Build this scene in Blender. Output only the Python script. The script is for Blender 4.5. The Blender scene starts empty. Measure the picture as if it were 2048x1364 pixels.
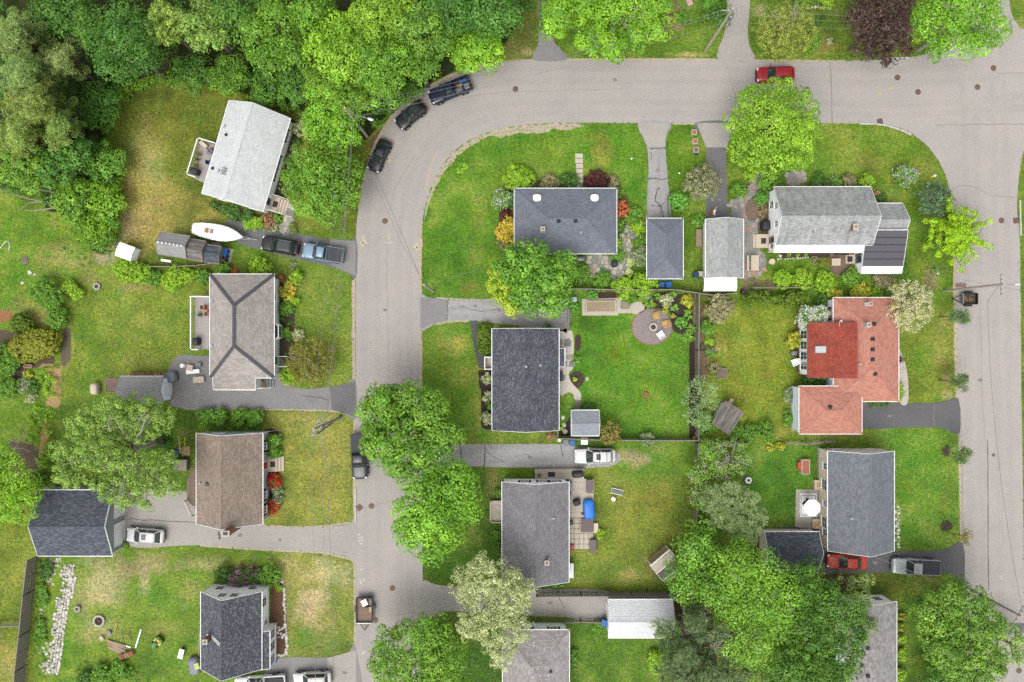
import bpy, math, random
import numpy as np
from mathutils import Vector, Matrix, geometry
# ------------------------------------------------------------------ camera, sky, sun, exposure
scene = bpy.context.scene
COL = scene.collection
CAM_Z, FPX = 90.0,1440.0          # drone height and focal length in photo pixels
cam_d = bpy.data.cameras.new('camera')
cam_d.sensor_width = 36.0
cam_d.lens = FPX / 2048 * 36
cam_d.clip_start = 1.0
cam_d.clip_end = 6000.0
cam = bpy.data.objects.new('camera', cam_d)
cam.location = (0,0, CAM_Z)
COL.objects.link(cam)
scene.camera = cam
SUN_EL, SUN_AZ = math.radians(62), math.radians(205)      # high sun behind thin cloud
world = bpy.data.worlds.new('World')
scene.world = world
world.use_nodes = True
wn, wl = world.node_tree.nodes, world.node_tree.links
wn.clear()
sky = wn.new('ShaderNodeTexSky')
sky.sky_type = 'NISHITA'
sky.sun_disc = False
sky.sun_elevation = SUN_EL
sky.sun_rotation = SUN_AZ
sky.dust_density = 4.0
sky.ozone_density = 0.6
hsv = wn.new('ShaderNodeHueSaturation')
hsv.inputs['Saturation'].default_value = 0.16        # clouded sky: nearly colourless light
bg = wn.new('ShaderNodeBackground')
bg.inputs['Strength'].default_value = 0.15
wo = wn.new('ShaderNodeOutputWorld')
wl.new(sky.outputs['Color'], hsv.inputs['Color'])
wl.new(hsv.outputs['Color'], bg.inputs['Color'])
wl.new(bg.outputs['Background'], wo.inputs['Surface'])
sun_d = bpy.data.lights.new('sun', 'SUN')
sun_d.energy = 0.7
sun_d.angle = math.radians(35)
sun_d.color = (1.0,0.96,0.9)
sun = bpy.data.objects.new('sun', sun_d)
sd = Vector((math.sin(SUN_AZ) * math.cos(SUN_EL), math.cos(SUN_AZ) * math.cos(SUN_EL), math.sin(SUN_EL)))
sun.rotation_euler = (-sd).to_track_quat('-Z', 'Y').to_euler()
sun.location = (0,0,60)
COL.objects.link(sun)
scene.view_settings.view_transform = 'Standard'
scene.view_settings.look = 'None'
scene.view_settings.gamma = 1.0
scene.view_settings.use_curve_mapping = False
scene.view_settings.exposure = 1.04
scene.cycles.max_bounces = 6
scene.cycles.use_denoising = False        # keep the fine grain of turf and leaves
scene.cycles.transparent_max_bounces = 4
# ------------------------------------------------------------------ helpers
random.seed(7)
RNG = np.random.default_rng(11)
R = math.radians
KEXP = 2.0                       # how much brighter the photo shows a surface than its own albedo
def S(r, g, b, k=KEXP):
 """photo colour (0-255) -> albedo"""
 def f(c):
  c /= 255.0
  return c / 12.92 if c <= 0.04045 else ((c + 0.055) / 1.055) ** 2.4
 return tuple(min(0.86, f(c) / k) for c in (r, g, b))
def W(px, py, z=0.0):
 """survey: photo pixel seen at height z -> place in metres"""
 k = (CAM_Z - z) / FPX
 return ((px - 1024) * k,(682 - py) * k, z)
def W2(pts, z=0.0):
 return [W(p[0], p[1], z)[:2] for p in pts]
def link(o, parent=None):
 COL.objects.link(o)
 if parent is not None:
  o.parent = parent
 return o
def tag(o, label=None, cat=None, group=None, kind=None):
 if label: o['label'] = label
 if cat: o['category'] = cat
 if group: o['group'] = group
 if kind: o['kind'] = kind
 return o
def thing(name, label, cat, loc=(0,0,0), rz=0.0, group=None):
 o = bpy.data.objects.new(name, None)
 o.empty_display_size = 0.3
 o.location = loc
 o.rotation_euler = (0,0, rz)
 COL.objects.link(o)
 return tag(o, label, cat, group)
class MB:
 """collects shapes for ONE mesh"""
 def __init__(s):
  s.v, s.f, s.uv = [],[], None
 def add(s, vs, fs):
  n = len(s.v)
  s.v.extend([tuple(p) for p in vs])
  s.f.extend([tuple(i + n for i in f) for f in fs])
  return s
 def box(s, x0, y0, z0, x1, y1, z1):
  return s.add([(x0, y0, z0),(x1, y0, z0),(x1, y1, z0),(x0, y1, z0),(x0, y0, z1),(x1, y0, z1),(x1, y1, z1),(x0, y1, z1)],
[(0,3,2,1),(4,5,6,7),(0,1,5,4),(1,2,6,5),(2,3,7,6),(3,0,4,7)])
 def cbox(s, cx, cy, z0, lx, ly, h, c=0.0):
  """box by centre with chamfered vertical corners and top edge"""
  if c <= 0:
   return s.box(cx - lx / 2, cy - ly / 2, z0, cx + lx / 2, cy + ly / 2, z0 + h)
  def ring(a, z):
   x, y = lx / 2 - a, ly / 2 - a
   return [(cx - x + c, cy - y, z),(cx + x - c, cy - y, z),(cx + x, cy - y + c, z),(cx + x, cy + y - c, z),
(cx + x - c, cy + y, z),(cx - x + c, cy + y, z),(cx - x, cy + y - c, z),(cx - x, cy - y + c, z)]
  return s.loft([ring(0, z0), ring(0, z0 + h - c * .7), ring(c * .5, z0 + h)])
 def loft(s, rings, cap=True, closed=True):
  n = len(rings[0])
  vs = [p for r in rings for p in r]
  fs = []
  for i in range(len(rings) - 1):
   for j in range(n if closed else n - 1):
    a, b = i * n + j, i * n + (j + 1) % n
    fs.append((a, b, b + n, a + n))
  if cap:
   fs.append(tuple(range(n - 1,-1,-1)))
   fs.append(tuple((len(rings) - 1) * n + j for j in range(n)))
  return s.add(vs, fs)
 def prism(s, poly, z0, z1):
  n = len(poly)
  if area2(poly) < 0:
   poly = poly[::-1]
  return s.loft([[(p[0], p[1], z0) for p in poly],[(p[0], p[1], z1) for p in poly]])
 def bar(s, p, q, w, h=None):
  """square bar from p to q"""
  p, q = Vector(p), Vector(q)
  h = h or w
  d = (q - p).normalized()
  side = d.cross(Vector((0,0,1)))
  if side.length < 1e-4: side = Vector((1,0,0))
  side.normalize()
  up = side.cross(d)
  o = [(-w / 2,-h / 2),(w / 2,-h / 2),(w / 2, h / 2),(-w / 2, h / 2)]
  return s.loft([[p + side * a + up * b for a, b in o],[q + side * a + up * b for a, b in o]])
 def tube(s, pts, rad, n=7, cap=True):
  pts = [Vector(p) for p in pts]
  if not hasattr(rad, '__len__'): rad = [rad] * len(pts)
  rings = []
  for i, p in enumerate(pts):
   d = (pts[min(i + 1, len(pts) - 1)] - pts[max(i - 1,0)]).normalized()
   a = d.cross(Vector((0.13,0.21,1)))
   if a.length < 1e-3: a = Vector((1,0,0))
   a.normalize()
   b = d.cross(a)
   rings.append([p + (a * math.cos(t) + b * math.sin(t)) * rad[i] for t in [2 * math.pi * k / n for k in range(n)]])
  return s.loft(rings, cap)
 def lathe(s, prof, cx=0, cy=0, n=16, cap=True):
  rings = [[(cx + r * math.cos(2 * math.pi * k / n), cy + r * math.sin(2 * math.pi * k / n), z) for k in range(n)] for r, z in prof]
  return s.loft(rings, cap)
 def xf(s, M):
  s.v = [tuple(M @ Vector(p)) for p in s.v]
  return s
 def build(s, name, mat, parent=None, loc=(0,0,0), rz=0.0, smooth=False):
  me = bpy.data.meshes.new(name)
  me.from_pydata(s.v,[], s.f)
  if s.uv is not None:
   uvl = me.uv_layers.new(name='UVMap')
   flat = [c for f in s.uv for p in f for c in p]
   uvl.data.foreach_set('uv', flat)
  if smooth:
   me.polygons.foreach_set('use_smooth',[True] * len(me.polygons))
  me.materials.append(mat)
  me.update()
  o = bpy.data.objects.new(name, me)
  o.location = loc
  o.rotation_euler = (0,0, rz)
  return link(o, parent)
def area2(p):
 return sum(p[i][0] * p[(i + 1) % len(p)][1] - p[(i + 1) % len(p)][0] * p[i][1] for i in range(len(p)))
def inpoly(X, Y, poly):
 ins = np.zeros(np.shape(X), bool)
 n = len(poly)
 for i in range(n):
  x0, y0 = poly[i][:2]
  x1, y1 = poly[(i + 1) % n][:2]
  if y0 == y1: continue
  c = ((y0 > Y) != (y1 > Y)) & (X < (x1 - x0) * (Y - y0) / (y1 - y0) + x0)
  ins ^= c
 return ins
def smooth_loop(pts, sub=6, closed=True, corner=()):
 """Catmull-Rom through pts"""
 out, n = [], len(pts)
 for i in range(n if closed else n - 1):
  p = [pts[(i + k) % n] if closed else pts[min(max(i + k,0), n - 1)] for k in (-1,0,1,2)]
  for j in range(sub):
   t = j / sub
   out.append(tuple(0.5 * (2 * p[1][a] + (p[2][a] - p[0][a]) * t + (2 * p[0][a] - 5 * p[1][a] + 4 * p[2][a] - p[3][a]) * t * t
+ (3 * p[1][a] - p[0][a] - 3 * p[2][a] + p[3][a]) * t ** 3) for a in (0,1)))
 if not closed: out.append(tuple(pts[-1][:2]))
 return out
def dense(poly, step=0.5, jit=0.0):
 out, n = [], len(poly)
 for i in range(n):
  a, b = poly[i], poly[(i + 1) % n]
  m = max(1, int(math.dist(a, b) / step))
  for j in range(m):
   t = j / m
   x, y = a[0] + (b[0] - a[0]) * t, a[1] + (b[1] - a[1]) * t
   out.append((x + random.uniform(-jit, jit), y + random.uniform(-jit, jit)))
 return out
def sheet(name, poly, z, mat, parent=None, kind='structure', label=None, thick=0.0):
 """flat surface with outline poly (metres)"""
 if area2(poly) < 0: poly = poly[::-1]
 tri = geometry.tessellate_polygon([[Vector((p[0], p[1],0)) for p in poly]])
 n = len(poly)
 vs = [(p[0], p[1], z) for p in poly]
 fs = []
 for t in tri:
  a, b, c = (vs[i] for i in t)
  fs.append(tuple(t) if (b[0] - a[0]) * (c[1] - a[1]) - (c[0] - a[0]) * (b[1] - a[1]) > 0 else tuple(t[::-1]))
 mb = MB()
 mb.add(vs, fs)
 if thick:
  mb.add([(p[0], p[1], z - thick) for p in poly] + vs,[(i,(i + 1) % n, n + (i + 1) % n, n + i) for i in range(n)])
 o = mb.build(name, mat, parent)
 if parent is None and kind: o['kind'] = kind
 if label: o['label'] = label
 return o
def strip(name, pts, w, z, mat, parent):
 """narrow flat line along pts (metres)"""
 mb = MB()
 L, Rr = [],[]
 for i, p in enumerate(pts):
  a, b = pts[max(i - 1,0)], pts[min(i + 1, len(pts) - 1)]
  d = Vector((b[0] - a[0], b[1] - a[1])).normalized()
  ww = w * random.uniform(.65,1.25) / 2
  L.append((p[0] - d.y * ww, p[1] + d.x * ww, z)); Rr.append((p[0] + d.y * ww, p[1] - d.x * ww, z))
 n = len(pts)
 mb.add(L + Rr,[(i + 1, i, n + i, n + i + 1)[::-1] for i in range(n - 1)])
 return mb.build(name, mat, parent)
# ------------------------------------------------------------------ materials
class NT:
 def __init__(s, name):
  s.m = bpy.data.materials.new(name)
  s.m.use_nodes = True
  s.n, s.l = s.m.node_tree.nodes, s.m.node_tree.links
  s.b = s.n['Principled BSDF']
  s.out = s.n['Material Output']
 def new(s, t, **k):
  n = s.n.new(t)
  for a, v in k.items(): setattr(n, a, v)
  return n
 def put(s, sock, v):
  if hasattr(v, 'is_output'): s.l.new(v, sock)
  elif v is not None:
   if hasattr(v, '__len__') and len(v) == 3 and len(sock.default_value) == 4: v = (*v,1)
   sock.default_value = v
 def coord(s, which='Object'):
  return s.new('ShaderNodeTexCoord').outputs[which]
 def noise(s, vec, scale, detail=3, rough=.55):
  n = s.new('ShaderNodeTexNoise')
  s.put(n.inputs['Vector'], vec); n.inputs['Scale'].default_value = scale
  n.inputs['Detail'].default_value = detail; n.inputs['Roughness'].default_value = rough
  return n.outputs['Fac']
 def mix(s, fac, a, b, mode='MIX'):
  n = s.new('ShaderNodeMix', data_type='RGBA', blend_type=mode)
  s.put(n.inputs[0], fac); s.put(n.inputs[6], a); s.put(n.inputs[7], b)
  return n.outputs[2]
 def ramp(s, fac, stops, interp='LINEAR'):
  n = s.new('ShaderNodeValToRGB')
  cr = n.color_ramp
  cr.interpolation = interp
  while len(cr.elements) < len(stops): cr.elements.new(0.5)
  for e,(p, c) in zip(cr.elements, stops):
   e.position = p
   e.color = (*c,1) if hasattr(c, '__len__') else (c, c, c,1)
  s.put(n.inputs['Fac'], fac)
  return n.outputs['Color']
 def math(s, op, a, b=None):
  n = s.new('ShaderNodeMath', operation=op)
  s.put(n.inputs[0], a)
  if b is not None: s.put(n.inputs[1], b)
  return n.outputs[0]
 def bump(s, h, strength=.3, dist=.02):
  n = s.new('ShaderNodeBump')
  s.put(n.inputs['Height'], h); n.inputs['Strength'].default_value = strength; n.inputs['Distance'].default_value = dist
  s.l.new(n.outputs['Normal'], s.b.inputs['Normal'])
 def fin(s, col=None, rough=.8, metal=0, spec=.3, coat=0):
  s.put(s.b.inputs['Base Color'], col)
  s.put(s.b.inputs['Roughness'], rough)
  s.b.inputs['Metallic'].default_value = metal
  s.b.inputs['Specular IOR Level'].default_value = spec
  if coat:
   s.b.inputs['Coat Weight'].default_value = coat
   s.b.inputs['Coat Roughness'].default_value = .05
  return s.m
def sc3(c, k): return tuple(min(.95, x * k) for x in c)
def simple(name, c, var=.15, scale=6, rough=.75, metal=0, spec=.3, bump=.0, coat=0, streak=None):
 t = NT(name)
 v = t.coord()
 if streak:
  mp = t.new('ShaderNodeMapping'); t.l.new(v, mp.inputs[0]); mp.inputs['Scale'].default_value = streak; v = mp.outputs[0]
 n1 = t.noise(v, scale,5)
 n2 = t.noise(v, scale * .17,3)
 col = t.ramp(t.math('ADD', t.math('MULTIPLY', n1,.55), t.math('MULTIPLY', n2,.45)),[(.28, sc3(c,1 - var)),(.72, sc3(c,1 + var))])
 if bump: t.bump(n1, bump)
 return t.fin(col, rough, metal, spec, coat)
def asphalt(name, c, patch=.12, streak=(1,1,1), grain=.35):
 t = NT(name)
 v = t.coord()
 mp = t.new('ShaderNodeMapping'); t.l.new(v, mp.inputs[0]); mp.inputs['Scale'].default_value = streak
 big = t.noise(mp.outputs[0],.22,4,.6)
 mid = t.noise(v,1.6,5,.7)
 fine = t.noise(v,4.2,3,.85)
 vo = t.new('ShaderNodeTexVoronoi'); t.put(vo.inputs['Vector'], v); vo.inputs['Scale'].default_value = 16
 f = t.math('ADD', t.math('MULTIPLY', big,.5), t.math('ADD', t.math('MULTIPLY', mid,.25), t.math('MULTIPLY', fine,.25)))
 col = t.ramp(f,[(.3, sc3((c[0] * .96, c[1] * .98, c[2]),1 - patch)),(.5, c),(.7, sc3((c[0] * 1.03, c[1], c[2] * .95),1 + patch))])
 col = t.mix(grain, col, t.ramp(fine,[(.35,.7),(.65,1.28)]), 'MULTIPLY')
 col = t.mix(t.math('MULTIPLY', grain,.6), col, t.ramp(t.math('FRACT', t.math('MULTIPLY', vo.outputs['Color'],1.0)),[(0,.8),(1,1.15)]), 'MULTIPLY')
 t.bump(fine,.35,.01)
 return t.fin(col,.93,0,.2)
def shingle(name, cols, bw=.36, rh=.16, weather=.16, line=.72, streaks=.14):
 """asphalt roof shingles: every tab takes one of cols; uv in metres"""
 t = NT(name)
 cols = [sc3(c,1.1) for c in cols]
 uv = t.coord('UV')
 sp = t.new('ShaderNodeSeparateXYZ'); t.l.new(uv, sp.inputs[0])
 row = t.math('FLOOR', t.math('DIVIDE', sp.outputs[1], rh))
 wn1 = t.new('ShaderNodeTexWhiteNoise', noise_dimensions='1D'); t.l.new(row, wn1.inputs['W'])
 ucell = t.math('ADD', t.math('DIVIDE', sp.outputs[0], bw), t.math('MULTIPLY', wn1.outputs['Value'],7.0))
 cell = t.math('FLOOR', ucell)
 cb = t.new('ShaderNodeCombineXYZ'); t.l.new(cell, cb.inputs[0]); t.l.new(row, cb.inputs[1])
 wn2 = t.new('ShaderNodeTexWhiteNoise', noise_dimensions='2D'); t.l.new(cb.outputs[0], wn2.inputs['Vector'])
 n = len(cols)
 col = t.ramp(wn2.outputs['Value'],[(i / n, c) for i, c in enumerate(cols)], 'CONSTANT')
 # slot between tabs
 fu = t.math('FRACT', ucell)
 slot = t.math('LESS_THAN', fu,.06)
 col = t.mix(slot, col, sc3(cols[0], line))
 fv = t.math('FRACT', t.math('DIVIDE', sp.outputs[1], rh))
 col = t.mix(t.math('LESS_THAN', fv,.14), col, sc3(cols[0], line))
 ob = t.coord('Object')
 if streaks:
  mp = t.new('ShaderNodeMapping'); t.l.new(uv, mp.inputs[0]); mp.inputs['Scale'].default_value = (1.1,.22,1)
  st = t.noise(mp.outputs[0],1.2,5,.7)
  col = t.mix(streaks, col, t.ramp(st,[(.42,1.12),(.62,.55)]), 'MULTIPLY')
 big = t.noise(ob,.45,4,.6)
 fine = t.noise(ob,5,2,.8)
 col = t.mix(1, col, t.ramp(big,[(.3,1 - weather),(.7,1 + weather)]), 'MULTIPLY')
 col = t.mix(.5, col, t.ramp(fine,[(.3,.75),(.7,1.25)]), 'MULTIPLY')
 t.bump(fine,.3,.008)
 return t.fin(col,.9,0,.2)
def siding(name, c, pitch=.13):
 t = NT(name)
 v = t.coord()
 sp = t.new('ShaderNodeSeparateXYZ'); t.l.new(v, sp.inputs[0])
 f = t.math('FRACT', t.math('DIVIDE', sp.outputs[2], pitch))
 col = t.mix(t.noise(v,1.3,4), sc3(c,.93), sc3(c,1.05))
 t.bump(f,.2,.02)
 return t.fin(col,.6,0,.35)
def planks(name, c, w=.14, axis=0, var=.2):
 """weathered boards: each board its own tone"""
 t = NT(name)
 v = t.coord()
 sp = t.new('ShaderNodeSeparateXYZ'); t.l.new(v, sp.inputs[0])
 q = t.math('DIVIDE', sp.outputs[axis], w)
 wn_ = t.new('ShaderNodeTexWhiteNoise', noise_dimensions='1D'); t.l.new(t.math('FLOOR', q), wn_.inputs['W'])
 mp = t.new('ShaderNodeMapping'); t.l.new(v, mp.inputs[0])
 mp.inputs['Scale'].default_value = (14,1,14) if axis == 0 else (1,14,14)
 g = t.noise(mp.outputs[0],1.5,4)
 col = t.ramp(t.math('ADD', t.math('MULTIPLY', wn_.outputs['Value'],.6), t.math('MULTIPLY', g,.4)),[(.1, sc3(c,1 - var)),(.9, sc3(c,1 + var))])
 return t.fin(col,.8,0,.2)
def brick(name, c1, c2, mortar):
 t = NT(name)
 b = t.new('ShaderNodeTexBrick')
 v = t.coord()
 sp = t.new('ShaderNodeSeparateXYZ'); t.l.new(v, sp.inputs[0])
 cb = t.new('ShaderNodeCombineXYZ'); t.l.new(t.math('ADD', sp.outputs[0], sp.outputs[1]), cb.inputs[0]); t.l.new(sp.outputs[2], cb.inputs[1])
 t.l.new(cb.outputs[0], b.inputs['Vector'])
 b.inputs['Color1'].default_value = (*c1,1); b.inputs['Color2'].default_value = (*c2,1); b.inputs['Mortar'].default_value = (*mortar,1)
 b.inputs['Scale'].default_value = 1; b.inputs['Brick Width'].default_value = .21; b.inputs['Row Height'].default_value = .075; b.inputs['Mortar Size'].default_value = .01
 return t.fin(b.outputs['Color'],.85,0,.2)
def glass(name, c=(.02,.028,.03), rough=.06):
 t = NT(name)
 return t.fin(c, rough,0,.6)
def paint(name, c, metal=.0, rough=.36):
 t = NT(name)
 v = t.coord()
 col = t.mix(t.noise(v,3,3), sc3(c,.92), sc3(c,1.06))
 return t.fin(col, rough, metal,.32, coat=.22)
def leafmat(name, trans=.28, rough=.5):
 t = NT(name)
 a = t.new('ShaderNodeAttribute', attribute_name='lc')
 t.fin(a.outputs['Color'], rough,0,.35)
 tr = t.new('ShaderNodeBsdfTranslucent')
 t.l.new(t.mix(1, a.outputs['Color'],(1.15,1.1,.6), 'MULTIPLY'), tr.inputs['Color'])
 ms = t.new('ShaderNodeMixShader')
 ms.inputs[0].default_value = trans
 t.l.new(t.b.outputs[0], ms.inputs[1]); t.l.new(tr.outputs[0], ms.inputs[2])
 t.l.new(ms.outputs[0], t.out.inputs['Surface'])
 return t.m
M = {}
M['leaf'] = leafmat('foliage')
M['petal'] = leafmat('petals',.25,.6)
M['bark'] = simple('bark', S(118,105,92),.35,8,.95, bump=.6, streak=(3,3,.6))
M['bark_pale'] = simple('bark_pale', S(178,172,160),.25,8,.9, bump=.4, streak=(3,3,.6))
M['deadwood'] = simple('dead_wood', S(172,165,150),.2,8,.9)
M['road_wear'] = asphalt('road_wheel_track', S(186,179,173),.1,(1,1,1),.26)
M['road'] = asphalt('road_asphalt', S(189,182,176),.1,(1,1,1),.24)
M['drive_dark'] = asphalt('sealed_asphalt', S(98,98,102),.22,(1,1,1),.35)
M['drive_grey'] = asphalt('grey_asphalt', S(156,153,152),.16,(1,1,1),.3)
M['drive_pale'] = asphalt('pale_asphalt', S(186,180,173),.12,(1,1,1),.3)
M['drive_worn'] = asphalt('worn_asphalt', S(180,177,175),.3,(.5,5,1),.4)
M['drive_worn_y'] = asphalt('worn_asphalt_along', S(176,173,172),.3,(5,.5,1),.4)
M['drive_mid'] = asphalt('mid_asphalt', S(128,127,128),.18,(1,1,1),.35)
M['drive_black'] = asphalt('fresh_asphalt', S(114,113,115),.14,(1,1,1),.3)
M['concrete'] = simple('concrete', S(208,198,184),.1,5,.9, bump=.2)
M['granite'] = simple('granite', S(215,212,208),.18,20,.8, bump=.2)
M['gravel'] = asphalt('gravel', S(158,148,146),.12,(1,1,1),.8)
M['tar'] = simple('tar_crack', S(106,101,96),.3,9,.8)
M['crack_soft'] = simple('old_crack', S(160,153,145),.2,9,.9)
M['seam'] = simple('joint', S(150,138,118),.25,5,.95)
M['mark'] = simple('survey_paint', S(226,210,168),.1,14,.8)
M['mark_w'] = simple('survey_paint_white', S(226,224,218),.08,14,.8)
M['sandy'] = simple('sandy_verge', S(200,186,160),.16,3,.95, bump=.4)
M['iron'] = simple('cast_iron', S(128,106,92),.3,18,.7,.3)
M['mulch'] = simple('bark_mulch', S(84,70,64),.4,9,.97, bump=.6)
M['soil_pale'] = simple('dry_soil', S(172,156,126),.25,6,.97, bump=.5)
M['soil'] = simple('soil', S(138,118,102),.3,8,.97, bump=.5)
M['white'] = simple('white_trim',(.6,.6,.585),.16,4,.5)
M['white_wall'] = siding('white_clapboard',(.8,.805,.815))
M['cream_wall'] = siding('cream_clapboard',(.66,.63,.56))
M['tan_wall'] = siding('tan_clapboard',(.6,.51,.41))
M['blue_wall'] = siding('pale_blue_clapboard',(.6,.68,.76))
M['grey_wall'] = siding('grey_clapboard',(.55,.58,.62))
M['slate_wall'] = siding('slate_clapboard',(.26,.31,.33))
M['dkgrey_wall'] = siding('dark_grey_clapboard',(.2,.215,.225))
M['pale_green_wall'] = siding('pale_green_clapboard',(.6,.7,.64))
M['glass'] = glass('window_glass',(.03,.04,.045),.12)
M['carglass'] = glass('car_glass',(.022,.03,.03),.05)
M['brick'] = brick('red_brick', S(170,98,70), S(140,78,58), S(190,176,160))
M['clay'] = simple('clay_flue', S(196,150,120),.12,8,.85)
M['black_metal'] = simple('black_metal',(.02,.02,.022),.2,6,.45,.3)
M['black_cloth'] = simple('black_cover',(.022,.022,.025),.3,5,.6, bump=.3)
M['grey_metal'] = simple('grey_metal', S(150,150,152),.12,6,.45,.5)
M['galv'] = simple('galvanised', S(190,192,194),.1,8,.4,.5)
M['rubber'] = simple('rubber',(.018,.018,.018),.2,9,.85)
M['wood'] = simple('raw_wood', S(190,160,122),.16,6,.8, streak=(1,8,8))
M['wood_grey'] = simple('weathered_wood', S(160,150,138),.25,6,.85, bump=.3, streak=(6,6,1))
M['wood_fence'] = simple('fence_wood', S(150,142,132),.3,4,.9, bump=.3, streak=(6,6,1))
M['wood_pole'] = simple('pole_wood', S(198,188,174),.2,6,.9, streak=(6,6,1))
M['deck_pale'] = planks('pale_deck', S(214,202,186),.14,1,.12)
M['deck_pale_x'] = planks('pale_deck_across', S(206,196,184),.14,0,.12)
M['deck_grey'] = planks('grey_deck', S(192,184,180),.14,0,.08)
M['deck_brown'] = planks('brown_deck', S(150,128,112),.14,0,.14)
M['blue_plastic'] = simple('blue_plastic', S(40,110,190),.12,6,.4)
M['navy_plastic'] = simple('navy_plastic', S(40,70,120),.15,6,.4)
M['tarp_blue'] = simple('blue_tarp', S(44,130,226),.2,4,.4, bump=.5)
M['cream_plastic'] = simple('cream_plastic', S(226,208,184),.08,6,.6)
M['white_plastic'] = simple('white_plastic',(.66,.66,.65),.04,6,.4)
M['grey_plastic'] = simple('grey_plastic', S(138,142,150),.12,6,.5)
M['brown_plastic'] = simple('brown_plastic', S(122,106,104),.1,6,.6)
M['yellow'] = simple('yellow_plastic', S(240,215,40),.08,6,.4)
M['green_paint'] = simple('green_paint', S(60,150,50),.1,6,.4)
M['lime_canvas'] = simple('lime_canvas', S(205,220,130),.08,6,.7)
M['tan_cushion'] = simple('honey_wood', S(214,172,104),.12,6,.6)
M['red_paint'] = simple('red_paint', S(190,60,50),.12,6,.45)
M['orange'] = simple('orange_clay', S(206,92,52),.12,6,.6)
M['pink'] = simple('pink_plastic', S(226,180,176),.1,6,.5)
M['stone_pale'] = simple('pale_stone', S(218,206,190),.16,5,.9, bump=.3)
M['terracotta'] = simple('terracotta', S(180,120,90),.15,8,.8)
M['lamp'] = simple('lamp_head', S(235,236,238),.04,6,.4)
M['wire'] = simple('cable', S(150,150,148),.1,5,.6)
M['wire_dark'] = simple('dark_cable', S(70,70,72),.1,5,.6)
for i, c in enumerate([(178,172,162),(196,188,174),(160,156,152),(188,170,156),(150,158,150),(206,200,190)]):
 M['flag%d' % i] = simple('flagstone_%d' % i, S(*c),.12,4,.85, bump=.25)
for i, c in enumerate([(168,160,152),(186,174,162),(150,146,146),(190,152,132),(150,160,148),(178,172,160)]):
 M['slab%d' % i] = simple('patio_slab_%d' % i, S(*c),.12,4,.85, bump=.25)
for i, c in enumerate([(232,226,216),(214,206,194),(196,188,176),(240,236,228)]):
 M['rock%d' % i] = simple('rock_%d' % i, S(*c),.14,4,.9, bump=.4)
M['sh_pin'] = shingle('dark_slate_shingle',[S(80,84,94), S(96,99,108), S(88,91,99), S(120,122,129), S(84,88,97), S(112,115,123)],.22,.13)
M['sh_slate'] = shingle('blue_slate_shingle',[S(118,123,133), S(126,131,141), S(121,126,136), S(130,135,145)],.34,.2,.05,.8)
M['sh_greylt'] = shingle('light_grey_shingle',[S(168,170,170), S(180,182,180), S(160,164,164), S(186,186,180)],.34,.16,.1,.82)
M['sh_greystain'] = shingle('stained_grey_shingle',[S(166,168,168), S(178,179,177), S(158,161,161), S(182,182,177)],.34,.16,.12,.85,.45)
M['sh_white'] = shingle('white_shingle',[S(220,224,224), S(226,229,228), S(215,220,220), S(229,231,230)],.4,.16,.05,.93)
M['sh_hip'] = shingle('warm_grey_shingle',[S(170,162,157), S(180,172,166), S(165,158,153), S(185,177,170)],.36,.2,.09,.8)
M['sh_ridge_dk'] = simple('dark_ridge_cap', S(92,92,98),.15,8,.9, bump=.3)
M['sh_brown'] = shingle('brown_shingle',[S(154,138,125), S(166,149,135), S(148,132,121), S(170,154,141)],.3,.15,.08,.74)
M['sh_dark'] = shingle('charcoal_shingle',[S(86,92,102), S(98,103,112), S(80,86,97), S(112,116,124)],.33,.16,.1,.72)
M['sh_black'] = shingle('graphite_shingle',[S(84,86,96), S(98,100,108), S(90,93,102), S(132,134,140)],.2,.12,.1,.8)
M['sh_tan5'] = shingle('steel_grey_shingle',[S(122,127,135), S(131,136,143), S(118,123,132), S(136,140,146)],.32,.18,.05,.76)
M['sh_grey7'] = shingle('mid_grey_shingle',[S(133,132,135), S(142,140,143), S(128,127,130), S(148,146,148)],.32,.15,.08,.76)
M['sh_grey8'] = shingle('dusty_grey_shingle',[S(162,156,154), S(172,166,163), S(154,149,148), S(178,172,168)],.36,.18,.1,.85)
M['sh_pink'] = shingle('pink_clay_shingle',[S(192,130,112), S(201,141,122), S(187,125,108), S(198,147,131)],.34,.15,.07,.9,.12)
M['sh_red'] = shingle('red_shingle',[S(162,76,62), S(170,84,68), S(156,72,59), S(166,92,77)],.3,.17,.14,.78,.3)
M['sh_blueshed'] = shingle('pale_blue_shingle',[S(150,156,164), S(158,164,171), S(146,152,160), S(162,167,174)],.36,.16,.06,.88)
M['sh_shed'] = shingle('shed_shingle',[S(158,157,156), S(165,164,163), S(154,153,153), S(169,168,166)],.34,.16,.08,.93)
M['sh_old'] = shingle('old_board_roof',[S(128,122,116), S(142,136,130), S(116,111,106), S(152,146,140)],.9,.18,.1,.7)
M['sh_garlt'] = shingle('pale_garage_shingle',[S(226,228,230), S(231,233,234), S(222,225,227), S(233,234,234)],.36,.16,.06,.97,.04)
M['red_trim'] = simple('red_trim', S(160,78,64),.1,6,.7)
M['oil'] = simple('oil_stain', S(146,141,137),.2,4,.85)
M['roof_metal'] = simple('dark_metal_roof', S(104,102,110),.08,3,.5,.3)
M['sh_tailgrey'] = shingle('weathered_grey_shingle',[S(158,154,152), S(170,166,163), S(150,146,145), S(178,174,171)],.34,.16,.1,.8,.3)
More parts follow.
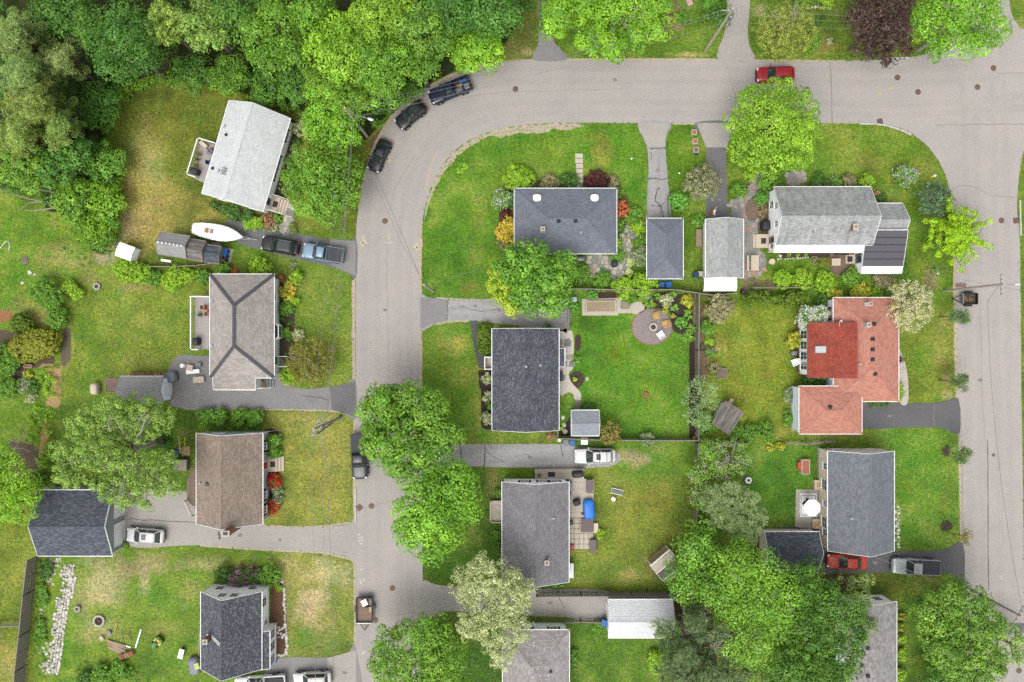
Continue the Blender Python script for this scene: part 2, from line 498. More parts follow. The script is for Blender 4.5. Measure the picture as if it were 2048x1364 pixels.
# ------------------------------------------------------------------ ground: one sheet, turf colours surveyed lawn by lawn
ROAD = smooth_loop([(706,1500),(709,1300),(710,1100),(709,850),(708,640),(710,520),(714,440),(722,380),(735,325),(757,270),
(792,220),(842,181),(900,151),(955,131),(1010,122),(1080,118),(1250,118),(1500,119),(1690,121),(1800,117),(1860,104),(1900,70),
(1930,10),(1950,-120),(2010,-120),(2018,0),(2034,46),(2080,60),(2400,66),(2400,268),(2080,272),(2052,290),(2040,340),(2034,410),
(2039,470),(2041,600),(2043,800),(2046,1000),(2050,1250),(2052,1500),(1934,1500),(1930,1300),(1926,1160),(1922,1050),(1917,860),(1912,700),
(1909,560),(1907,460),(1901,395),(1884,335),(1848,286),(1802,258),(1752,248),(1690,247),(1500,247),(1300,246),(1140,246),
(1062,249),(1003,257),(952,274),(908,303),(878,343),(857,390),(846,436),(842,490),(842,700),(843,900),(845,1100),(846,1300),(847,1500)],5)
DRIVES = {
'h9': [(713,478),(690,484),(600,468),(540,462),(500,452),(470,440),(452,442),(455,462),(478,486),(525,500),(600,520),(685,540),(712,556)],
'h10': [(711,760),(690,768),(640,776),(596,776),(570,764),(560,742),(556,712),(420,712),(347,718),(344,812),(500,818),(620,819),(680,823),(712,838)],
'h11': [(711,1040),(690,1050),(600,1053),(530,1050),(526,1000),(390,985),(255,985),(246,1088),(400,1090),(540,1099),(640,1104),(690,1112),(712,1124)],
'h12': [(712,1296),(690,1310),(640,1315),(560,1315),(535,1330),(520,1440),(712,1440)],
'pin': [(841,591),(868,597),(1000,600),(1133,600),(1134,662),(1110,660),(950,642),(900,642),(870,648),(841,660)],
'h7': [(842,896),(900,889),(1000,888),(1128,888),(1150,893),(1230,900),(1232,930),(1150,936),(1000,934),(930,934),(842,948)],
'h8': [(845,1164),(880,1170),(1000,1178),(1216,1182),(1217,1234),(1160,1240),(1130,1234),(1000,1230),(900,1222),(846,1234)],
'g2': [(1276,245),(1340,245),(1333,272),(1331,296),(1336,360),(1339,438),(1296,438),(1297,330),(1292,290)],
'g3': [(1391,245),(1474,245),(1460,280),(1452,296),(1455,400),(1458,442),(1414,442),(1412,300),(1404,275)],
'h4': [(1700,800),(1700,806),(1860,806),(1890,804),(1917,798),(1919,866),(1890,858),(1860,854),(1700,854)],
'h5': [(1530,1128),(1560,1150),(1640,1146),(1870,1146),(1900,1150),(1927,1162),(1925,1086),(1890,1098),(1860,1101),(1790,1101),(1660,1095),(1636,1060),(1530,1060)],
'n1': [(1079,-120),(1104,-120),(1106,62),(1118,95),(1133,120),(1067,120),(1074,92),(1078,62)],
'n2': [(1446,-120),(1500,-120),(1500,0),(1496,60),(1500,95),(1508,121),(1436,121),(1450,60),(1454,10)],
}
DRIVE_MAT = {'h9': 'drive_mid', 'h10': 'drive_grey', 'h11': 'drive_pale', 'h12': 'drive_grey', 'pin': 'drive_worn', 'h7': 'drive_worn', 'h8': 'drive_pale',
'g2': 'drive_worn_y', 'g3': 'drive_mid', 'h4': 'drive_black', 'h5': 'drive_black', 'n1': 'drive_grey', 'n2': 'drive_pale'}
FOREST = [(-300,-300),(1062,-300),(1060,20),(1005,115),(930,150),(870,178),(790,230),(745,290),(712,300),(640,300),(610,230),(540,212),(500,200),(420,178),(330,165),(275,180),
(240,210),(228,260),(245,340),(252,400),(250,460),(232,520),(200,500),(190,440),(120,430),(105,390),(30,385),(-300,370)]
G_REG = [   # polygon (photo px), turf colour
([(-300,370),(250,380),(250,540),(120,560),(110,620),(110,880),(-300,880)],(118,150,48)),
([(228,165),(620,150),(760,240),(715,470),(460,440),(250,540),(235,380)],(126,136,52)),
([(228,330),(400,390),(460,440),(330,480),(250,540)],(164,152,78)),
([(120,560),(460,520),(420,720),(345,760),(345,820),(120,850)],(132,150,56)),
([(545,500),(712,550),(712,768),(550,770)],(124,148,54)),
([(110,800),(400,815),(395,1000),(110,1000)],(98,130,42)),
([(520,818),(712,838),(712,1050),(530,1052)],(156,156,72)),
([(60,1095),(560,1095),(712,1120),(712,1310),(560,1320),(400,1420),(50,1420)],(122,150,52)),
([(560,1095),(712,1120),(712,1310),(560,1320)],(150,152,78)),
([(0,1000),(70,1000),(60,1420),(-200,1420),(-200,1000)],(130,145,52)),
([(843,250),(1290,246),(1297,440),(1240,600),(843,592)],(106,148,44)),
([(1335,246),(1400,246),(1412,440),(1340,560)],(104,142,38)),
([(843,660),(985,640),(985,890),(1120,890),(843,900)],(114,150,46)),
([(1134,580),(1390,585),(1388,880),(1120,880)],(102,148,44)),
([(843,935),(1010,935),(1010,1175),(846,1170)],(84,118,36)),
([(1130,930),(1390,880),(1390,1180),(1130,1180)],(132,146,58)),
([(1200,880),(1390,880),(1390,960),(1240,960)],(112,148,50)),
([(846,1230),(1010,1225),(1010,1420),(846,1420)],(82,120,36)),
([(1140,1240),(1340,1240),(1340,1420),(1140,1420)],(104,138,46)),
([(1470,247),(1760,247),(1900,400),(1912,800),(1800,800),(1560,580),(1470,420)],(112,146,46)),
([(1640,250),(1760,250),(1850,300),(1880,370),(1640,370)],(118,145,46)),
([(1395,590),(1600,600),(1590,880),(1395,880)],(138,152,52)),
([(1800,640),(1912,600),(1916,800),(1800,804)],(132,148,56)),
([(1710,855),(1916,862),(1924,1090),(1790,1100),(1780,890)],(108,150,50)),
([(1480,890),(1640,890),(1620,1060),(1480,1060)],(98,144,46)),
([(1640,1146),(1925,1156),(1925,1420),(1640,1420)],(98,126,40)),
([(1000,0),(1078,0),(1070,118),(1000,118)],(116,124,58)),
([(1130,-50),(1450,-50),(1440,118),(1130,118)],(112,145,46)),
([(1500,-50),(1860,-50),(1860,118),(1505,118)],(112,138,48)),
([(2030,-50),(2400,-50),(2400,60),(2040,50)],(130,146,60)),
([(2040,290),(2400,290),(2400,1500),(2045,1500)],(116,138,56)),
]
G_BLOB = [  # cx, cy, rx, ry, colour, strength : dry, lush and bare spots
(295,318,36,78,(206,188,122),.75),(300,400,56,60,(190,172,104),.7),(275,450,30,40,(196,172,116),.8),(340,250,60,45,(132,128,52),.5),(400,240,60,40,(110,122,44),.5),
(395,345,25,45,(84,112,40),.6),(380,420,40,25,(112,120,50),.6),(250,430,14,60,(205,180,140),.7),(300,190,40,18,(84,90,40),.7),
(130,520,60,28,(190,170,112),.7),(210,500,22,28,(196,178,150),.9),(185,560,26,12,(176,158,112),.5),(270,575,40,10,(190,160,120),.5),(60,620,45,30,(170,160,90),.6),
(75,640,30,22,(176,146,104),.7),(25,500,30,60,(96,146,40),.5),(300,650,70,40,(160,158,78),.5),(240,700,60,40,(124,150,54),.4),(330,640,60,50,(118,150,48),.4),(270,720,50,20,(166,158,84),.5),
(172,655,28,50,(92,138,40),.4),(190,760,30,80,(108,148,46),.5),(80,560,70,30,(96,142,40),.4),
(650,600,35,50,(150,160,72),.5),(690,650,20,60,(122,150,50),.5),(590,560,25,18,(184,170,110),.5),(640,545,60,14,(100,132,44),.5),
(640,870,30,60,(176,170,92),.5),(600,960,20,80,(130,146,58),.5),(660,950,18,90,(178,168,94),.5),(690,1000,14,50,(134,148,60),.5),(625,1000,14,60,(170,164,88),.5),(560,900,16,60,(120,140,50),.5),(620,835,60,12,(190,178,110),.6),(690,910,14,60,(172,164,90),.5),
(620,1215,38,40,(212,188,148),.85),(650,1145,48,26,(222,202,150),.85),(600,1160,30,20,(196,176,118),.5),(690,1210,16,90,(130,152,58),.7),(590,1280,40,30,(106,150,44),.7),(660,1290,30,20,(130,150,60),.5),
(200,1170,58,64,(206,190,146),.75),(300,1130,44,22,(200,180,136),.75),(200,1200,40,18,(206,186,140),.6),(290,1165,14,24,(206,186,150),.7),(330,1200,60,40,(112,152,46),.5),(380,1120,60,16,(150,160,70),.5),(450,1110,80,12,(112,138,44),.5),(200,1260,55,24,(196,178,130),.7),(130,1290,28,90,(84,132,40),.6),(320,1320,60,40,(100,144,44),.5),(20,1330,40,50,(196,168,110),.7),(20,1240,30,30,(120,142,50),.5),(260,1340,60,20,(86,118,44),.5),(155,1180,20,60,(150,156,80),.4),(420,1130,60,14,(200,184,130),.6),(570,1130,30,16,(206,188,136),.7),(690,1160,12,30,(210,192,150),.6),(640,1190,24,16,(216,194,150),.8),(380,1180,26,30,(186,172,110),.5),(330,1260,30,18,(180,170,100),.5),
(905,690,28,24,(196,182,96),.75),(930,750,18,26,(166,158,74),.6),(880,720,26,30,(138,150,56),.4),(900,800,40,50,(96,136,40),.4),(960,800,12,70,(170,158,86),.6),(920,880,70,8,(156,150,78),.5),(1060,878,50,12,(140,140,62),.5),
(960,395,22,26,(168,160,78),.5),(1010,340,50,26,(140,158,56),.45),(955,440,16,26,(150,150,64),.4),(950,510,18,24,(160,156,70),.45),(940,575,24,14,(158,152,72),.5),(890,480,30,50,(76,132,34),.45),(900,540,30,40,(84,134,36),.4),(1090,300,60,24,(140,156,50),.4),(1205,310,20,30,(182,172,84),.7),(1190,280,26,16,(150,150,60),.5),(1180,345,20,20,(170,164,76),.5),(1020,290,60,16,(86,136,34),.4),(1250,340,26,50,(84,146,34),.4),
(1235,700,30,30,(140,160,36),.4),(1310,720,40,30,(120,152,36),.35),(1300,800,40,40,(128,156,40),.35),(1200,660,40,30,(84,140,32),.4),(1340,840,30,24,(134,158,44),.35),(1220,790,14,10,(118,132,52),.4),(1250,860,60,14,(72,122,32),.4),
(1255,915,26,16,(206,186,150),.7),(1290,920,16,10,(206,186,150),.6),(1320,900,20,14,(176,166,100),.5),(1270,930,18,10,(196,176,130),.6),(1250,1020,40,60,(148,142,62),.5),(1320,1000,40,50,(158,152,70),.5),(1200,1060,20,60,(132,142,56),.4),(1280,1120,60,40,(128,134,54),.4),(1260,1150,26,14,(196,176,116),.6),(1310,1130,26,30,(150,124,92),.7),(1170,1130,22,16,(120,150,50),.5),(1350,1090,16,40,(150,142,70),.5),(1215,1090,12,20,(110,150,44),.5),
(860,960,20,40,(78,116,34),.4),(985,970,16,40,(166,148,92),.6),(900,1130,40,30,(84,132,38),.4),(870,1190,20,14,(170,150,112),.6),(870,1226,20,12,(186,160,130),.7),(920,1240,30,16,(150,146,74),.5),
(1560,350,30,20,(78,118,36),.4),(1700,300,60,14,(146,156,66),.5),(1740,330,50,18,(166,160,82),.5),(1800,290,26,18,(136,156,54),.4),(1850,340,26,30,(160,156,78),.5),(1800,400,26,30,(150,150,70),.4),(1700,345,40,12,(84,136,38),.4),(1875,390,12,40,(96,142,44),.5),(1790,480,20,40,(108,146,46),.5),(1840,520,26,40,(140,150,62),.5),(1860,440,20,20,(150,146,74),.5),(1868,560,18,22,(176,152,122),.7),(1880,650,18,20,(150,142,78),.5),(1893,645,9,12,(176,138,110),.6),(1893,760,9,12,(176,138,110),.7),(1880,710,20,40,(176,164,92),.6),(1840,720,24,30,(106,150,44),.6),(1905,690,8,60,(150,150,70),.4),(1895,790,14,8,(206,182,140),.6),
(1480,720,40,60,(154,154,62),.5),(1540,730,20,30,(160,156,66),.5),(1500,780,40,30,(152,150,60),.5),(1450,660,30,40,(130,146,52),.4),(1500,640,60,20,(140,150,52),.4),(1440,780,16,20,(112,146,46),.5),(1560,830,30,30,(128,146,52),.4),(1560,865,22,10,(186,166,96),.5),(1437,700,5,20,(190,176,110),.7),(1449,700,4,18,(190,176,110),.6),(1410,690,14,60,(140,108,88),.75),(1440,600,60,10,(96,124,44),.4),(1660,875,60,9,(176,158,96),.5),
(1850,980,50,50,(128,158,58),.5),(1860,900,40,24,(118,154,48),.4),(1895,930,14,40,(134,148,60),.4),(1820,1040,30,30,(90,144,40),.4),(1890,1010,16,20,(146,146,70),.5),(1890,1050,20,16,(130,140,60),.5),
(1740,1160,60,14,(140,132,66),.5),(1790,1180,40,16,(130,130,60),.5),(1850,1160,30,12,(150,136,76),.5),(1830,1300,16,60,(70,110,34),.4),
(1030,90,26,40,(148,142,82),.6),(1045,50,20,30,(110,118,56),.5),(1055,105,16,8,(206,184,140),.6),(1350,30,24,36,(164,132,110),.8),(1355,55,14,12,(184,144,126),.7),(1380,110,40,5,(206,180,130),.8),(1400,60,30,40,(120,152,48),.5),(1170,108,30,10,(96,124,44),.5),(1520,20,14,14,(206,186,146),.6),(1640,90,24,20,(182,160,104),.6),(1660,100,30,14,(150,142,66),.5),(1820,95,26,12,(140,132,66),.5),
]
G_DIRT = [  # beds, bare soil (polygon px, colour)
([(570,240),(596,238),(590,300),(574,400),(545,400),(566,330),(580,260)],(82,76,58)),
([(422,400),(470,418),(530,430),(560,440),(548,460),(470,440),(430,420)],(96,84,66)),
([(555,560),(590,575),(590,720),(556,720)],(94,84,66)),
([(128,655),(143,655),(143,715),(122,745),(124,690)],(118,108,92)),
([(0,660),(50,665),(110,705),(110,730),(60,736),(-50,730),(-50,650)],(104,92,76)),
([(-20,620),(28,622),(28,640),(-20,645)],(166,120,84)),
([(80,735),(124,735),(124,790),(118,815),(88,812),(104,780),(100,750)],(196,160,116)),
([(84,840),(100,840),(100,880),(76,940),(52,945),(60,915),(84,885)],(190,150,108)),
([(20,880),(70,890),(75,940),(40,960),(10,940)],(110,96,84)),
([(540,855),(560,860),(560,950),(538,1015),(528,1015),(528,860)],(84,66,58)),
([(541,1170),(566,1160),(573,1240),(573,1310),(545,1312)],(120,92,72)),
([(1000,380),(1030,377),(1030,480),(990,480),(1000,420)],(100,84,62)),
([(1030,360),(1235,360),(1260,400),(1250,480),(1234,480),(1234,378),(1030,378)],(98,104,58)),
([(955,742),(985,735),(985,862),(962,856),(964,800)],(72,60,54)),
([(1118,866),(1145,826),(1145,872),(1115,874)],(70,60,56)),
([(1148,668),(1160,668),(1163,700),(1150,705)],(88,74,66)),
([(1270,640),(1280,610),(1300,600),(1310,585),(1390,588),(1392,680),(1370,672),(1345,662),(1340,625),(1310,616),(1285,626)],(74,64,60)),
([(1190,582),(1280,584),(1275,602),(1190,598)],(82,66,58)),
([(1380,685),(1393,680),(1393,880),(1380,880)],(70,58,54)),
([(1395,590),(1412,640),(1416,760),(1398,760)],(140,120,98)),
([(1500,350),(1545,340),(1545,480),(1530,480),(1500,440),(1470,420)],(110,96,80)),
([(1560,505),(1700,505),(1700,520),(1640,515),(1560,518)],(86,72,60)),
([(1490,556),(1550,560),(1550,580),(1480,584)],(140,126,96)),
([(1570,575),(1620,575),(1610,582),(1570,582)],(120,100,82)),
([(1590,640),(1610,640),(1608,745),(1590,745)],(108,94,66)),
([(1633,890),(1644,890),(1644,1040),(1636,960)],(132,124,116)),
([(1500,1085),(1530,1060),(1530,1130),(1510,1130)],(104,90,84)),
([(1345,1185),(1420,1190),(1440,1364),(1390,1330),(1350,1230)],(84,62,48)),
([(1640,1150),(1720,1150),(1700,1180),(1640,1170)],(96,80,58)),
([(760,262),(795,226),(800,236),(760,290),(740,300),(740,280)],(132,108,82)),
([(870,180),(930,152),(932,160),(872,190)],(110,104,64)),
]
def grid_ground():
 fx = np.arange(-77,77.01,.25)
 fy = np.arange(-53,53.01,.25)
 xs = np.concatenate([[-3000,-900,-300,-120], fx,[120,300,900,3000]])
 ys = np.concatenate([[-3000,-900,-300,-120], fy,[120,300,900,3000]])
 X, Y = np.meshgrid(xs, ys)
 PX, PY = X * 16 + 1024,682 - Y * 16
 base = np.empty(X.shape + (3,))
 base[:] = S(112,140,46)
 for poly, c in G_REG:
  base[inpoly(PX, PY, poly)] = S(*c)
 def blur(a, k):
  for _ in range(k):
   p = np.pad(a,[(1,1),(1,1)] + [(0,0)] * (a.ndim - 2), 'edge')
   a = (p[:-2,1:-1] + p[2:,1:-1] + p[1:-1, :-2] + p[1:-1,2:] + p[1:-1,1:-1]) / 5
  return a
 base = blur(base,14)
 rs = np.random.default_rng(3)
 wob = blur(rs.normal(size=X.shape),6); wob /= wob.std()
 wob2 = blur(rs.normal(size=X.shape),30); wob2 /= wob2.std()
 for cx, cy, rx, ry, c, st in G_BLOB:
  d = np.sqrt(((PX - cx) / rx) ** 2 + ((PY - cy) / ry) ** 2) + .22 * wob + .12 * wob2
  w = np.clip(1.25 - d,0,1) ** .9 * st
  base = base * (1 - w[..., None]) + np.array(S(*c)) * w[..., None]
 base = base * np.array([.96,1.05,.9])
 # wide random tone of turf
 tone = 1 + .09 * wob2 + .05 * wob
 dry = np.clip(.10 * wob2 + .06 * wob,0,.4)[..., None]
 base = base * tone[..., None]
 base = base * (1 - dry) + np.array(S(176,164,92)) * dry
 dirt = np.zeros(X.shape)
 f = inpoly(PX, PY,[(1024 + (x - 1024) * 1.03,682 + (y - 682) * 1.03) for x, y in FOREST])
 dcol = base.copy()
 m = blur(f.astype(float),5)
 dcol[m > .01] = S(64,72,40); dirt = np.maximum(dirt, m)
 for poly, c in G_DIRT:
  m = inpoly(PX, PY, poly).astype(float)
  m2 = blur(m,2)
  dcol[m2 > .01] = S(*c)
  dirt = np.maximum(dirt, m2)
 far = (np.abs(X) > 100) | (np.abs(Y) > 80)
 base[far] = S(108,138,50); dirt[far] = 0
 nv = X.size
 ny, nx = X.shape
 co = np.stack([X, Y, np.zeros_like(X)],-1).reshape(-1,3)
 idx = np.arange(nv).reshape(ny, nx)
 q = np.stack([idx[:-1, :-1], idx[:-1,1:], idx[1:,1:], idx[1:, :-1]],-1).reshape(-1,4)
 me = np_mesh('ground', co, q)
 for nm, arr in (('gc', base),('dc', dcol)):
  a = me.attributes.new(nm, 'FLOAT_COLOR', 'POINT')
  a.data.foreach_set('color', np.concatenate([arr.reshape(-1,3), dirt.reshape(-1,1)],1).astype(np.float32).ravel())
 t = NT('turf')
 v = t.coord()
 ga = t.new('ShaderNodeAttribute', attribute_name='gc'); da = t.new('ShaderNodeAttribute', attribute_name='dc')
 n1 = t.noise(v,.7,5,.7); n2 = t.noise(v,2.6,4,.8); n3 = t.noise(v,5.5,2,.85)
 col = t.mix(t.ramp(n1,[(.42,0),(.68,.55)]), ga.outputs['Color'], t.mix(1, ga.outputs['Color'],(1.5,1.18,1.35), 'MULTIPLY'))
 col = t.mix(t.ramp(n1,[(.25,.5),(.45,0)]), col, t.mix(1, col,(.66,.84,.6), 'MULTIPLY'))
 col = t.mix(1, col, t.ramp(n2,[(.3,.6),(.5,.98),(.7,1.5)]), 'MULTIPLY')
 col = t.mix(.9, col, t.ramp(n3,[(.3,.58),(.7,1.44)]), 'MULTIPLY')
 n4 = t.noise(v,.3,4,.6)
 col = t.mix(t.ramp(n4,[(.52,0),(.6,.75)]), col, t.mix(1, col,(.72,.94,.95), 'MULTIPLY'))
 dcl = t.mix(1, da.outputs['Color'], t.ramp(n3,[(.3,.6),(.7,1.45)]), 'MULTIPLY')
 fac = t.ramp(t.math('ADD', da.outputs['Alpha'], t.math('MULTIPLY', t.math('SUBTRACT', n2,.5),.9)),[(.42,0),(.58,1)])
 col = t.mix(fac, col, dcl)
 t.bump(t.math('ADD', n2, t.math('MULTIPLY', n3,.6)),.8,.05)
 me.materials.append(t.fin(col,.95,0,.12))
 o = bpy.data.objects.new('ground', me)
 o['kind'] = 'structure'
 link(o)
 return base, dirt
def np_mesh(name, co, quads, smooth=False):
 me = bpy.data.meshes.new(name)
 co = np.ascontiguousarray(co, np.float32)
 quads = np.ascontiguousarray(quads, np.int32)
 k = quads.shape[1]
 me.vertices.add(len(co)); me.vertices.foreach_set('co', co.ravel())
 me.loops.add(quads.size); me.loops.foreach_set('vertex_index', quads.ravel())
 me.polygons.add(len(quads)); me.polygons.foreach_set('loop_start', np.arange(0, quads.size, k, dtype=np.int32))
 if smooth: me.polygons.foreach_set('use_smooth', np.ones(len(quads), bool))
 me.update(calc_edges=True)
 return me
GC, GD = grid_ground()
road = sheet('road', dense(W2(ROAD),1.2,.03),.02, M['road'])
for k, p in DRIVES.items():
 sub = 4 if k not in ('h4', 'h7') else 3
 o = sheet('driveway', dense(W2(smooth_loop(p, sub)),.6,.03),.03, M[DRIVE_MAT[k]])
 if k == 'pin': pin_drive = o
 if k == 'h7': h7_drive = o
 if k == 'g2': g2_drive = o
# apron ends of driveways (different paving where they meet the road)
for p, m in (([(841,594),(894,599),(894,641),(872,646),(841,657)], 'drive_grey'),([(660,775),(711,762),(712,834),(664,820)], 'drive_mid'),
([(1278,246),(1338,246),(1331,272),(1330,293),(1294,293),(1290,285)], 'drive_pale'),([(1393,246),(1472,246),(1458,280),(1453,295),(1412,295),(1404,275)], 'drive_pale'),
([(1868,806),(1916,800),(1918,863),(1868,854)], 'drive_black'),([(1079,-80),(1103,-80),(1104,62),(1079,62)], 'drive_dark'),([(655,1316),(712,1300),(712,1430),(655,1430)], 'drive_pale'),
([(660,478),(712,482),(711,552),(662,530)], 'drive_grey'),([(1936,1246),(2060,1246),(2060,1266),(1936,1266)], 'drive_mid')):
 sheet('apron', dense(W2(p),.6,.015),.036, M[m])
# paved path from drive to porch
sheet('path', dense(W2([(940,641),(955,641),(958,690),(968,710),(973,715),(973,737),(958,736),(950,700),(945,680)]),.5,.02),.04, M['drive_dark'])
sheet('path', dense(W2(smooth_loop([(1796,700),(1808,720),(1816,760),(1815,806),(1800,806),(1796,770)],4)),.5),.04, M['concrete'])
# sandy verge inside the bend and along kerbs
verge = [(1145,246),(1062,249),(1003,257),(952,274),(908,303),(878,343),(857,390),(846,436),(849,440),(862,396),(883,350),(914,312),(955,284),(985,270),(1000,276),(1040,266),(1075,268),(1110,258),(1135,262),(1170,252)]
sheet('verge', dense(W2(verge),.35,.12),.026, M['sandy'])
for pts, w in (([(707,560),(707,700),(708,765)],.4),([(709,840),(709,1040)],.35),([(843,440),(841,520),(841,590)],.35),([(842,660),(842,780)],.35),([(709,1125),(710,1290)],.3),([(1100,119),(1430,119)],.3),([(1512,121),(1690,122)],.25),
([(1909,500),(1911,700),(1914,795)],.4),([(1918,870),(1922,1085)],.3),([(740,320),(760,272),(792,222)],.5),([(860,172),(930,140),(1000,123)],.4),([(1345,248),(1390,248)],.2),
([(500,818),(600,819),(680,824),(706,838)],.3),([(540,1052),(620,1054),(700,1045)],.25),([(400,1091),(540,1100),(640,1105),(700,1118)],.3),([(870,649),(900,643),(938,642)],.25),([(870,596),(930,599),(1000,600)],.25)):
 strip('verge',[W(x, y)[:2] for p in [smooth_loop(pts,12, False)] for x, y in p], w,.0255 + random.random() * .002, M['sandy'], None)['kind'] = 'structure'
# wheel tracks worn along the lanes
LANE = [(777,1420),(777,1100),(776,800),(775,560),(779,450),(795,360),(835,275),(900,220),(980,190),(1070,183),(1300,183),(1600,184),(1850,185),(2100,165)]
LANE2 = [(1990,1420),(1983,1100),(1977,800),(1974,600),(1972,420),(1970,300),(1966,180),(1960,60)]
for lane, offs in ((LANE,(-46,-20,22,44)),(LANE2,(-40,-16,18,42))):
 q = smooth_loop(lane,8, False)
 for of in offs:
  pts = []
  for i, p in enumerate(q):
   a, b = q[max(i - 1,0)], q[min(i + 1, len(q) - 1)]
   l = math.dist(a, b) or 1
   pts.append(W(p[0] - (b[1] - a[1]) / l * of + random.uniform(-1,1), p[1] + (b[0] - a[0]) / l * of + random.uniform(-1,1))[:2])
  strip('wheel_track', pts,.8,.0225 if lane is LANE else .0212, M['road_wear'], road)
# cracks and seams in the paving
def crack(parent, pts, w=.07, m='crack_soft', z=.024, jit=1.2):
 q = smooth_loop(pts,8, False)
 q = [(x + random.uniform(-jit, jit), y + random.uniform(-jit, jit)) for x, y in q]
 o = strip('crack',[W(x, y)[:2] for x, y in q], w, z, M[m], parent)
 return o
crack(road,[(1660,122),(1663,180),(1664,246)],.1, 'seam', jit=.2)
crack(road,[(1870,250),(1950,249),(2048,248)],.1)
crack(road,[(1985,143),(2010,147),(2060,145)],.08)
crack(road,[(1893,385),(1920,372),(1950,374),(1980,390),(2030,395)],.08)
crack(road,[(1975,880),(1976,1000),(1976,1100),(1977,1180)],.1, 'tar', jit=.3)
crack(road,[(1960,600),(1965,800),(1972,900)],.06)
crack(road,[(740,345),(775,420),(800,480),(843,555)],.07)
crack(road,[(782,420),(790,380),(812,340),(830,310)],.06)
crack(road,[(775,480),(774,560),(776,700),(778,760)],.05)
crack(road,[(1450,120),(1465,170),(1480,246)],.06)
crack(road,[(1020,125),(1100,118)],.05)
crack(road,[(710,1018),(745,1012),(790,1000)],.06)
crack(road,[(780,1230),(845,1225)],.05)
crack(road,[(860,215),(960,190),(1100,182),(1250,178)],.05, jit=.6)
crack(road,[(1930,560),(1960,566),(2040,580)],.06)
crack(road,[(711,560),(711,700),(711,830)],.1, 'seam', jit=.3)
crack(road,[(1280,247),(1390,247)],.08, 'seam', jit=.2)
crack(road,[(1923,870),(1926,1090)],.06, 'seam', jit=.3)
for o, pts, w in ((g2_drive,[(1300,296),(1332,296)],.12),(g2_drive,[(1296,358),(1336,358)],.14),(g2_drive,[(1318,375),(1310,398),(1322,415),(1328,436)],.14),(g2_drive,[(1302,410),(1318,412),(1330,405)],.1),(g2_drive,[(1335,400),(1338,436)],.12),(g2_drive,[(1303,305),(1302,320)],.08),
(pin_drive,[(895,599),(895,641)],.1),(pin_drive,[(920,612),(960,622),(1000,618)],.06),(h7_drive,[(970,890),(968,934)],.16),(h7_drive,[(920,890),(924,932)],.12),(h7_drive,[(1122,890),(1126,915)],.14),(h7_drive,[(975,905),(990,915),(1010,925)],.07)):
 crack(o, pts, w, 'tar',.0365)
drive_of = {o.name: o for o in bpy.data.objects if o.name.startswith('driveway')}
dl = list(drive_of.values())
crack(dl[2],[(260,1038),(330,1042),(410,1046)],.08, 'tar',.0365)
crack(dl[2],[(437,1064),(440,1078)],.3, 'tar',.0365)
crack(dl[6],[(1118,1182),(1120,1200),(1130,1215)],.07, 'tar',.0365)
crack(dl[9],[(1868,806),(1868,855)],.08, 'seam',.037)
crack(dl[10],[(1742,1110),(1744,1145)],.07, 'tar',.0365)
crack(dl[1],[(600,790),(640,795),(658,800)],.1, 'tar',.0365)
# old oil drips and damp stains
for i,(x, y, r_) in enumerate(((1000,620,7),(1060,915,6),(950,612,5),(1315,340,5),(1433,380,6),(620,800,7),(480,1070,6),(560,1080,5),(1780,832,5),(1750,1125,6),(1100,1205,6),(690,1345,6),(1230,160,5),(770,620,5),(785,1290,6),(1960,760,5),(1440,400,4),(640,508,4))):
 q = [(x + math.cos(a) * r_ * random.uniform(.5,1.2), y + math.sin(a) * r_ * random.uniform(.3,.8)) for a in np.linspace(0,6,9)]
 sheet('stain', W2(smooth_loop(q,3)),.0385, M['oil'])
# utility survey paint on the road
def marks(lines, m='mark', w=.14, parent=road, z=.0245):
 for pts in lines:
  strip('paint_mark',[W(x, y)[:2] for x, y in smooth_loop(pts,4, False)], w, z, M[m], parent)
marks([[(727,470),(725,494)],[(719,484),(735,486)],[(722,489),(731,480)]])
marks([[(835,484),(833,502)],[(826,494),(838,496)],[(828,488),(838,500)]])
marks([[(778,312),(772,326)],[(770,318),(782,320)],[(774,322),(780,322)]])
marks([[(778,466),(778,480)],[(772,486),(786,485)]], w=.1)
marks([[(716,1076),(724,1074)],[(716,1082),(722,1080)],[(724,1072),(727,1086)],[(720,1088),(728,1085)],[(714,1070),(720,1068)]], 'mark_w',.1)
marks([[(1930,1150),(1932,1154)],[(1936,1149),(1938,1155)],[(1930,1152),(1938,1151)],[(1998,1152),(2006,1158)],[(2000,1158),(2004,1150)]], 'mark_w',.1)
marks([[(720,1140),(726,1137)],[(720,1158),(722,1168)],[(728,1156),(728,1164)]], 'mark_w',.1)
marks([[(1918,875),(1926,880)],[(1920,882),(1926,874)],[(1929,955),(1932,958)],[(724,1308),(730,1302)]], 'mark_w',.12)
marks([[(1395,123),(1404,126)],[(1410,124),(1404,128)]], 'pink',.08)
marks([[(1758,187),(1761,188)],[(1780,176),(1783,178)]], 'yellow',.22)
marks([[(875,300),(862,330),(852,380)]], 'sandy',.2)
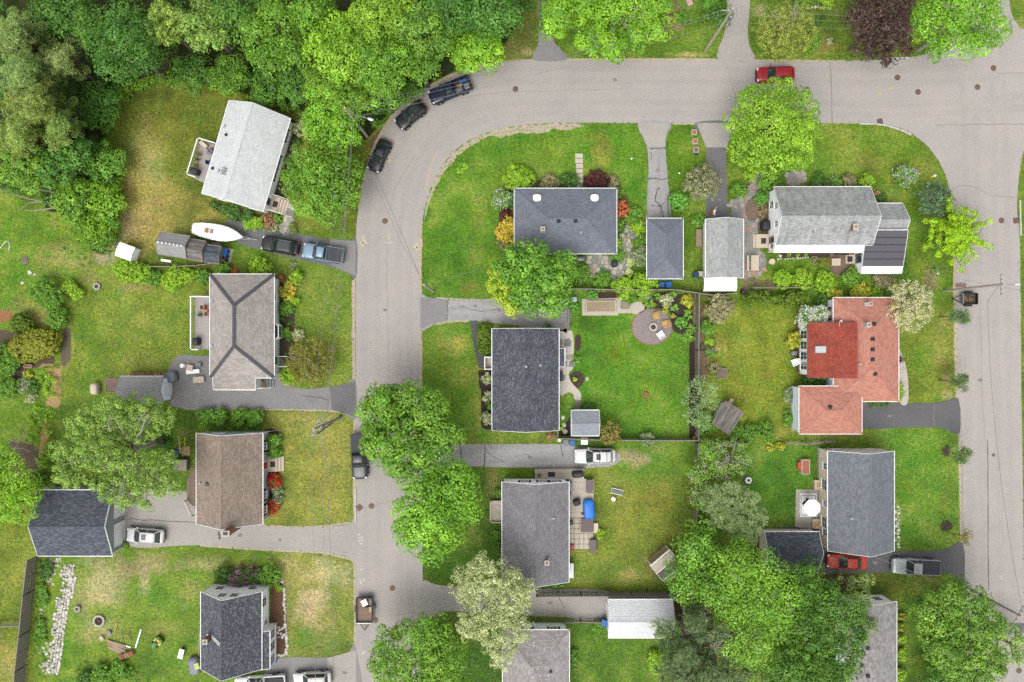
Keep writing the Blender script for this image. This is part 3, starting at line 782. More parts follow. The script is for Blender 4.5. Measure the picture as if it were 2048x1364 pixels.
# granite kerbs
def kerb(pts, label):
 t = thing('granite_kerb', label, 'kerb',(*W(*pts[0])[:2],0))
 o0 = t.location
 pl = [W(x, y) for x, y in pts]
 for a, b in zip(pl, pl[1:]):
  d = Vector(b) - Vector(a)
  n = max(1, round(d.length / 1.6))
  for i in range(n):
   p, q = Vector(a) + d * ((i + .02) / n), Vector(a) + d * ((i + .98) / n)
   p -= o0; q -= o0
   p.z = q.z = .065
   MB().bar(p, q,.17,.15).build('stone', M['granite'], t)
kerb([(1718,248),(1752,248.5),(1775,252),(1800,260),(1822,270)], 'pale granite kerb curving round the lawn corner at the junction')
kerb([(2039,400),(2040,440),(2041,472)], 'granite kerb beside the drain grate on the far side of the side street')
kerb([(711,975),(711,1012),(711,1045)], 'granite kerb behind the drain grate along the dry front lawn')
kerb([(1762,117),(1790,117),(1818,116)], 'granite kerb under the edge of the dark purple tree')
def manhole(px, py, label, grate=False, r=.36):
 t = thing('drain_grate' if grate else 'manhole_cover', label, 'drain' if grate else 'manhole', W(px, py,.02), random.random())
 if grate:
  m = MB()
  for i in range(6):
   m.box(-.32,-.3 + i * .11,0,.32,-.24 + i * .11,.02)
  m.build('bar', M['iron'], t)['kind'] = 'stuff'
  MB().box(-.36,-.36,-.01,.36,.36,.006).build('frame', M['iron'], t)
 else:
  MB().lathe([(r,0),(r,.012),(r - .05,.014)], n=20).build('rim', M['iron'], t)
  MB().lathe([(r - .06,.0145),(r - .06,.018),(.05,.021)], n=20).build('lid', M['iron'], t)
for a in ((1031,178, 'rusty manhole cover mid-road at the top of the bend'),(770,442, 'rusty manhole cover on the road south of the parked black sedan'),(1795,155, 'rusty manhole cover below the dark purple tree'),
(1836,184, 'rusty manhole cover, lowest of the four near the junction'),(1955,174, 'rusty manhole cover in the junction below the big green corner tree'),(1987,136, 'manhole cover with a crack running east, topmost in the junction'),
(785,1176, 'manhole cover on the road below the second street tree'),(2003,441, 'grey manhole cover beside the drain grate on the side street'),(743,1012, 'grey manhole cover next to the drain by the dry front lawn'),
(2038,1341, 'brown manhole cover in the bottom corner of the side street'),(1987,910, 'small brown manhole cover on the side street opposite the tan house'),(751,1240, 'brown manhole cover at the tongue of the open trailer'),(1887,372, 'small iron water valve cover near the blue-green shrub')):
 manhole(*a, r=.2 if 'small' in a[2] else .36)
for a in ((1760,243, 'drain grate against the granite kerb at the junction lawn'),(2032,441, 'rusty drain grate at the far kerb of the side street'),(719,1015, 'drain grate at the kerb of the dry front lawn')):
 manhole(*a, grate=True)
# ------------------------------------------------------------------ buildings
def slope(mb, A, B, C, D, course=.16, lip=.014):
 """one roof slope, eave A-B, ridge D-C, laid in real overlapping courses; uv in metres"""
 A, B, C, D = map(Vector,(A, B, C, D))
 u = (B - A).normalized()
 mid = ((C + D) / 2 - (A + B) / 2)
 vdir = (mid - u * mid.dot(u))
 n = max(2, int(vdir.length / course))
 nrm = u.cross(vdir).normalized()
 if nrm.z < 0: nrm = -nrm
 vl = vdir.length
 if mb.uv is None: mb.uv = []
 for i in range(n):
  t0, t1 = i / n,(i + 1) / n
  a, b = A.lerp(D, t0) + nrm * lip, B.lerp(C, t0) + nrm * lip
  c, d = B.lerp(C, t1), A.lerp(D, t1)
  ua, ub, uc, ud = (p.dot(u) for p in (a, b, c, d))
  mb.add([a, b, c, d],[(0,1,2,3)])
  mb.uv.append([(ua, vl * t0),(ub, vl * t0),(uc, vl * t1),(ud, vl * t1)])
  a2, b2 = A.lerp(D, t0) - nrm * (.0 if i else .02), B.lerp(C, t0) - nrm * (.0 if i else .02)
  mb.add([a2, b2, b, a],[(0,1,2,3)])
  mb.uv.append([(ua, vl * t0)] * 2 + [(ub, vl * t0)] * 2)
 return mb
class House:
 def __init__(s, name, label, px, py, ang=0.0, cat='house', z=0.0, group=None):
  s.root = thing(name, label, cat, W(px, py, z)[:2] + (0,), R(ang), group)
  s.inv = Matrix.Rotation(-R(ang),4, 'Z') @ Matrix.Translation((-s.root.location.x,-s.root.location.y,0))
  s.blocks = []
 def loc(s, px, py, z):
  return s.inv @ Vector(W(px, py, z))
 def block(s, cx, cy, Lpx, Wpx, ze, rise, kind='gable', axis=0, wall='white_wall', roof='sh_dark', ov=.35, hip=None, trim='white', cap=None, course=.16, z0=0.0, walls=True, cols=None, gable=(True, True), ridge_off=0.0):
  """cx, cy, Lpx (along ridge), Wpx: eave outline in photo px at height ze. axis 0: ridge along local x, 90: along local y"""
  k = (CAM_Z - ze) / FPX
  c = s.loc(cx, cy, ze)
  B = Matrix.Translation((c.x, c.y,0)) @ Matrix.Rotation(R(axis),4, 'Z')
  L, Wd = Lpx * k, Wpx * k
  hl, hw = L / 2, Wd / 2
  zr = ze + rise
  b = dict(B=B, L=L, W=Wd, ze=ze, rise=rise, kind=kind, ov=ov, wall=wall, hip=hip, ro=ridge_off)
  s.blocks.append(b)
  wl, ww = hl - (ov if kind != 'gable' else ov * .6), hw - ov
  ro = ridge_off * hw
  if walls:
   m = MB()
   zt = ze - .03
   yz = [(-ww, z0),(ww, z0),(ww, zt + (rise * ov / hw if kind == 'gable' else 0) - .12)]
   if kind == 'gable': yz.append((ro, zr - .14))
   yz.append((-ww, zt + (rise * ov / hw if kind == 'gable' else 0) - .12))
   m.loft([[(x, y, z) for y, z in yz] for x in (-wl, wl)])
   m.xf(B).build('wall', M[wall], s.root)
   m = MB()
   for sx in (-1,1):
    for sy in (-1,1):
     m.cbox(sx * (wl - .04), sy * (ww - .04), z0,.14,.14, ze - z0 - .18)
   for part in range(4):
    sx, sy = (-1,1)[part & 1],(-1,1)[part >> 1]
    MB().cbox(sx * (wl - .03), sy * (ww - .03), z0,.12,.12, ze - z0 - .2).xf(B).build('corner_board', M[trim], s.root)
   if z0 == 0:
    MB().box(-wl - .02,-ww - .02,0, wl + .02, ww + .02,.35).xf(B).build('foundation', M['concrete'], s.root)
  m = MB()
  if kind == 'gable':
   slope(m,(-hl,-hw, ze),(hl,-hw, ze),(hl, ro, zr),(-hl, ro, zr), course)
   slope(m,(hl, hw, ze),(-hl, hw, ze),(-hl, ro, zr),(hl, ro, zr), course)
  elif kind == 'hip':
   h = hip if hip is not None else hw
   slope(m,(-hl,-hw, ze),(hl,-hw, ze),(hl - h,0, zr),(-hl + h,0, zr), course)
   slope(m,(hl, hw, ze),(-hl, hw, ze),(-hl + h,0, zr),(hl - h,0, zr), course)
   slope(m,(hl,-hw, ze),(hl, hw, ze),(hl - h,0, zr),(hl - h,0, zr), course)
   slope(m,(-hl, hw, ze),(-hl,-hw, ze),(-hl + h,0, zr),(-hl + h,0, zr), course)
  elif kind == 'shed':       # low side at -y, high at +y
   slope(m,(-hl,-hw, ze),(hl,-hw, ze),(hl, hw, zr),(-hl, hw, zr), course)
  m.xf(B)
  ro_ = m.build('roof', M[roof], s.root)
  b['roof_obj'] = ro_
  # underside
  u = MB()
  e = .06
  if kind == 'gable':
   u.loft([[(x,-hw + .01, ze - e),(x, ro, zr - e),(x, hw - .01, ze - e),(x, ro, zr - e - .06)] for x in (-hl + .01, hl - .01)])
  elif kind == 'hip':
   u.box(-hl + .02,-hw + .02, ze - .08, hl - .02, hw - .02, ze - .03)
  else:
   u.loft([[(x,-hw + .01, ze - e - .1),(x, hw - .01, zr - e - .1),(x, hw - .01, zr - e),(x,-hw + .01, ze - e)] for x in (-hl + .01, hl - .01)])
  u.xf(B).build('soffit', M[trim], s.root)
  # fascia / gutters
  t = M[trim]
  if kind in ('gable', 'shed'):
   for sy, z in ((-1, ze),(1, ze if kind == 'gable' else zr)):
    MB().bar((-hl - .02, sy * (hw + .03), z - .07),(hl + .02, sy * (hw + .045), z - .07),.11,.13).xf(B).build('gutter', t, s.root)
   for sx in (-1,1):
    if kind == 'gable':
     for sy in (-1,1):
      MB().bar((sx * (hl + .035), sy * hw, ze - .07),(sx * (hl + .035), ro, zr - .07),.045,.17).xf(B).build('rake_board', t, s.root)
    else:
     MB().bar((sx * (hl + .035),-hw, ze - .07),(sx * (hl + .035), hw, zr - .07),.045,.17).xf(B).build('rake_board', t, s.root)
  else:
   for sy in (-1,1):
    MB().bar((-hl - .05, sy * (hw + .04), ze - .05),(hl + .05, sy * (hw + .04), ze - .05),.08,.12).xf(B).build('gutter', t, s.root)
   for sx in (-1,1):
    MB().bar((sx * (hl + .04),-hw + .02, ze - .052),(sx * (hl + .04), hw - .02, ze - .052),.08,.12).xf(B).build('gutter', t, s.root)
  # ridge caps
  cm = M[cap] if cap else M[roof]
  w = .24 if not cap else .42
  def capbar(p, q, ww_=w):
   mb = MB()
   p, q = Vector(p), Vector(q)
   n = max(1, int((q - p).length / .3))
   d = (q - p).normalized(); sd_ = d.cross(Vector((0,0,1))).normalized()
   up = sd_.cross(d)
   for i in range(n):
    a, c2 = p.lerp(q, i / n), p.lerp(q,(i + 1) / n)
    for sgn in (-1,1):
     dz = -.45 * ww_ / 2 if kind != 'hip' else -.3 * ww_ / 2
     mb.add([a + up * .045, a + sd_ * sgn * ww_ / 2 + up * (.045 + dz), c2 + sd_ * sgn * ww_ / 2 + up * (.03 + dz), c2 + up * .03],[(0,1,2,3) if sgn < 0 else (3,2,1,0)])
     if mb.uv is None: mb.uv = []
     mb.uv.append([(i * .3, sgn * .2),(i * .3, sgn * .4),(i * .3 + .28, sgn * .4),(i * .3 + .28, sgn * .2)])
   mb.xf(B).build('ridge_cap', cm, ro_)
  if kind == 'gable':
   capbar((-hl, ro, zr),(hl, ro, zr))
  elif kind == 'hip':
   capbar((-hl + h,0, zr),(hl - h,0, zr)) if hl - h > .2 else None
   for sx in (-1,1):
    for sy in (-1,1):
     capbar((sx * hl, sy * hw, ze),(sx * (hl - h),0, zr))
  return b
 def roofz(s, p, b):
  q = b['B'].inverted() @ Vector((p[0], p[1],0))
  hl, hw = b['L'] / 2, b['W'] / 2
  if b['kind'] == 'gable':
   ro = b['ro'] * hw
   y = q.y
   return b['ze'] + b['rise'] * ((hw - y) / (hw - ro) if y > ro else (y + hw) / (hw + ro))
  if b['kind'] == 'hip':
   h = b['hip'] if b['hip'] is not None else hw
   return b['ze'] + b['rise'] * max(0, min((hw - abs(q.y)) / hw,(hl - abs(q.x)) / h))
  return b['ze'] + b['rise'] * (q.y + hw) / b['W']
 def on(s, px, py, b):
  """point of the roof seen at a photo pixel"""
  z = b['ze']
  for _ in range(8):
   p = s.loc(px, py, z)
   z = s.roofz(p, b)
  return Vector((p.x, p.y, z))
 def window(s, b, side, u, z, w=.9, h=1.2, shutters=None, door=None, rows=1, cols=2):
  """side '+x','-x' gable ends, '+y','-y' eave sides of the block; u along the wall from its centre (m)"""
  hl = b['L'] / 2 - (b['ov'] if b['kind'] != 'gable' else b['ov'] * .6)
  hw = b['W'] / 2 - b['ov']
  d = {'+x': (hl,0,0), '-x': (-hl,0,180), '+y': (0, hw,90), '-y': (0,-hw,-90)}[side]
  Mx = b['B'] @ Matrix.Translation((d[0], d[1],0)) @ Matrix.Rotation(R(d[2]),4, 'Z')
  f = MB()
  for yy in (-w / 2, w / 2):
   f.box(-.02, yy + u - .05, z - .05,.06, yy + u + .05, z + h + .05)
  f.box(-.02, u - w / 2 + .05, z - .05,.055, u + w / 2 - .05, z + .04)
  f.box(-.02, u - w / 2 + .05, z + h - .04,.055, u + w / 2 - .05, z + h + .05)
  if not door:
   for c in range(1, cols):
    y = u - w / 2 + w * c / cols
    f.box(-.02, y - .02, z + .04,.045, y + .02, z + h - .04)
   for r_ in range(1, rows + 1):
    zz = z + h * r_ / (rows + 1)
    f.box(-.02, u - w / 2 + .05, zz - .02,.048, u + w / 2 - .05, zz + .02)
  f.xf(Mx)
  o = f.build('door' if door else 'window', M['white'], s.root)
  MB().box(-.01, u - w / 2 + .05, z + .04,.03, u + w / 2 - .05, z + h - .04).xf(Mx).build('panel' if door else 'pane', M[door] if door else M['glass'], o)
  if not door:
   MB().box(-.02, u - w / 2 - .1, z - .09,.12, u + w / 2 + .1, z - .05).xf(Mx).build('sill', M['white'], o)
  if shutters:
   for sg in (-1,1):
    MB().box(0, u + sg * (w / 2 + .2) - .14, z,.04, u + sg * (w / 2 + .2) + .14, z + h).xf(Mx).build('shutter', M[shutters], s.root)
  return o
 def chimney(s, px, py, b, w=.5, l=.5, h=1.0, m='brick', flue=True):
  p = s.on(px, py, b)
  c = MB().cbox(p.x, p.y, p.z - .4, w, l, h + .4)
  o = c.build('chimney', M[m], s.root)
  MB().cbox(p.x, p.y, p.z + h, w + .1, l + .1,.08).build('cap', M['concrete'], o)
  if flue: MB().lathe([(.12, p.z + h + .08),(.12, p.z + h + .22),(.09, p.z + h + .22),(.09, p.z + h + .1)], p.x, p.y,10).build('flue', M['clay'], o)
  MB().cbox(p.x, p.y, p.z - .32, w + .2, l + .2,.36).build('flashing', M['galv'], o)
  return o
 def vent(s, px, py, b, kind='box'):
  p = s.on(px, py, b)
  if kind == 'box':
   m = MB(); m.cbox(p.x, p.y, p.z - .08,.42,.42,.26,.05)
   m.build('roof_vent', M['black_metal'], s.root)
  elif kind == 'pipe':
   m = MB(); m.tube([(p.x, p.y, p.z - .1),(p.x, p.y, p.z + .4)],.055,8)
   o = m.build('vent_pipe', M['white_plastic'], s.root)
   MB().lathe([(.2, p.z - .12),(.2, p.z + .06),(.07, p.z + .12)], p.x, p.y,10).build('boot', M['grey_plastic'], o)
  elif kind == 'dark':
   MB().lathe([(.16, p.z - .1),(.16, p.z + .12),(.2, p.z + .13),(.12, p.z + .22)], p.x, p.y,10).build('roof_vent', M['black_metal'], s.root)
  elif kind == 'dome':
   m = MB()
   rings = []
   for r_, dz in ((1.0,.0),(1.0,.12),(.86,.2),(.55,.26),(.15,.28)):
    ring = []
    for k in range(20):
     a = 2 * math.pi * k / 20
     x, y = math.cos(a), math.sin(a)
     if y > .2: y = .2 + (y - .2) * .9; x = max(-.95, min(.95, x * 1.35))
     ring.append((p.x + x * .5 * r_, p.y + y * .5 * r_, p.z + dz + .02))
    rings.append(ring)
   m.loft(rings)
   m.build('skylight_dome', M['white_plastic'], s.root, smooth=False)
 def steps(s, b, side, u, w=1.4, n=3, rise=.18, run=.3, mat='cream_plastic', landing=1.2, rail='white', mat_col=True):
  hl = b['L'] / 2 - (b['ov'] if b['kind'] != 'gable' else b['ov'] * .6)
  hw = b['W'] / 2 - b['ov']
  d = {'+x': (hl,0,0), '-x': (-hl,0,180), '+y': (0, hw,90), '-y': (0,-hw,-90)}[side]
  Mx = b['B'] @ Matrix.Translation((d[0], d[1],0)) @ Matrix.Rotation(R(d[2]),4, 'Z')
  H = n * rise
  MB().box(.01, u - w / 2,0, landing, u + w / 2, H).xf(Mx).build('landing', M[mat], s.root)
  for i in range(n - 1):
   MB().box(landing + i * run + .004, u - w / 2 + .02,0, landing + (i + 1) * run, u + w / 2 - .02, H - (i + 1) * rise).xf(Mx).build('step', M[mat], s.root)
  if rail:
   for sg in (-1,1):
    m = MB()
    y = u + sg * (w / 2 + .03)
    xe = landing + (n - 1) * run
    m.bar((.05, y, H + .9),(landing, y, H + .9),.07)
    m.bar((landing, y, H + .9),(xe, y,.95),.06)
    for x in np.arange(.1, landing + .01,.18): m.bar((x, y, H),(x, y, H + .88),.03)
    m.bar((landing, y,0),(landing, y, H + 1),.09)
    m.bar((xe, y,0),(xe, y,1.0),.09)
    m.xf(Mx).build('railing', M[rail], s.root)
  if mat_col:
   MB().box(.35, u - .35, H + .002,.95, u + .35, H + .02).xf(Mx).build('doormat', M['black_cloth'], s.root)
def dish(h, px, py, b, r=.42):
 p = h.on(px, py, b)
 d = MB().lathe([(.03,.0),(r * .5,.03),(r * .85,.09),(r,.15),(r * .97,.16),(r * .8,.11),(r * .4,.05),(.02,.03)],0,0,18)
 d.xf(Matrix.Translation((p.x, p.y, p.z + .55)) @ Matrix.Rotation(R(35),4, 'Y'))
 o = d.build('satellite_dish', M['white_plastic'], h.root, smooth=True)
 MB().tube([(p.x - .4, p.y, p.z - .1),(p.x - .3, p.y, p.z + .4),(p.x, p.y, p.z + .55)],.03,6).build('arm', M['grey_metal'], o)
# --- house under the pale tree crown in the middle: charcoal gable
h = House('house', 'single storey charcoal shingle roofed house in the middle, stone walk along its side',1051,759)
b = h.block(1051,759,203,133,3.0,1.7, 'gable',90, 'white_wall', 'sh_pin')
HP = h
h.vent(1081,730, b, 'pipe'); h.vent(1052,733, b, 'pipe')
e = h.block(1122,715,36,14,2.5,.25, 'shed',90, 'white_wall', 'sh_dark',.12)
for u in (-3.5,2.5): h.window(b, '-x', u * .5,1.0); h.window(b, '+x', u * .5,1.0)
for u in (-4,-1.5,4): h.window(b, '+y', u,1.0,1.4,1.3); h.window(b, '-y', u,1.0,1.0,1.2)
h.window(b, '+y',-2.1,.45,.95,2.0, door='red_paint')
p = h.loc(979,726,.3)
MB().box(p.x - .5, p.y - .75,0, p.x + .5, p.y + .75,.3).build('stoop', M['concrete'], h.root)
fr = MB()
for q in ((-.62,-.8,-.5,.8),(-.5,-.8,.7,-.68),(-.5,.68,.7,.8)):
 fr.box(p.x + q[0], p.y + q[1],.3, p.x + q[2], p.y + q[3],1.15)
fr.build('stoop_rail', M['white'], h.root)
p = h.loc(1118,752,.5)
MB().box(p.x - .3, p.y - .6,0, p.x + .45, p.y + .6,.9).build('utility_box', M['black_metal'], h.root)
# --- slate hip house at the top with two skylight domes
h = House('house', 'slate blue hip roofed house with two white skylight domes',1131,442)
b = h.block(1131,442,204,130,2.9,1.7, 'hip',0, 'white_wall', 'sh_slate',.45, course=.2)
for px in (1074,1189): h.vent(px,396, b, 'dome')
for px in (1117,1151): h.vent(px,442, b)
h.chimney(1085,460, b,.45,.5,.8)
h.vent(1162,465, b, 'pipe')
for u in (-4,-1,2,4.6): h.window(b, '-y', u,.9,1.3,1.3)
for u in (-4,4): h.window(b, '+y', u,.9,1.3,1.3)
h.window(b, '+y',.3,.45,.95,2.0, door='red_paint')
for u in (-2,2): h.window(b, '+x', u,.9); h.window(b, '-x', u,.9)
# --- hip garage beside it
h = House('garage', 'detached garage with slate blue hip roof and white eaves',1330,497, cat='garage')
b = h.block(1330,497,120,72,2.7,1.1, 'hip',90, 'cream_wall', 'sh_slate',.35, course=.2)
h.window(b, '+x',0,.05,2.6,2.1, door='white')
h.window(b, '+y',1.5,1.1); h.window(b, '-y',-1,1.1)
# --- light grey gable garage with canopy
h = House('garage', 'narrow garage with weathered light grey gable roof',1449,497, cat='garage')
b = h.block(1449,497,117,75,2.6,1.25, 'gable',90, 'cream_wall', 'sh_greylt',.3)
h.window(b, '+x',0,.05,2.6,2.1, door='white')
h.window(b, '-y',1,1.1); h.window(b, '-y',-2,1.1)
# --- white house with grey gable and dark metal wing
def flashing(b, t1, mat='white'):
 """pale metal strip along the low eave (-y side) up to fraction t1 of the slope"""
 hl, hw, run = b['L'] / 2, b['W'] / 2,(b['W'] if b['kind'] == 'shed' else b['W'] / 2)
 y1, z1 = -hw + run * t1, b['ze'] + b['rise'] * t1
 o = MB().loft([[(x,-hw - .03, b['ze'] - .01),(x, y1, z1 + .015),(x, y1, z1 + .04),(x,-hw - .03, b['ze'] + .03)] for x in (-hl + .02, hl - .02)])
 o.xf(b['B']).build('eave_flashing', M[mat], b['roof_obj'])
h = House('house', 'white house with stained grey gable roof and a dark metal roofed wing',1640,436)
b = h.block(1644.5,439,193,130,2.5,2.55, 'gable',0, 'white_wall', 'sh_greystain',.25)
flashing(b,.2)
h.chimney(1705,456, b,.5,.7,.75)
h.vent(1628,462, b, 'pipe')
for u in (-1.6,.6): h.window(b, '-x', u,2.55,.75,.9, rows=1)
h.window(b, '-x',2.3,.3,.95,2.0, door='glass')
h.window(b, '-x',-2.0,.8,.8,1.2)
h.steps(b, '-x',2.3,1.7,2,.15, landing=1.6, rail=None)
for u in (-4.5,-1.5,1.5): h.window(b, '-y', u,.8,1.2,1.2); h.window(b, '+y', u,.8,1.2,1.2)
# east wing
w1 = h.block(1772,444,66,74,2.2,1.7, 'gable',0, 'white_wall', 'sh_greystain',.2)
w2 = h.block(1763,505,81,82,2.1,1.4, 'shed',0, 'white_wall', 'roof_metal',.12)
flashing(w2,.16)
for i in range(1,5):
 q = [w2['B'] @ Vector((x,-w2['W'] / 2 + w2['W'] * (.16 + .84 * i / 5), w2['ze'] + w2['rise'] * (.16 + .84 * i / 5) + .03)) for x in (-w2['L'] / 2, w2['L'] / 2)]
 MB().bar(q[0], q[1],.06,.06).build('seam', M['black_metal'], w2['roof_obj'])
h.window(w2, '-x',.6,.3,1.3,1.75, door='glass')
h.steps(w2, '-x',.6,1.1,2,.15, landing=.8, rail=None)
o = MB().lathe([(.32,0),(.3,.05),(.05,.06)],0,0,14).xf(Matrix.Translation((b['B'] @ Vector((-b['L'] / 2 + .13,-3.1,1.5)))) @ Matrix.Rotation(R(-90),4, 'Y'))
o.build('wall_plaque', M['terracotta'], h.root)
M['skylight'] = glass('skylight_glass',(.3,.32,.33),.3)
# --- L-shaped pink-red roofed house
h = House('house', 'rambling house with pale salmon shingle roof and a redder middle wing',1727,699)
b = h.block(1732,699,207,130,3.0,1.5, 'hip',90, 'blue_wall', 'sh_pink',.2, course=.15)
b2 = h.block(1661,820,125,95,3.2,1.0, 'hip',0, 'blue_wall', 'sh_pink',.2, course=.15)
b3 = h.block(1661,700.5,109,89,3.3,1.05, 'shed',-90, 'white_wall', 'sh_red',.2, trim='red_trim')
p = h.on(1641,699, b3)
o = MB().cbox(p.x, p.y, p.z - .05,1.4,.85,.16).build('skylight', M['galv'], h.root)
MB().cbox(p.x, p.y, p.z + .1,1.24,.72,.03).build('pane', M['skylight'], o)
for q in ((1748,648),(1745,678),(1745,699),(1745,719),(1750,748)): h.vent(*q, b)
h.vent(1660,814, b2)
h.chimney(1733,650, b,.42,.5,.55, 'concrete'); c = h.chimney(1733,609, b,.4,.4,.9, 'white')
h.vent(1718,728, b, 'pipe')
dish(h,1676,647, b)
for u in (-1.9,-.6,.7,1.9): h.window(b3, '-y', u,.6,1.0,1.9)
h.window(b, '+y',-4.4,.9,.9,1.2, 'red_paint'); h.window(b, '+y',-1.5,.9)
for u in (-5,-2,1): h.window(b, '-y', u,.9,1.4,1.3)
h.window(b2, '+x',0,.05,2.6,2.1, door='white')
# --- tan two storey house
h = House('house', 'tan sided house with steel grey gable roof, red sedan parked at its end',1722,1002)
b = h.block(1722,1002,199,132,3.3,2.4, 'gable',90, 'tan_wall', 'sh_tan5',.2, course=.18)
for u, z, w, hh in ((-4.0,1.6,.8,1.1),(-1.7,1.2,1.3,1.3),(.6,1.6,.7,1.1),(2.9,1.2,1.3,1.3),(4.1,1.5,.8,1.2)):
 h.window(b, '+y', u, z, w, hh)
for u in (-2.2,2.0): h.window(b, '+x', u,1.2,1.0,1.2); h.window(b, '-x', u,1.2,1.0,1.2)
h.window(b, '+x',0,3.4,.9,1.0)
for u in (-4,-1.5,1.5,4): h.window(b, '-y', u,1.1,1.0,1.2)
h.vent(1702,1036, b, 'pipe'); 
p = h.loc(1638,938,.6)
for px, py, w_, l_ in ((1638,970,1.1,1.2),(1634,1048,1.1,1.2)):
 p = h.loc(px, py,.5)
 MB().box(p.x - w_ / 2, p.y - l_ / 2,0, p.x + w_ / 2, p.y + l_ / 2,.5).build('step', M['cream_plastic'], h.root)
 MB().box(p.x - .3, p.y - .3,.502, p.x + .3, p.y + .3,.52).build('doormat', M['tan_cushion'], h.root)
# --- charcoal garage west of it
h = House('garage', 'low garage with charcoal gable roof beside the tan house',1590,1098, cat='garage')
b = h.block(1584,1101,108,74,2.5,1.25, 'gable',0, 'tan_wall', 'sh_dark',.25)
h.window(b, '+x',0,.05,2.4,2.0, door='white')
# --- house in the bottom corner half hidden by trees
h = House('house', 'house with streaky weathered grey roof half hidden under trees at the bottom edge',1738,1320)
b = h.block(1740,1300,194,106,3.0,1.3, 'gable',90, 'white_wall', 'sh_tailgrey',.3)
h.chimney(1725,1277, b,.9,.45,.5, 'brick', False)
h.vent(1735,1296, b); h.vent(1736,1352, b); h.vent(1722,1330, b, 'dark'); h.vent(1703,1334, b, 'pipe')
for u in (-1.6,1.2): h.window(b, '+x', u,1.0)
# --- mid grey gable with deck
h = House('house', 'mid grey gable roofed house with a long pale deck on its east side',1070,1062)
b = h.block(1071,1064,200,133,3.0,1.75, 'gable',90, 'white_wall', 'sh_grey7',.25)
H7 = h
h.chimney(1093,1122, b,.45,.5,.75)
h.vent(1107,1036, b, 'pipe')
for u in (-2.4,-.9,1.3): h.window(b, '+x', u,1.2,.9,1.2, 'black_metal')
for u in (-4,1.5,4.5): h.window(b, '-y', u,.9,1.2,1.3); h.window(b, '+y', u,.9,1.2,1.3)
h.window(b, '+y',1.8,.45,.95,2.0, door='green_paint')
p = h.loc(1142,1140,.8)
MB().box(p.x - .25, p.y - .9,0, p.x + .3, p.y + .9,1.1).build('cellar_hatch', M['galv'], h.root)
# --- dusty hip house at the bottom edge
h = House('house', 'house with dusty grey hip roof and pale green wall at the bottom edge',1072,1350)
b = h.block(1072,1360,200,133,3.2,1.7, 'hip',90, 'pale_green_wall', 'sh_grey8',.3, hip=4.6, course=.2)
h.vent(1101,1343, b, 'dark')
for u in (-2.2,1.0): h.window(b, '+x', u,1.5,.9,.9, 'black_metal')
for u in (-4,-1,2): h.window(b, '+y', u,1.2,1.2,1.2); h.window(b, '-y', u,1.2,1.2,1.2)
sp_ = MB()
for _ in range(60):
 p = h.on(random.uniform(1050,1136), random.uniform(1270,1362), b)
 r_ = random.uniform(.03,.07)
 sp_.lathe([(r_, p.z + .02),(r_ * .5, p.z + .05)], p.x, p.y,5)
o = sp_.build('fallen_petals', M['white_plastic'], b['roof_obj']); o['kind'] = 'stuff'
# --- white roofed garage
h = House('garage', 'white walled garage with near white shingle roof behind the stockade fence',1280,1238, cat='garage')
b = h.block(1281,1237.5,128,76,2.4,1.1, 'gable',0, 'white_wall', 'sh_garlt',.15, course=.32)
h.window(b, '+y',-.1,1.2,.7,.8); h.window(b, '-x',0,.05,2.6,2.1, door='white'); h.window(b, '-y',1,1.0)
# --- white roofed house, turned
ANG9 = math.degrees(math.atan2(188,55)) - 0
h = House('house', 'white house with near white gable roof, turned at an angle to the street',493,315,90 - 16.4)
b = h.block(492,312,194,127,2.8,2.5, 'gable',0, 'white_wall', 'sh_white',.25)
H9 = h
h.vent(453,270, b, 'dark'); h.vent(438,342, b, 'pipe'); h.vent(426,337, b, 'dark'); h.vent(450,253, b, 'pipe')
p = h.on(450,343, b)
fr = MB()
for i in range(4): fr.bar((p.x - .45, p.y - .3 + i * .2, p.z + .2),(p.x + .45, p.y - .3 + i * .2, p.z + .2),.05)
for i in range(3): fr.bar((p.x - .35 + i * .35, p.y - .45, p.z + .14),(p.x - .35 + i * .35, p.y + .45, p.z + .14),.05)
fr.build('roof_rack', M['grey_metal'], h.root)
for u in (4.0,-.2): h.window(b, '-y', u,1.2,1.0 if u > 2 else 2.6,1.2, 'black_metal', cols=2 if u > 2 else 3)
h.window(b, '-y',-4.4,.6,.95,1.95, door='navy_plastic')
h.steps(b, '-y',-4.4,1.9,4,.15,.32, landing=1.1, rail='white')
for u in (-2,2): h.window(b, '-x', u,1.2,1.0,1.2); h.window(b, '+x', u,1.2,1.0,1.2)
for u in (-4,2): h.window(b, '+y', u,1.2,1.2,1.2)
# --- warm grey hip house with dark hip lines
h = House('house', 'house with warm grey hip roof outlined by dark ridge caps',484,655)
b = h.block(484,652,207,128,3.3,2.5, 'hip',90, 'grey_wall', 'sh_hip',.4, cap='sh_ridge_dk', course=.2)
b2 = h.block(469,764,84,30,3.15,.3, 'shed',0, 'grey_wall', 'sh_hip',.1, course=.2)
H10 = h
h.vent(426,604, b, 'pipe'); h.vent(426,692, b, 'pipe')
h.window(b, '-y',3.6,1.5,.9,1.2)
h.window(b, '-y',-4.2,.8,1.0,2.05, door='green_paint')
h.window(b, '+y',3,1.6,1.4,1.2); h.window(b, '+y',-1,1.6,1.4,1.2)
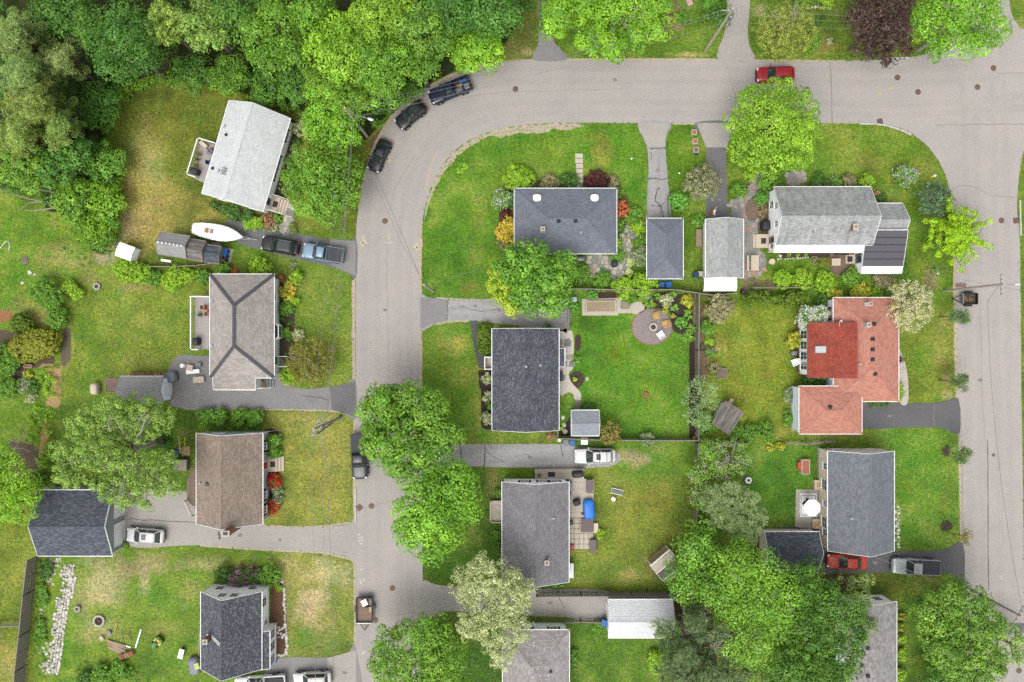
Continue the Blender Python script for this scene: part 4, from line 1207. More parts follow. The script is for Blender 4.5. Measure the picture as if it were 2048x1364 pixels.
# bay window
p = h.loc(558,663,2.0)
bw_ = MB(); bw_.prism([(p.x - .6, p.y - 1.3),(p.x + .15, p.y - .75),(p.x + .15, p.y + .75),(p.x - .6, p.y + 1.3)],1.3,2.6)
o = bw_.build('bay_window', M['white'], h.root)
MB().prism([(p.x - .45, p.y - 1.0),(p.x + .05, p.y - .62),(p.x + .05, p.y + .62),(p.x - .45, p.y + 1.0)],2.6,2.63).build('pane', M['glass'], o)
MB().box(p.x + .14, p.y - .65,1.5, p.x + .165, p.y + .65,2.5).build('pane', M['glass'], o)
# side stoop at the drive
p = h.loc(525,763,.8)
MB().box(p.x - .9, p.y - .75,0, p.x + .3, p.y + .7,.75).build('landing', M['deck_brown'], h.root)
for i in range(3): MB().box(p.x + .304 + i * .3, p.y - .7,0, p.x + .6 + i * .3, p.y + .65,.56 - i * .18).build('step', M['grey_plastic'], h.root)
r_ = MB(); r_.bar((p.x - .9, p.y - .78,1.65),(p.x + .3, p.y - .78,1.65),.08); r_.bar((p.x + .3, p.y - .78,1.65),(p.x + 1.15, p.y - .78,.95),.06)
for x in (-.9,-.3,.3): r_.bar((p.x + x, p.y - .78,0),(p.x + x, p.y - .78,1.65),.08)
r_.build('railing', M['white'], h.root)
MB().cbox(p.x - .15, p.y - .2,.752,.5,.45,.3).build('parcel_box', M['tan_cushion'], h.root)
# front porch rails
for py in (713,733):
 p = h.loc(566, py,1.0)
 r_ = MB(); r_.bar((p.x - .8, p.y,1.5),(p.x + .6, p.y,1.3),.08)
 for x in (-.8,-.1,.6): r_.bar((p.x + x, p.y,0),(p.x + x, p.y,1.45),.09)
 r_.build('railing', M['white'], h.root)
# --- brown shingled house
h = House('house', 'brown shingled gable house with red flowering shrubs under its front windows',459,958)
b = h.block(459,957,181,132,3.0,2.6, 'gable',90, 'slate_wall', 'sh_brown',.22, course=.15)
H11 = h
h.vent(415,968, b); h.vent(402,966, b, 'pipe')
for u in (3.7,-2.3,-4.1): h.window(b, '-y', u,1.1,.8,1.3, 'black_metal')
h.window(b, '-y',1.3,.6,1.0,2.1, door='red_paint')
h.steps(b, '-y',1.3,1.9,3,.18,.35, 'cream_plastic',1.2, None)
for u in (-2.4,1.6): h.window(b, '+x', u,2.4,1.4,1.1); h.window(b, '-x', u,1.4,1.0,1.2)
for u in (-3,3): h.window(b, '+y', u,1.5,1.2,1.2)
pc = b['B'] @ Vector((-b['L'] / 2 - .2,-.9,0))
o = MB().box(pc.x - .35, pc.y - .32,0, pc.x + .45, pc.y + .25,6.5).build('chimney', M['brick'], h.root)
MB().box(pc.x - .42, pc.y - .38,6.502, pc.x + .5, pc.y + .3,6.62).build('cap', M['concrete'], o)
MB().box(pc.x - .2, pc.y - .2,6.622, pc.x + .3, pc.y + .14,6.7).build('flue', M['black_metal'], o)
# --- charcoal double garage
h = House('garage', 'double garage with dark charcoal roof and two white doors',150,1046, cat='garage')
b = h.block(150,1046,149,131,3.0,1.7, 'gable',0, 'dkgrey_wall', 'sh_dark',.2)
for u in (-1.75,1.75): h.window(b, '+x', u,.05,2.7,2.3, door='white')
h.window(b, '-y',0,1.1)
# --- white house with graphite roof in the bottom left
h = House('house', 'white house with speckled graphite roof and red brick chimney at the bottom edge',463,1280)
b = h.block(462.5,1261,154,121,3.3,3.0, 'gable',90, 'white_wall', 'sh_black',.14, course=.14)
h.chimney(420,1274, b,.5,.5,1.4)
p, q = h.on(424,1272, b), h.on(440,1288, b)
ld = MB()
for off in (-.17,.17): ld.bar((p.x, p.y + off, p.z + .12),(q.x, q.y + off, q.z + .12),.05)
for i in range(8):
 c = p.lerp(q,(i + .5) / 8); ld.bar((c.x, c.y - .17, c.z + .12),(c.x, c.y + .17, c.z + .12),.04)
ld.build('roof_ladder', M['white'], h.root)
for u in (-2.0,2.0): h.window(b, '+x', u,1.1,.9,1.2); h.window(b, '+x', u * .35,3.6,.9,1.2)
h.window(b, '-y',3.0,1.3,1.1,1.3); h.window(b, '-y',.3,1.0,.6,1.0)
b2 = h.block(528,1300,75,22,2.9,.3, 'shed',90, 'white_wall', 'sh_black',.06)
for u in (-1.6,0,1.5): h.window(b2, '-y', u,.9,1.1,1.5)
for u in (-3,3): h.window(b, '+y', u,1.2)
# ------------------------------------------------------------------ sheds
h = House('shed', 'grey shed with a row of pale ridge vents behind the boat',362,496,-9, 'shed')
b = h.block(347,490,58,44,2.4,.9, 'gable',0, 'cream_wall', 'sh_shed',.15, trim='wood_grey')
for i in range(7):
 p = b['B'] @ Vector((-1.4 + i * .47,0,2.4 + .93)); MB().cbox(p.x, p.y, p.z,.16,.16,.1).build('ridge_vent', M['white'], h.root)
b2 = h.block(391,500,34,40,2.15,.75, 'gable',0, 'wood_grey', 'sh_old',.1, trim='wood_grey')
b3 = h.block(424,508,32,34,1.9,.55, 'gable',0, 'wood_grey', 'sh_dark',.08, trim='wood_grey')
h = House('hut', 'small white plastic storage hut standing alone beside the hedge',250,502,-20, 'hut')
b = h.block(250,503,32,26,1.7,.16, 'gable',0, 'white_wall', 'white_plastic',.02)
h = House('shed', 'grey gabled shed with pale blue end wall and firewood stacked behind it',290,775,0, 'shed')
b = h.block(283,779.5,86,53,2.5,.9, 'gable',0, 'blue_wall', 'sh_shed',.15, trim='galv')
h.window(b, '+x',0,.1,1.4,1.9, door='white')
h = House('shed', 'pale blue roofed garden shed behind the charcoal roofed house',1170,846,0, 'shed')
b = h.block(1170.5,846,55,50,2.3,.7, 'gable',0, 'white_wall', 'sh_blueshed',.12)
h = House('shed', 'weathered board roofed shed askew under the fence trees',1452,834,57, 'shed')
b = h.block(1455,836,52,40,2.0,.7, 'gable',0, 'grey_wall', 'sh_old',.12, trim='wood_grey')
h = House('shed', 'leaning pale plywood shelter with curved roof at the end of the dry yard',1326,1130,40, 'shed')
b = h.block(1326,1122,50,22,1.8,.5, 'shed',0, 'wood', 'deck_pale',.05)
b2 = h.block(1335,1138,44,20,1.5,.3, 'shed',180, 'wood', 'brown_plastic',.05)
# white canopy behind the narrow garage: arched fabric on posts
t = thing('canopy', 'white arched fabric canopy behind the narrow garage', 'canopy', W(1430,570,0))
k = (90 - 2.3) / 1440
hl, hw = 33 * k,15 * k
rings = [[(x, math.cos(a) * hw,2.0 + .45 * math.sin(a)) for a in np.linspace(math.pi,0,9)] + [(x, math.cos(a) * (hw - .02),1.97 + .43 * math.sin(a)) for a in np.linspace(0, math.pi,9)] for x in np.linspace(-hl, hl,6)]
MB().loft(rings).build('cover', M['white_plastic'], t, smooth=False)
for sx in (-1,0,1):
 for sy in (-1,1): MB().tube([(sx * (hl - .06), sy * (hw - .05),0),(sx * (hl - .06), sy * (hw - .05),2.0)],.03,6).build('post', M['galv'], t)
# ------------------------------------------------------------------ vegetation
def leaves(name, P, N, size, asp, col, mat, parent, rng):
 n = len(P)
 N = N / np.maximum(np.linalg.norm(N, axis=1, keepdims=True),1e-6)
 rnd = rng.normal(size=(n,3))
 T = np.cross(N, rnd); T /= np.maximum(np.linalg.norm(T, axis=1, keepdims=True),1e-6)
 Bv = np.cross(N, T)
 s = size[:, None]
 lift = N * s * .13
 v = np.stack([P - T * s * .5, P + Bv * s * asp * .5 + lift, P + T * s * .5, P - Bv * s * asp * .5 + lift],1).reshape(-1,3)
 me = np_mesh(name, v, np.arange(4 * n).reshape(n,4))
 a = me.attributes.new('lc', 'FLOAT_COLOR', 'POINT')
 c4 = np.concatenate([np.repeat(col,4,0), np.ones((4 * n,1))],1)
 a.data.foreach_set('color', c4.astype(np.float32).ravel())
 me.materials.append(mat)
 o = bpy.data.objects.new(name, me)
 return link(o, parent)
def sph(n, rng, zmin=-.25):
 z = rng.uniform(zmin,1, n)
 a = rng.uniform(0,2 * math.pi, n)
 r = np.sqrt(1 - z * z)
 return np.stack([r * np.cos(a), r * np.sin(a), z],1)
# style: clump radius, clumps per m2, leaves per clump, leaf length, aspect, colour A, colour B (photo tones), up-turn, outline roughness
FK = 1.62      # leaves self-shade: photo tone -> leaf albedo
def ST(cr=.55, dens=1.5, nl=34, ls=.3, asp=.62, a=(96,150,34), b=(140,190,52), up=.7, rough=.2, squash=.8, needle=False, inner=.55, shell=.55):
 return dict(cr=cr, dens=dens, nl=nl, ls=ls, asp=asp, a=np.array(S(*a)) * FK, b=np.array(S(*b)) * FK, up=up, rough=rough, squash=squash, needle=needle, inner=inner, shell=shell)
STY = {
'maple': ST(.78,.85,72,.27,.7,(80,132,32),(136,180,54), rough=.24, inner=.3, shell=.72),
'maple_lime': ST(.7,.95,66,.26,.7,(104,156,28),(160,200,50), rough=.22, inner=.3, shell=.72),
'maple_mid': ST(.6,1.2,54,.25,.66,(92,140,32),(136,178,46), inner=.35, shell=.7),
'maple_dark': ST(.75,.9,66,.27,.7,(64,108,34),(106,152,46), rough=.24, inner=.3, shell=.72),
'maple_yel': ST(.5,1.9,34,.28,.66,(146,180,30),(190,210,50)),
'lobed': ST(.95,.66,100,.27,.7,(88,144,30),(146,194,52), rough=.28, inner=.3, shell=.75),
'feather': ST(.45,2.0,34,.26,.42,(168,178,92),(222,224,150),.4,.34, inner=.45),
'airy': ST(.5,1.5,34,.26,.5,(112,150,50),(164,190,84),.6,.34, inner=.45),
'sparse': ST(.4,1.9,28,.2,.5,(132,152,60),(178,184,84),.6,.3, inner=.35),
'olive': ST(.4,2.2,28,.2,.5,(122,120,48),(166,146,64),.6,.3, inner=.45),
'purple': ST(.55,1.5,36,.3,.6,(66,44,40),(98,68,58),.6,.25),
'pine': ST(.42,2.2,40,.42,.17,(112,146,60),(164,182,94),.3,.3, needle=True, inner=.5),
'pine_dark': ST(.6,1.5,60,.42,.16,(84,114,62),(126,150,84),.3,.28, needle=True, inner=.5),
'pine_pale': ST(.42,2.4,46,.34,.2,(122,148,76),(178,192,126),.3,.18, needle=True, inner=.5),
'spruce': ST(.35,2.4,36,.22,.3,(96,126,78),(146,168,112),.3,.2, needle=True),
'larch': ST(.3,3.0,34,.26,.26,(142,190,18),(184,222,44),.3,.4, inner=.45),
'grey': ST(.4,1.4,30,.22,.5,(122,154,72),(168,188,112),.6,.28, inner=.45),
'cream': ST(.4,1.6,30,.22,.55,(150,166,88),(212,212,150),.6,.26, inner=.45),
'bush': ST(.26,4.2,20,.17,.6,(84,136,42),(132,178,60),.6,.22),
'bush_lime': ST(.26,4.2,20,.17,.6,(120,172,36),(172,208,58),.6,.22),
'bush_yel': ST(.26,4.2,20,.17,.6,(160,172,40),(206,204,74),.6,.25),
'bush_dark': ST(.26,4.2,20,.17,.6,(64,104,42),(100,142,56),.6,.22),
'bush_grey': ST(.26,4.2,20,.16,.5,(122,142,96),(170,184,138),.6,.22),
'bush_var': ST(.24,4.6,20,.16,.55,(120,144,82),(222,222,176),.6,.16),
'bush_sage': ST(.26,4.2,24,.2,.5,(136,134,90),(176,170,126),.5,.24),
'bush_red': ST(.26,4.2,20,.17,.6,(76,36,40),(108,54,52),.6,.18),
'bush_coral': ST(.2,4.8,20,.14,.5,(196,96,62),(230,140,96),.6,.28),
'bush_brown': ST(.24,4.0,20,.15,.5,(150,112,82),(186,146,112),.6,.24),
'bush_gold': ST(.26,4.2,20,.18,.4,(206,186,48),(238,216,92),.5,.34),
'box': ST(.16,9,22,.17,.68,(84,146,48),(122,182,70),.6,.06),
'cedar': ST(.2,7.5,22,.2,.55,(78,108,26),(122,148,38),.4,.1),
'cedar_gold': ST(.22,6.5,22,.21,.52,(124,138,36),(166,168,56),.4,.14),
'straw': ST(.2,4,18,.18,.2,(150,132,92),(196,178,132),.3,.3),
}
def crown_cloud(lobes, st, rng):
 """leaf positions for ellipsoid lobes (x, y, z, r, rz)"""
 Ps, Ns, Ss, Cs, done = [],[],[],[],[]
 lo = np.array([[l[0], l[1], l[2], l[3], l[4]] for l in lobes])
 for li,(x, y, z, r, rz) in enumerate(lo):
  nc = max(3, int(st['dens'] * st.get('dk',1.3) * (2.2 if st['shell'] > .6 else 1) * 2 * math.pi * r * r * .72))
  d = sph(nc, rng)
  ph = rng.uniform(0,6.28,4)
  ang = np.arctan2(d[:,1], d[:,0])
  wob = 1 + st['rough'] * .5 * (np.sin(2 * ang + ph[0]) * .5 + np.sin(3 * ang + ph[1] + 2 * d[:,2]) * .6 + np.sin(5 * ang + ph[2]) * .4)
  rad = wob * (1 - st['rough'] * rng.random(nc) ** 1.5)
  cc = np.stack([x + d[:,0] * r * rad, y + d[:,1] * r * rad, z + d[:,2] * rz * rad],1)
  # drop clumps buried in another lobe
  keep = np.ones(nc, bool)
  for lj in range(len(lo)):
   if lj == li: continue
   q = (cc - lo[lj, :3]) / np.array([lo[lj,3], lo[lj,3], lo[lj,4]])
   keep &= np.linalg.norm(q, axis=1) > .68
  cc, d = cc[keep], d[keep]
  if st['shell'] > .6 and len(cc):      # clumps stand apart, with dark gaps between
   md, acc = st['cr'] * .84,[]
   for i in range(len(cc)):
    if len(done):
     D = np.array(done) - cc[i]
     if (D * D).sum(1).min() < md * md: continue
    done.append(cc[i]); acc.append(i)
   cc, d = cc[acc], d[acc]
  ni = int(nc * st['inner'] / (2.2 if st['shell'] > .6 else 1))          # inner foliage
  if ni:
   di = sph(ni, rng,-.1); ri = rng.uniform(.35,.75, ni)[:, None]
   cc = np.concatenate([cc, np.array([x, y, z]) + di * np.array([r, r, rz]) * ri]); d = np.concatenate([d, di])
  m = len(cc)
  if m == 0: continue
  tone = rng.random(m)
  bright = np.clip(rng.normal(1,.13, m),.65,1.4)
  k = st['nl']
  crr = st['cr'] * rng.uniform(.7,1.3, m)
  ld = sph(m * k, rng,-.35)
  idx = np.repeat(np.arange(m), k)
  lr = rng.uniform(st['shell'],1.0, m * k) if not st['needle'] else rng.uniform(.35,1.0, m * k)
  P = cc[idx] + ld * (crr[idx] * lr)[:, None] * np.array([1,1, st['squash']])
  if st['needle']:
   N = np.cross(ld, rng.normal(size=(m * k,3)))
   N[:,2] = np.abs(N[:,2]) + .3
  else:
   N = ld * 1.1 + d[idx] * .3 + np.array([0,0, st['up'] * .8]) + rng.normal(size=(m * k,3)) * .32
  tt = np.clip(tone[idx] * .65 + rng.random(m * k) * .45,0,1)[:, None]
  C = (st['a'] * (1 - tt) + st['b'] * tt) * (bright[idx] * rng.uniform(.78,1.22, m * k))[:, None]
  Ps.append(P); Ns.append(N); Cs.append(C)
  Ss.append(st['ls'] * rng.uniform(.7,1.3, m * k))
 return np.concatenate(Ps), np.concatenate(Ns), np.concatenate(Ss), np.clip(np.concatenate(Cs),0,.9)
VEG_N = [0]
def tree(name, label, lobes, h, st, seed=None, group=None, trunk=.2, bark='bark', limbs=6, bare=0, blossom=None, lean=(0,0), cat='tree', flat=.78):
 """lobes: (px, py, r px [, top z]) crown parts as seen from above"""
 VEG_N[0] += 1
 rng = np.random.default_rng(seed if seed is not None else 1000 + VEG_N[0])
 L = []
 for l in lobes:
  top = l[3] if len(l) > 3 else h * rng.uniform(.86,1.0)
  r0 = l[2] / 17.5
  rz = r0 * flat
  zc = max(top - rz, rz * .6)
  k = (CAM_Z - zc) / FPX
  x, y, _ = W(l[0], l[1], zc)
  L.append([x, y, zc, l[2] * k * .93, rz])
 L = np.array(L)
 bx, by = (L[:,0] * L[:,3]).sum() / L[:,3].sum() + lean[0],(L[:,1] * L[:,3]).sum() / L[:,3].sum() + lean[1]
 t = thing(name, label, cat,(bx, by,0),0, group)
 L[:,0] -= bx; L[:,1] -= by
 s = dict(STY[st])
 k = rng.uniform(.84,1.18)            # every tree its own leaf and clump size and tint
 s['cr'] *= k; s['dens'] /= k ** .9; s['ls'] *= rng.uniform(.82,1.15) * k ** .3
 tint = np.array([rng.uniform(.9,1.06), rng.uniform(.97,1.06), rng.uniform(.9,1.4)])
 s['a'] = s['a'] * tint * rng.uniform(.8,1.0); s['b'] = s['b'] * tint * rng.uniform(1.0,1.12)
 P, N, Sz, C = crown_cloud(L, s, rng)
 P[:,2] = np.maximum(P[:,2],.1)
 leaves('crown', P, N, Sz, s['asp'], C, M['leaf'], t, rng)
 # trunk with limbs
 mb = MB()
 zt = float(L[:,2].min())
 fork = max(.8, zt * .75)
 cen = Vector((float(L[:,0].mean()), float(L[:,1].mean()), float(L[:,2].mean())))
 mb.tube([(0,0,-.1),(cen.x * .1, cen.y * .1, fork * .5),(cen.x * .4, cen.y * .4, fork),(cen.x * .8, cen.y * .8, cen.z)],[trunk * 1.25, trunk, trunk * .8, trunk * .3],8)
 st_p = Vector((cen.x * .4, cen.y * .4, fork))
 for li in range(len(L)):
  nl = max(2, limbs // len(L) + 1)
  for _ in range(nl):
   d = sph(1, rng,.0)[0]
   e = Vector((L[li,0] + d[0] * L[li,3] * .8, L[li,1] + d[1] * L[li,3] * .8, L[li,2] + d[2] * L[li,4] * .75))
   mid = st_p.lerp(e,.5) + Vector((rng.normal() * .35, rng.normal() * .35,.12 * (e - st_p).length))
   mb.tube([st_p, mid, e],[trunk * .4, trunk * .22, trunk * .06],5)
 mb.build('trunk', M[bark], t)
 for bi in range(bare):
  d = sph(1, rng,.1)[0]
  l = L[rng.integers(len(L))]
  br = MB()
  a0 = Vector((l[0] * .5, l[1] * .5, l[2]))
  e = Vector((l[0] + d[0] * l[3] * .9, l[1] + d[1] * l[3] * .9, l[2] + l[4] * .9))
  br.tube([a0, a0.lerp(e,.55) + Vector((0,0,.5)), e],[.08,.055,.02],5)
  for _ in range(5):
   f = a0.lerp(e, rng.uniform(.4,.95)) + Vector((0,0,.3))
   g = f + Vector(rng.normal(size=3) * .7); g.z = f.z + abs(g.z - f.z) * .5
   br.tube([f, g],[.03,.012],4)
  br.build('branch', M['deadwood'], t)
 if blossom:
  petals(t, L, blossom, rng)
 return t
def petals(t, L, bl, rng):
 """blossom: (colour, clusters per m2, petals per cluster, petal size)"""
 c, dens, k, sz = bl
 Ps = []
 for x, y, z, r, rz in L:
  n = max(3, int(dens * 2 * math.pi * r * r * .6))
  d = sph(n, rng,-.05)
  cc = np.array([x, y, z]) + d * np.array([r, r, rz]) * rng.uniform(.92,1.08, n)[:, None]
  Ps.append(np.repeat(cc, k,0) + rng.normal(size=(n * k,3)) * np.array([.14,.14,.08]))
 P = np.concatenate(Ps)
 N = rng.normal(size=P.shape) * .4 + np.array([0,0,1])
 C = np.clip(np.array(S(*c)) * 1.2 * rng.uniform(.85,1.15, len(P))[:, None],0,.88)
 leaves('blossom', P, N, sz * rng.uniform(.7,1.3, len(P)),.8, C, M['petal'], t, rng)
def shrub(label, px, py, r, st='bush', h=None, name='shrub', group=None, n=None, ry=None, ang=0, blossom=None, cat='shrub'):
 """bushy plant: r px radius as seen"""
 VEG_N[0] += 1
 rng = np.random.default_rng(5000 + VEG_N[0])
 rm = r * 1.1 / 16.3
 h = h or max(.5, rm * 1.15)
 rym = (ry * 1.1 / 16.3) if ry else rm
 x, y, _ = W(px, py, h * .6)
 t = thing(name, label, cat,(x, y,0), R(ang), group)
 s = dict(STY[st], dk=1.9, ls=STY[st]['ls'] * 1.12, inner=.5)
 n = n or (1 if rm < .7 else 4)
 L = []
 if n == 1 and not ry:
  L.append([0,0, h * .45, rm, h * .5])
 else:
  elong = max(rm, rym) / min(rm, rym)
  n = max(n, int(elong * 2))
  for i in range(n):
   if elong > 1.4:
    u = -1 + 2 * (i + .5) / n
    q = (u * (rm - rym * .9),0) if rm > rym else (0, u * (rym - rm * .9))
    rr = min(rm, rym) * rng.uniform(.85,1.05)
   else:
    a = 6.28 * i / n + rng.uniform(-.4,.4)
    q = (math.cos(a) * rm * .45, math.sin(a) * rym * .45)
    rr = rm * rng.uniform(.55,.7)
   L.append([q[0], q[1], h * rng.uniform(.42,.58), rr, h * rng.uniform(.4,.5)])
 L = np.array(L)
 P, N, Sz, C = crown_cloud(L, s, rng)
 P[:,2] = np.maximum(P[:,2],.04)
 leaves('foliage', P, N, Sz, s['asp'], C, M['leaf'], t, rng)
 mb = MB()
 for i in range(5):
  l = L[i % len(L)]
  d = sph(1, rng,.2)[0]
  mb.tube([(d[0] * .1, d[1] * .1,-.05),(l[0] * .6 + d[0] * .2, l[1] * .6 + d[1] * .2, l[2] * .6),(l[0] + d[0] * l[3] * .6, l[1] + d[1] * l[3] * .6, l[2] + d[2] * l[4] * .5)],[.035,.025,.01],4)
 mb.build('stem', M['bark'], t)
 if blossom: petals(t, L, blossom, rng)
 return t
def rosette(label, px, py, r, col=((96,150,40),(150,190,70)), nb=34, name='leafy_plant', group=None, h=.4, wid=.09, cat='plant'):
 """clump of arching strap leaves"""
 VEG_N[0] += 1
 rng = np.random.default_rng(9000 + VEG_N[0])
 x, y, _ = W(px, py,.25)
 t = thing(name, label, cat,(x, y,0),0, group)
 rm = r / 16
 vs, fs, cs = [],[],[]
 ca, cb = np.array(S(*col[0])) * FK, np.array(S(*col[1])) * FK
 for i in range(nb):
  a = rng.uniform(0,6.28); ln = rm * rng.uniform(.55,1.1); hh = h * rng.uniform(.7,1.3)
  d = np.array([math.cos(a), math.sin(a)]); sd_ = np.array([-d[1], d[0]]) * wid * rng.uniform(.7,1.3)
  prof = [(.06,.05,.5),(.35, hh,1.0),(.7, hh * .95,.9),(1.0, hh * .45,.08)]
  n0 = len(vs)
  c = (ca + (cb - ca) * rng.random()) * rng.uniform(.85,1.15)
  for u, z, w_ in prof:
   vs.append((*(d * u * ln + sd_ * w_ * .5), z)); vs.append((*(d * u * ln - sd_ * w_ * .5), z)); cs += [c, c]
  for j in range(3): fs.append((n0 + 2 * j, n0 + 2 * j + 1, n0 + 2 * j + 3, n0 + 2 * j + 2))
 me = np_mesh('blade', np.array(vs), np.array(fs))
 at = me.attributes.new('lc', 'FLOAT_COLOR', 'POINT')
 at.data.foreach_set('color', np.concatenate([np.clip(np.array(cs),0,.9), np.ones((len(cs),1))],1).astype(np.float32).ravel())
 me.materials.append(M['leaf'])
 o = link(bpy.data.objects.new('foliage', me), t)
 MB().lathe([(.06,-.02),(.05,.1),(.01,.16)],0,0,6).build('crown_base', M['bark'], t)
 return t
def mass(name, label, poly_px, st, z0, z1, dens, seed):
 """uncountable low growth filling an area"""
 rng = np.random.default_rng(seed)
 poly = W2(poly_px)
 xs, ys = [p[0] for p in poly],[p[1] for p in poly]
 A = abs(area2(poly)) / 2
 n = int(A * dens)
 X, Y = rng.uniform(min(xs), max(xs), n * 3), rng.uniform(min(ys), max(ys), n * 3)
 k = inpoly(X, Y, poly)
 X, Y = X[k][:n], Y[k][:n]
 n = len(X)
 s = STY[st]
 hh = np.sin(X * .9) * np.cos(Y * .8 + 1) * .5 + np.sin(X * .37 + Y * .5) * .5
 Z = z0 + (z1 - z0) * np.clip(.5 + .4 * hh + rng.normal(size=n) * .18,0,1)
 k = s['nl']
 idx = np.repeat(np.arange(n), k)
 ld = sph(n * k, rng,-.2)
 P = np.stack([X, Y, Z],1)[idx] + ld * (s['cr'] * rng.uniform(.5,1.1, n * k))[:, None]
 P[:,2] = np.maximum(P[:,2],.04)
 N = ld + np.array([0,0,.6]) + rng.normal(size=(n * k,3)) * .4
 tt = np.clip(rng.random(n)[idx] * .7 + rng.random(n * k) * .4,0,1)[:, None]
 C = (s['a'] * (1 - tt) + s['b'] * tt) * rng.uniform(.75,1.2, n * k)[:, None]
 o = leaves(name, P, N, s['ls'] * rng.uniform(.7,1.3, n * k), s['asp'], np.clip(C,0,.9), M['leaf'], None, rng)
 return tag(o, label, None, None, 'stuff')
def whorls(px, py, r, hh, rr, tiers=((1.0,.5,9),(.78,.68,8),(.5,.84,7),(.22,.96,5)), w=.17, droop=.05):
 """conifer build: branches in tiers, plumes along each"""
 out = []
 for ln, zt, n in tiers:
  a0 = rr.uniform(0,6)
  for i in range(n):
   a = a0 + 6.283 * i / n + rr.uniform(-.25,.25)
   l = ln * rr.uniform(.8,1.1)
   for k in np.arange(.2,1.01,.2 / max(l,.3)):
    out.append((px + math.cos(a) * r * l * k, py + math.sin(a) * r * l * k, r * w * (1.25 - .6 * k), hh * (zt - droop * k)))
 return out
# ---- wood in the top corner
mass('undergrowth', 'dense green undergrowth below the wood',[(-30,-30),(1062,-30)] + FOREST[2:-1] + [(-30,372)], 'maple_dark',.5,3.4,.6,41)
EDGE = [(540,214),(500,202),(420,180),(330,167),(275,182),(243,212),(230,260),(246,340),(254,400),(252,460)]
mass('undergrowth', 'leafy fringe of the wood round the cut lawn', EDGE + [(x - 26, y - 14) for x, y in EDGE[::-1]], 'maple_mid',.1,1.3,3.0,44)
mass('undergrowth', 'bright scrub along the edge of the wood',[(170,380),(250,330),(252,450),(235,510),(200,500),(150,420)], 'maple_mid',.4,2.4,1.3,42)
mass('undergrowth', 'scrub below the trees along the top of the cut lawn',[(270,175),(330,150),(620,170),(640,240),(540,215),(430,182),(320,168)], 'maple_mid',.3,2.2,1.3,43)
WOOD = [  # px, py, r, h, style, words
(555,78,82,14, 'maple', 'big round maple in the wood above the white roof'),
(690,95,78,14, 'maple_lime', 'bright maple in the wood north of the parked black sedan'),
(762,118,70,13.5, 'maple', 'maple bulging toward the bend above the parked black cars'),
(768,32,66,14, 'maple_lime', 'bright maple at the top edge of the wood, third from the long driveway'),
(850,62,62,13, 'maple', 'maple at the top edge of the wood above the navy pickup'),
(905,18,52,13, 'maple_dark', 'dark maple at the top edge of the wood near the small lime tree'),
(985,22,62,13, 'maple_dark', 'dark maple at the top edge beside the rough verge'),
(622,22,50,13, 'maple', 'maple cut by the top edge between two brighter crowns'),
(250,92,78,14, 'maple_dark', 'large dark maple over the cut lawn in the top corner'),
(188,60,44,12, 'maple_dark', 'dark tree squeezed between the pines and the large dark maple'),
(330,50,50,12, 'airy', 'thin pale tree at the top edge with grey twigs showing'),
(412,55,56,12, 'airy', 'pale open crowned tree at the top edge, beside the big round maple'),
(470,25,40,12, 'maple_dark', 'dark crown at the top edge behind the pale open tree'),
(385,150,44,4.5, 'maple_dark', 'low dark tree at the head of the cut lawn'),
(460,150,42,4.5, 'maple_mid', 'low mid green tree at the wood edge above the white house'),
(540,172,44,4.5, 'maple_dark', 'low dark tree behind the white house'),
(600,165,40,5, 'maple_dark', 'dark tree in the gap left of the lime tree pair'),
(650,150,44,10, 'maple_mid', 'tree of mixed yellow green below the bright maple'),
(705,190,46,10, 'maple_mid', 'low tree above the street pole at the bend'),
(764,184,42,9, 'maple', 'low bright tree hanging over the road edge by the black cars'),
(840,124,42,10, 'maple', 'tree overhanging the navy pickup'),
(690,230,36,8, 'maple_mid', 'small tree directly behind the bend street lamp'),
(130,20,44,11, 'maple_dark', 'dark tree at the top edge behind the pines'),
(205,320,46,4.2, 'maple', 'bright tree at the west side of the cut lawn'),
(150,300,40,8, 'maple_dark', 'dark tree under the pines west of the cut lawn'),
(215,400,36,3.6, 'maple_lime', 'bright young tree at the corner of the cut lawn'),
(150,400,46,4, 'maple_mid', 'tree beside the fallen dead branches'),
(50,330,52,7, 'maple', 'tree at the west edge above the fallen dead branches'),
(110,340,40,7, 'maple_dark', 'dark tree between pines and dead branches'),
(196,212,46,4.2, 'maple_dark', 'dark tree in the notch at the top of the cut lawn'),
(195,462,40,2.6, 'maple_mid', 'low scrub tree by the white storage hut'),
]
for px, py, r, hh, st, w_ in WOOD:
 r *= .94
 rr = np.random.default_rng(px * 7 + py)
 lob = [(px, py, r * .62)] + [(px + math.cos(a) * r * .55, py + math.sin(a) * r * .55, r * rr.uniform(.42,.55), hh * rr.uniform(.78,.95)) for a in np.linspace(0,6.28,6)[:-1] + rr.uniform(0,1)]
 tree('woodland_tree', w_, lob, hh, st, px + py, 'trees of the wood',.25, limbs=6)
for i,(px, py, r, hh, w_) in enumerate([(30,70,60,15, 'pale green pine at the very corner of the wood'),(50,150,66,15, 'feathery pale pine at the west edge, second from the corner'),(70,215,72,15, 'broad feathery pine, largest of the pale pines'),
(125,120,50,13, 'feathery pine leaning toward the dark maples'),(120,255,56,13, 'feathery pine with a dark hollow, nearest the cut lawn'),(40,270,54,14, 'pale pine at the west edge above the green tree')]):
 rr = np.random.default_rng(77 + i)
 lob = whorls(px, py, r, hh, rr)
 tree('pine_tree', w_, lob, hh, 'pine',300 + i, 'pale pines of the wood',.22, limbs=10)
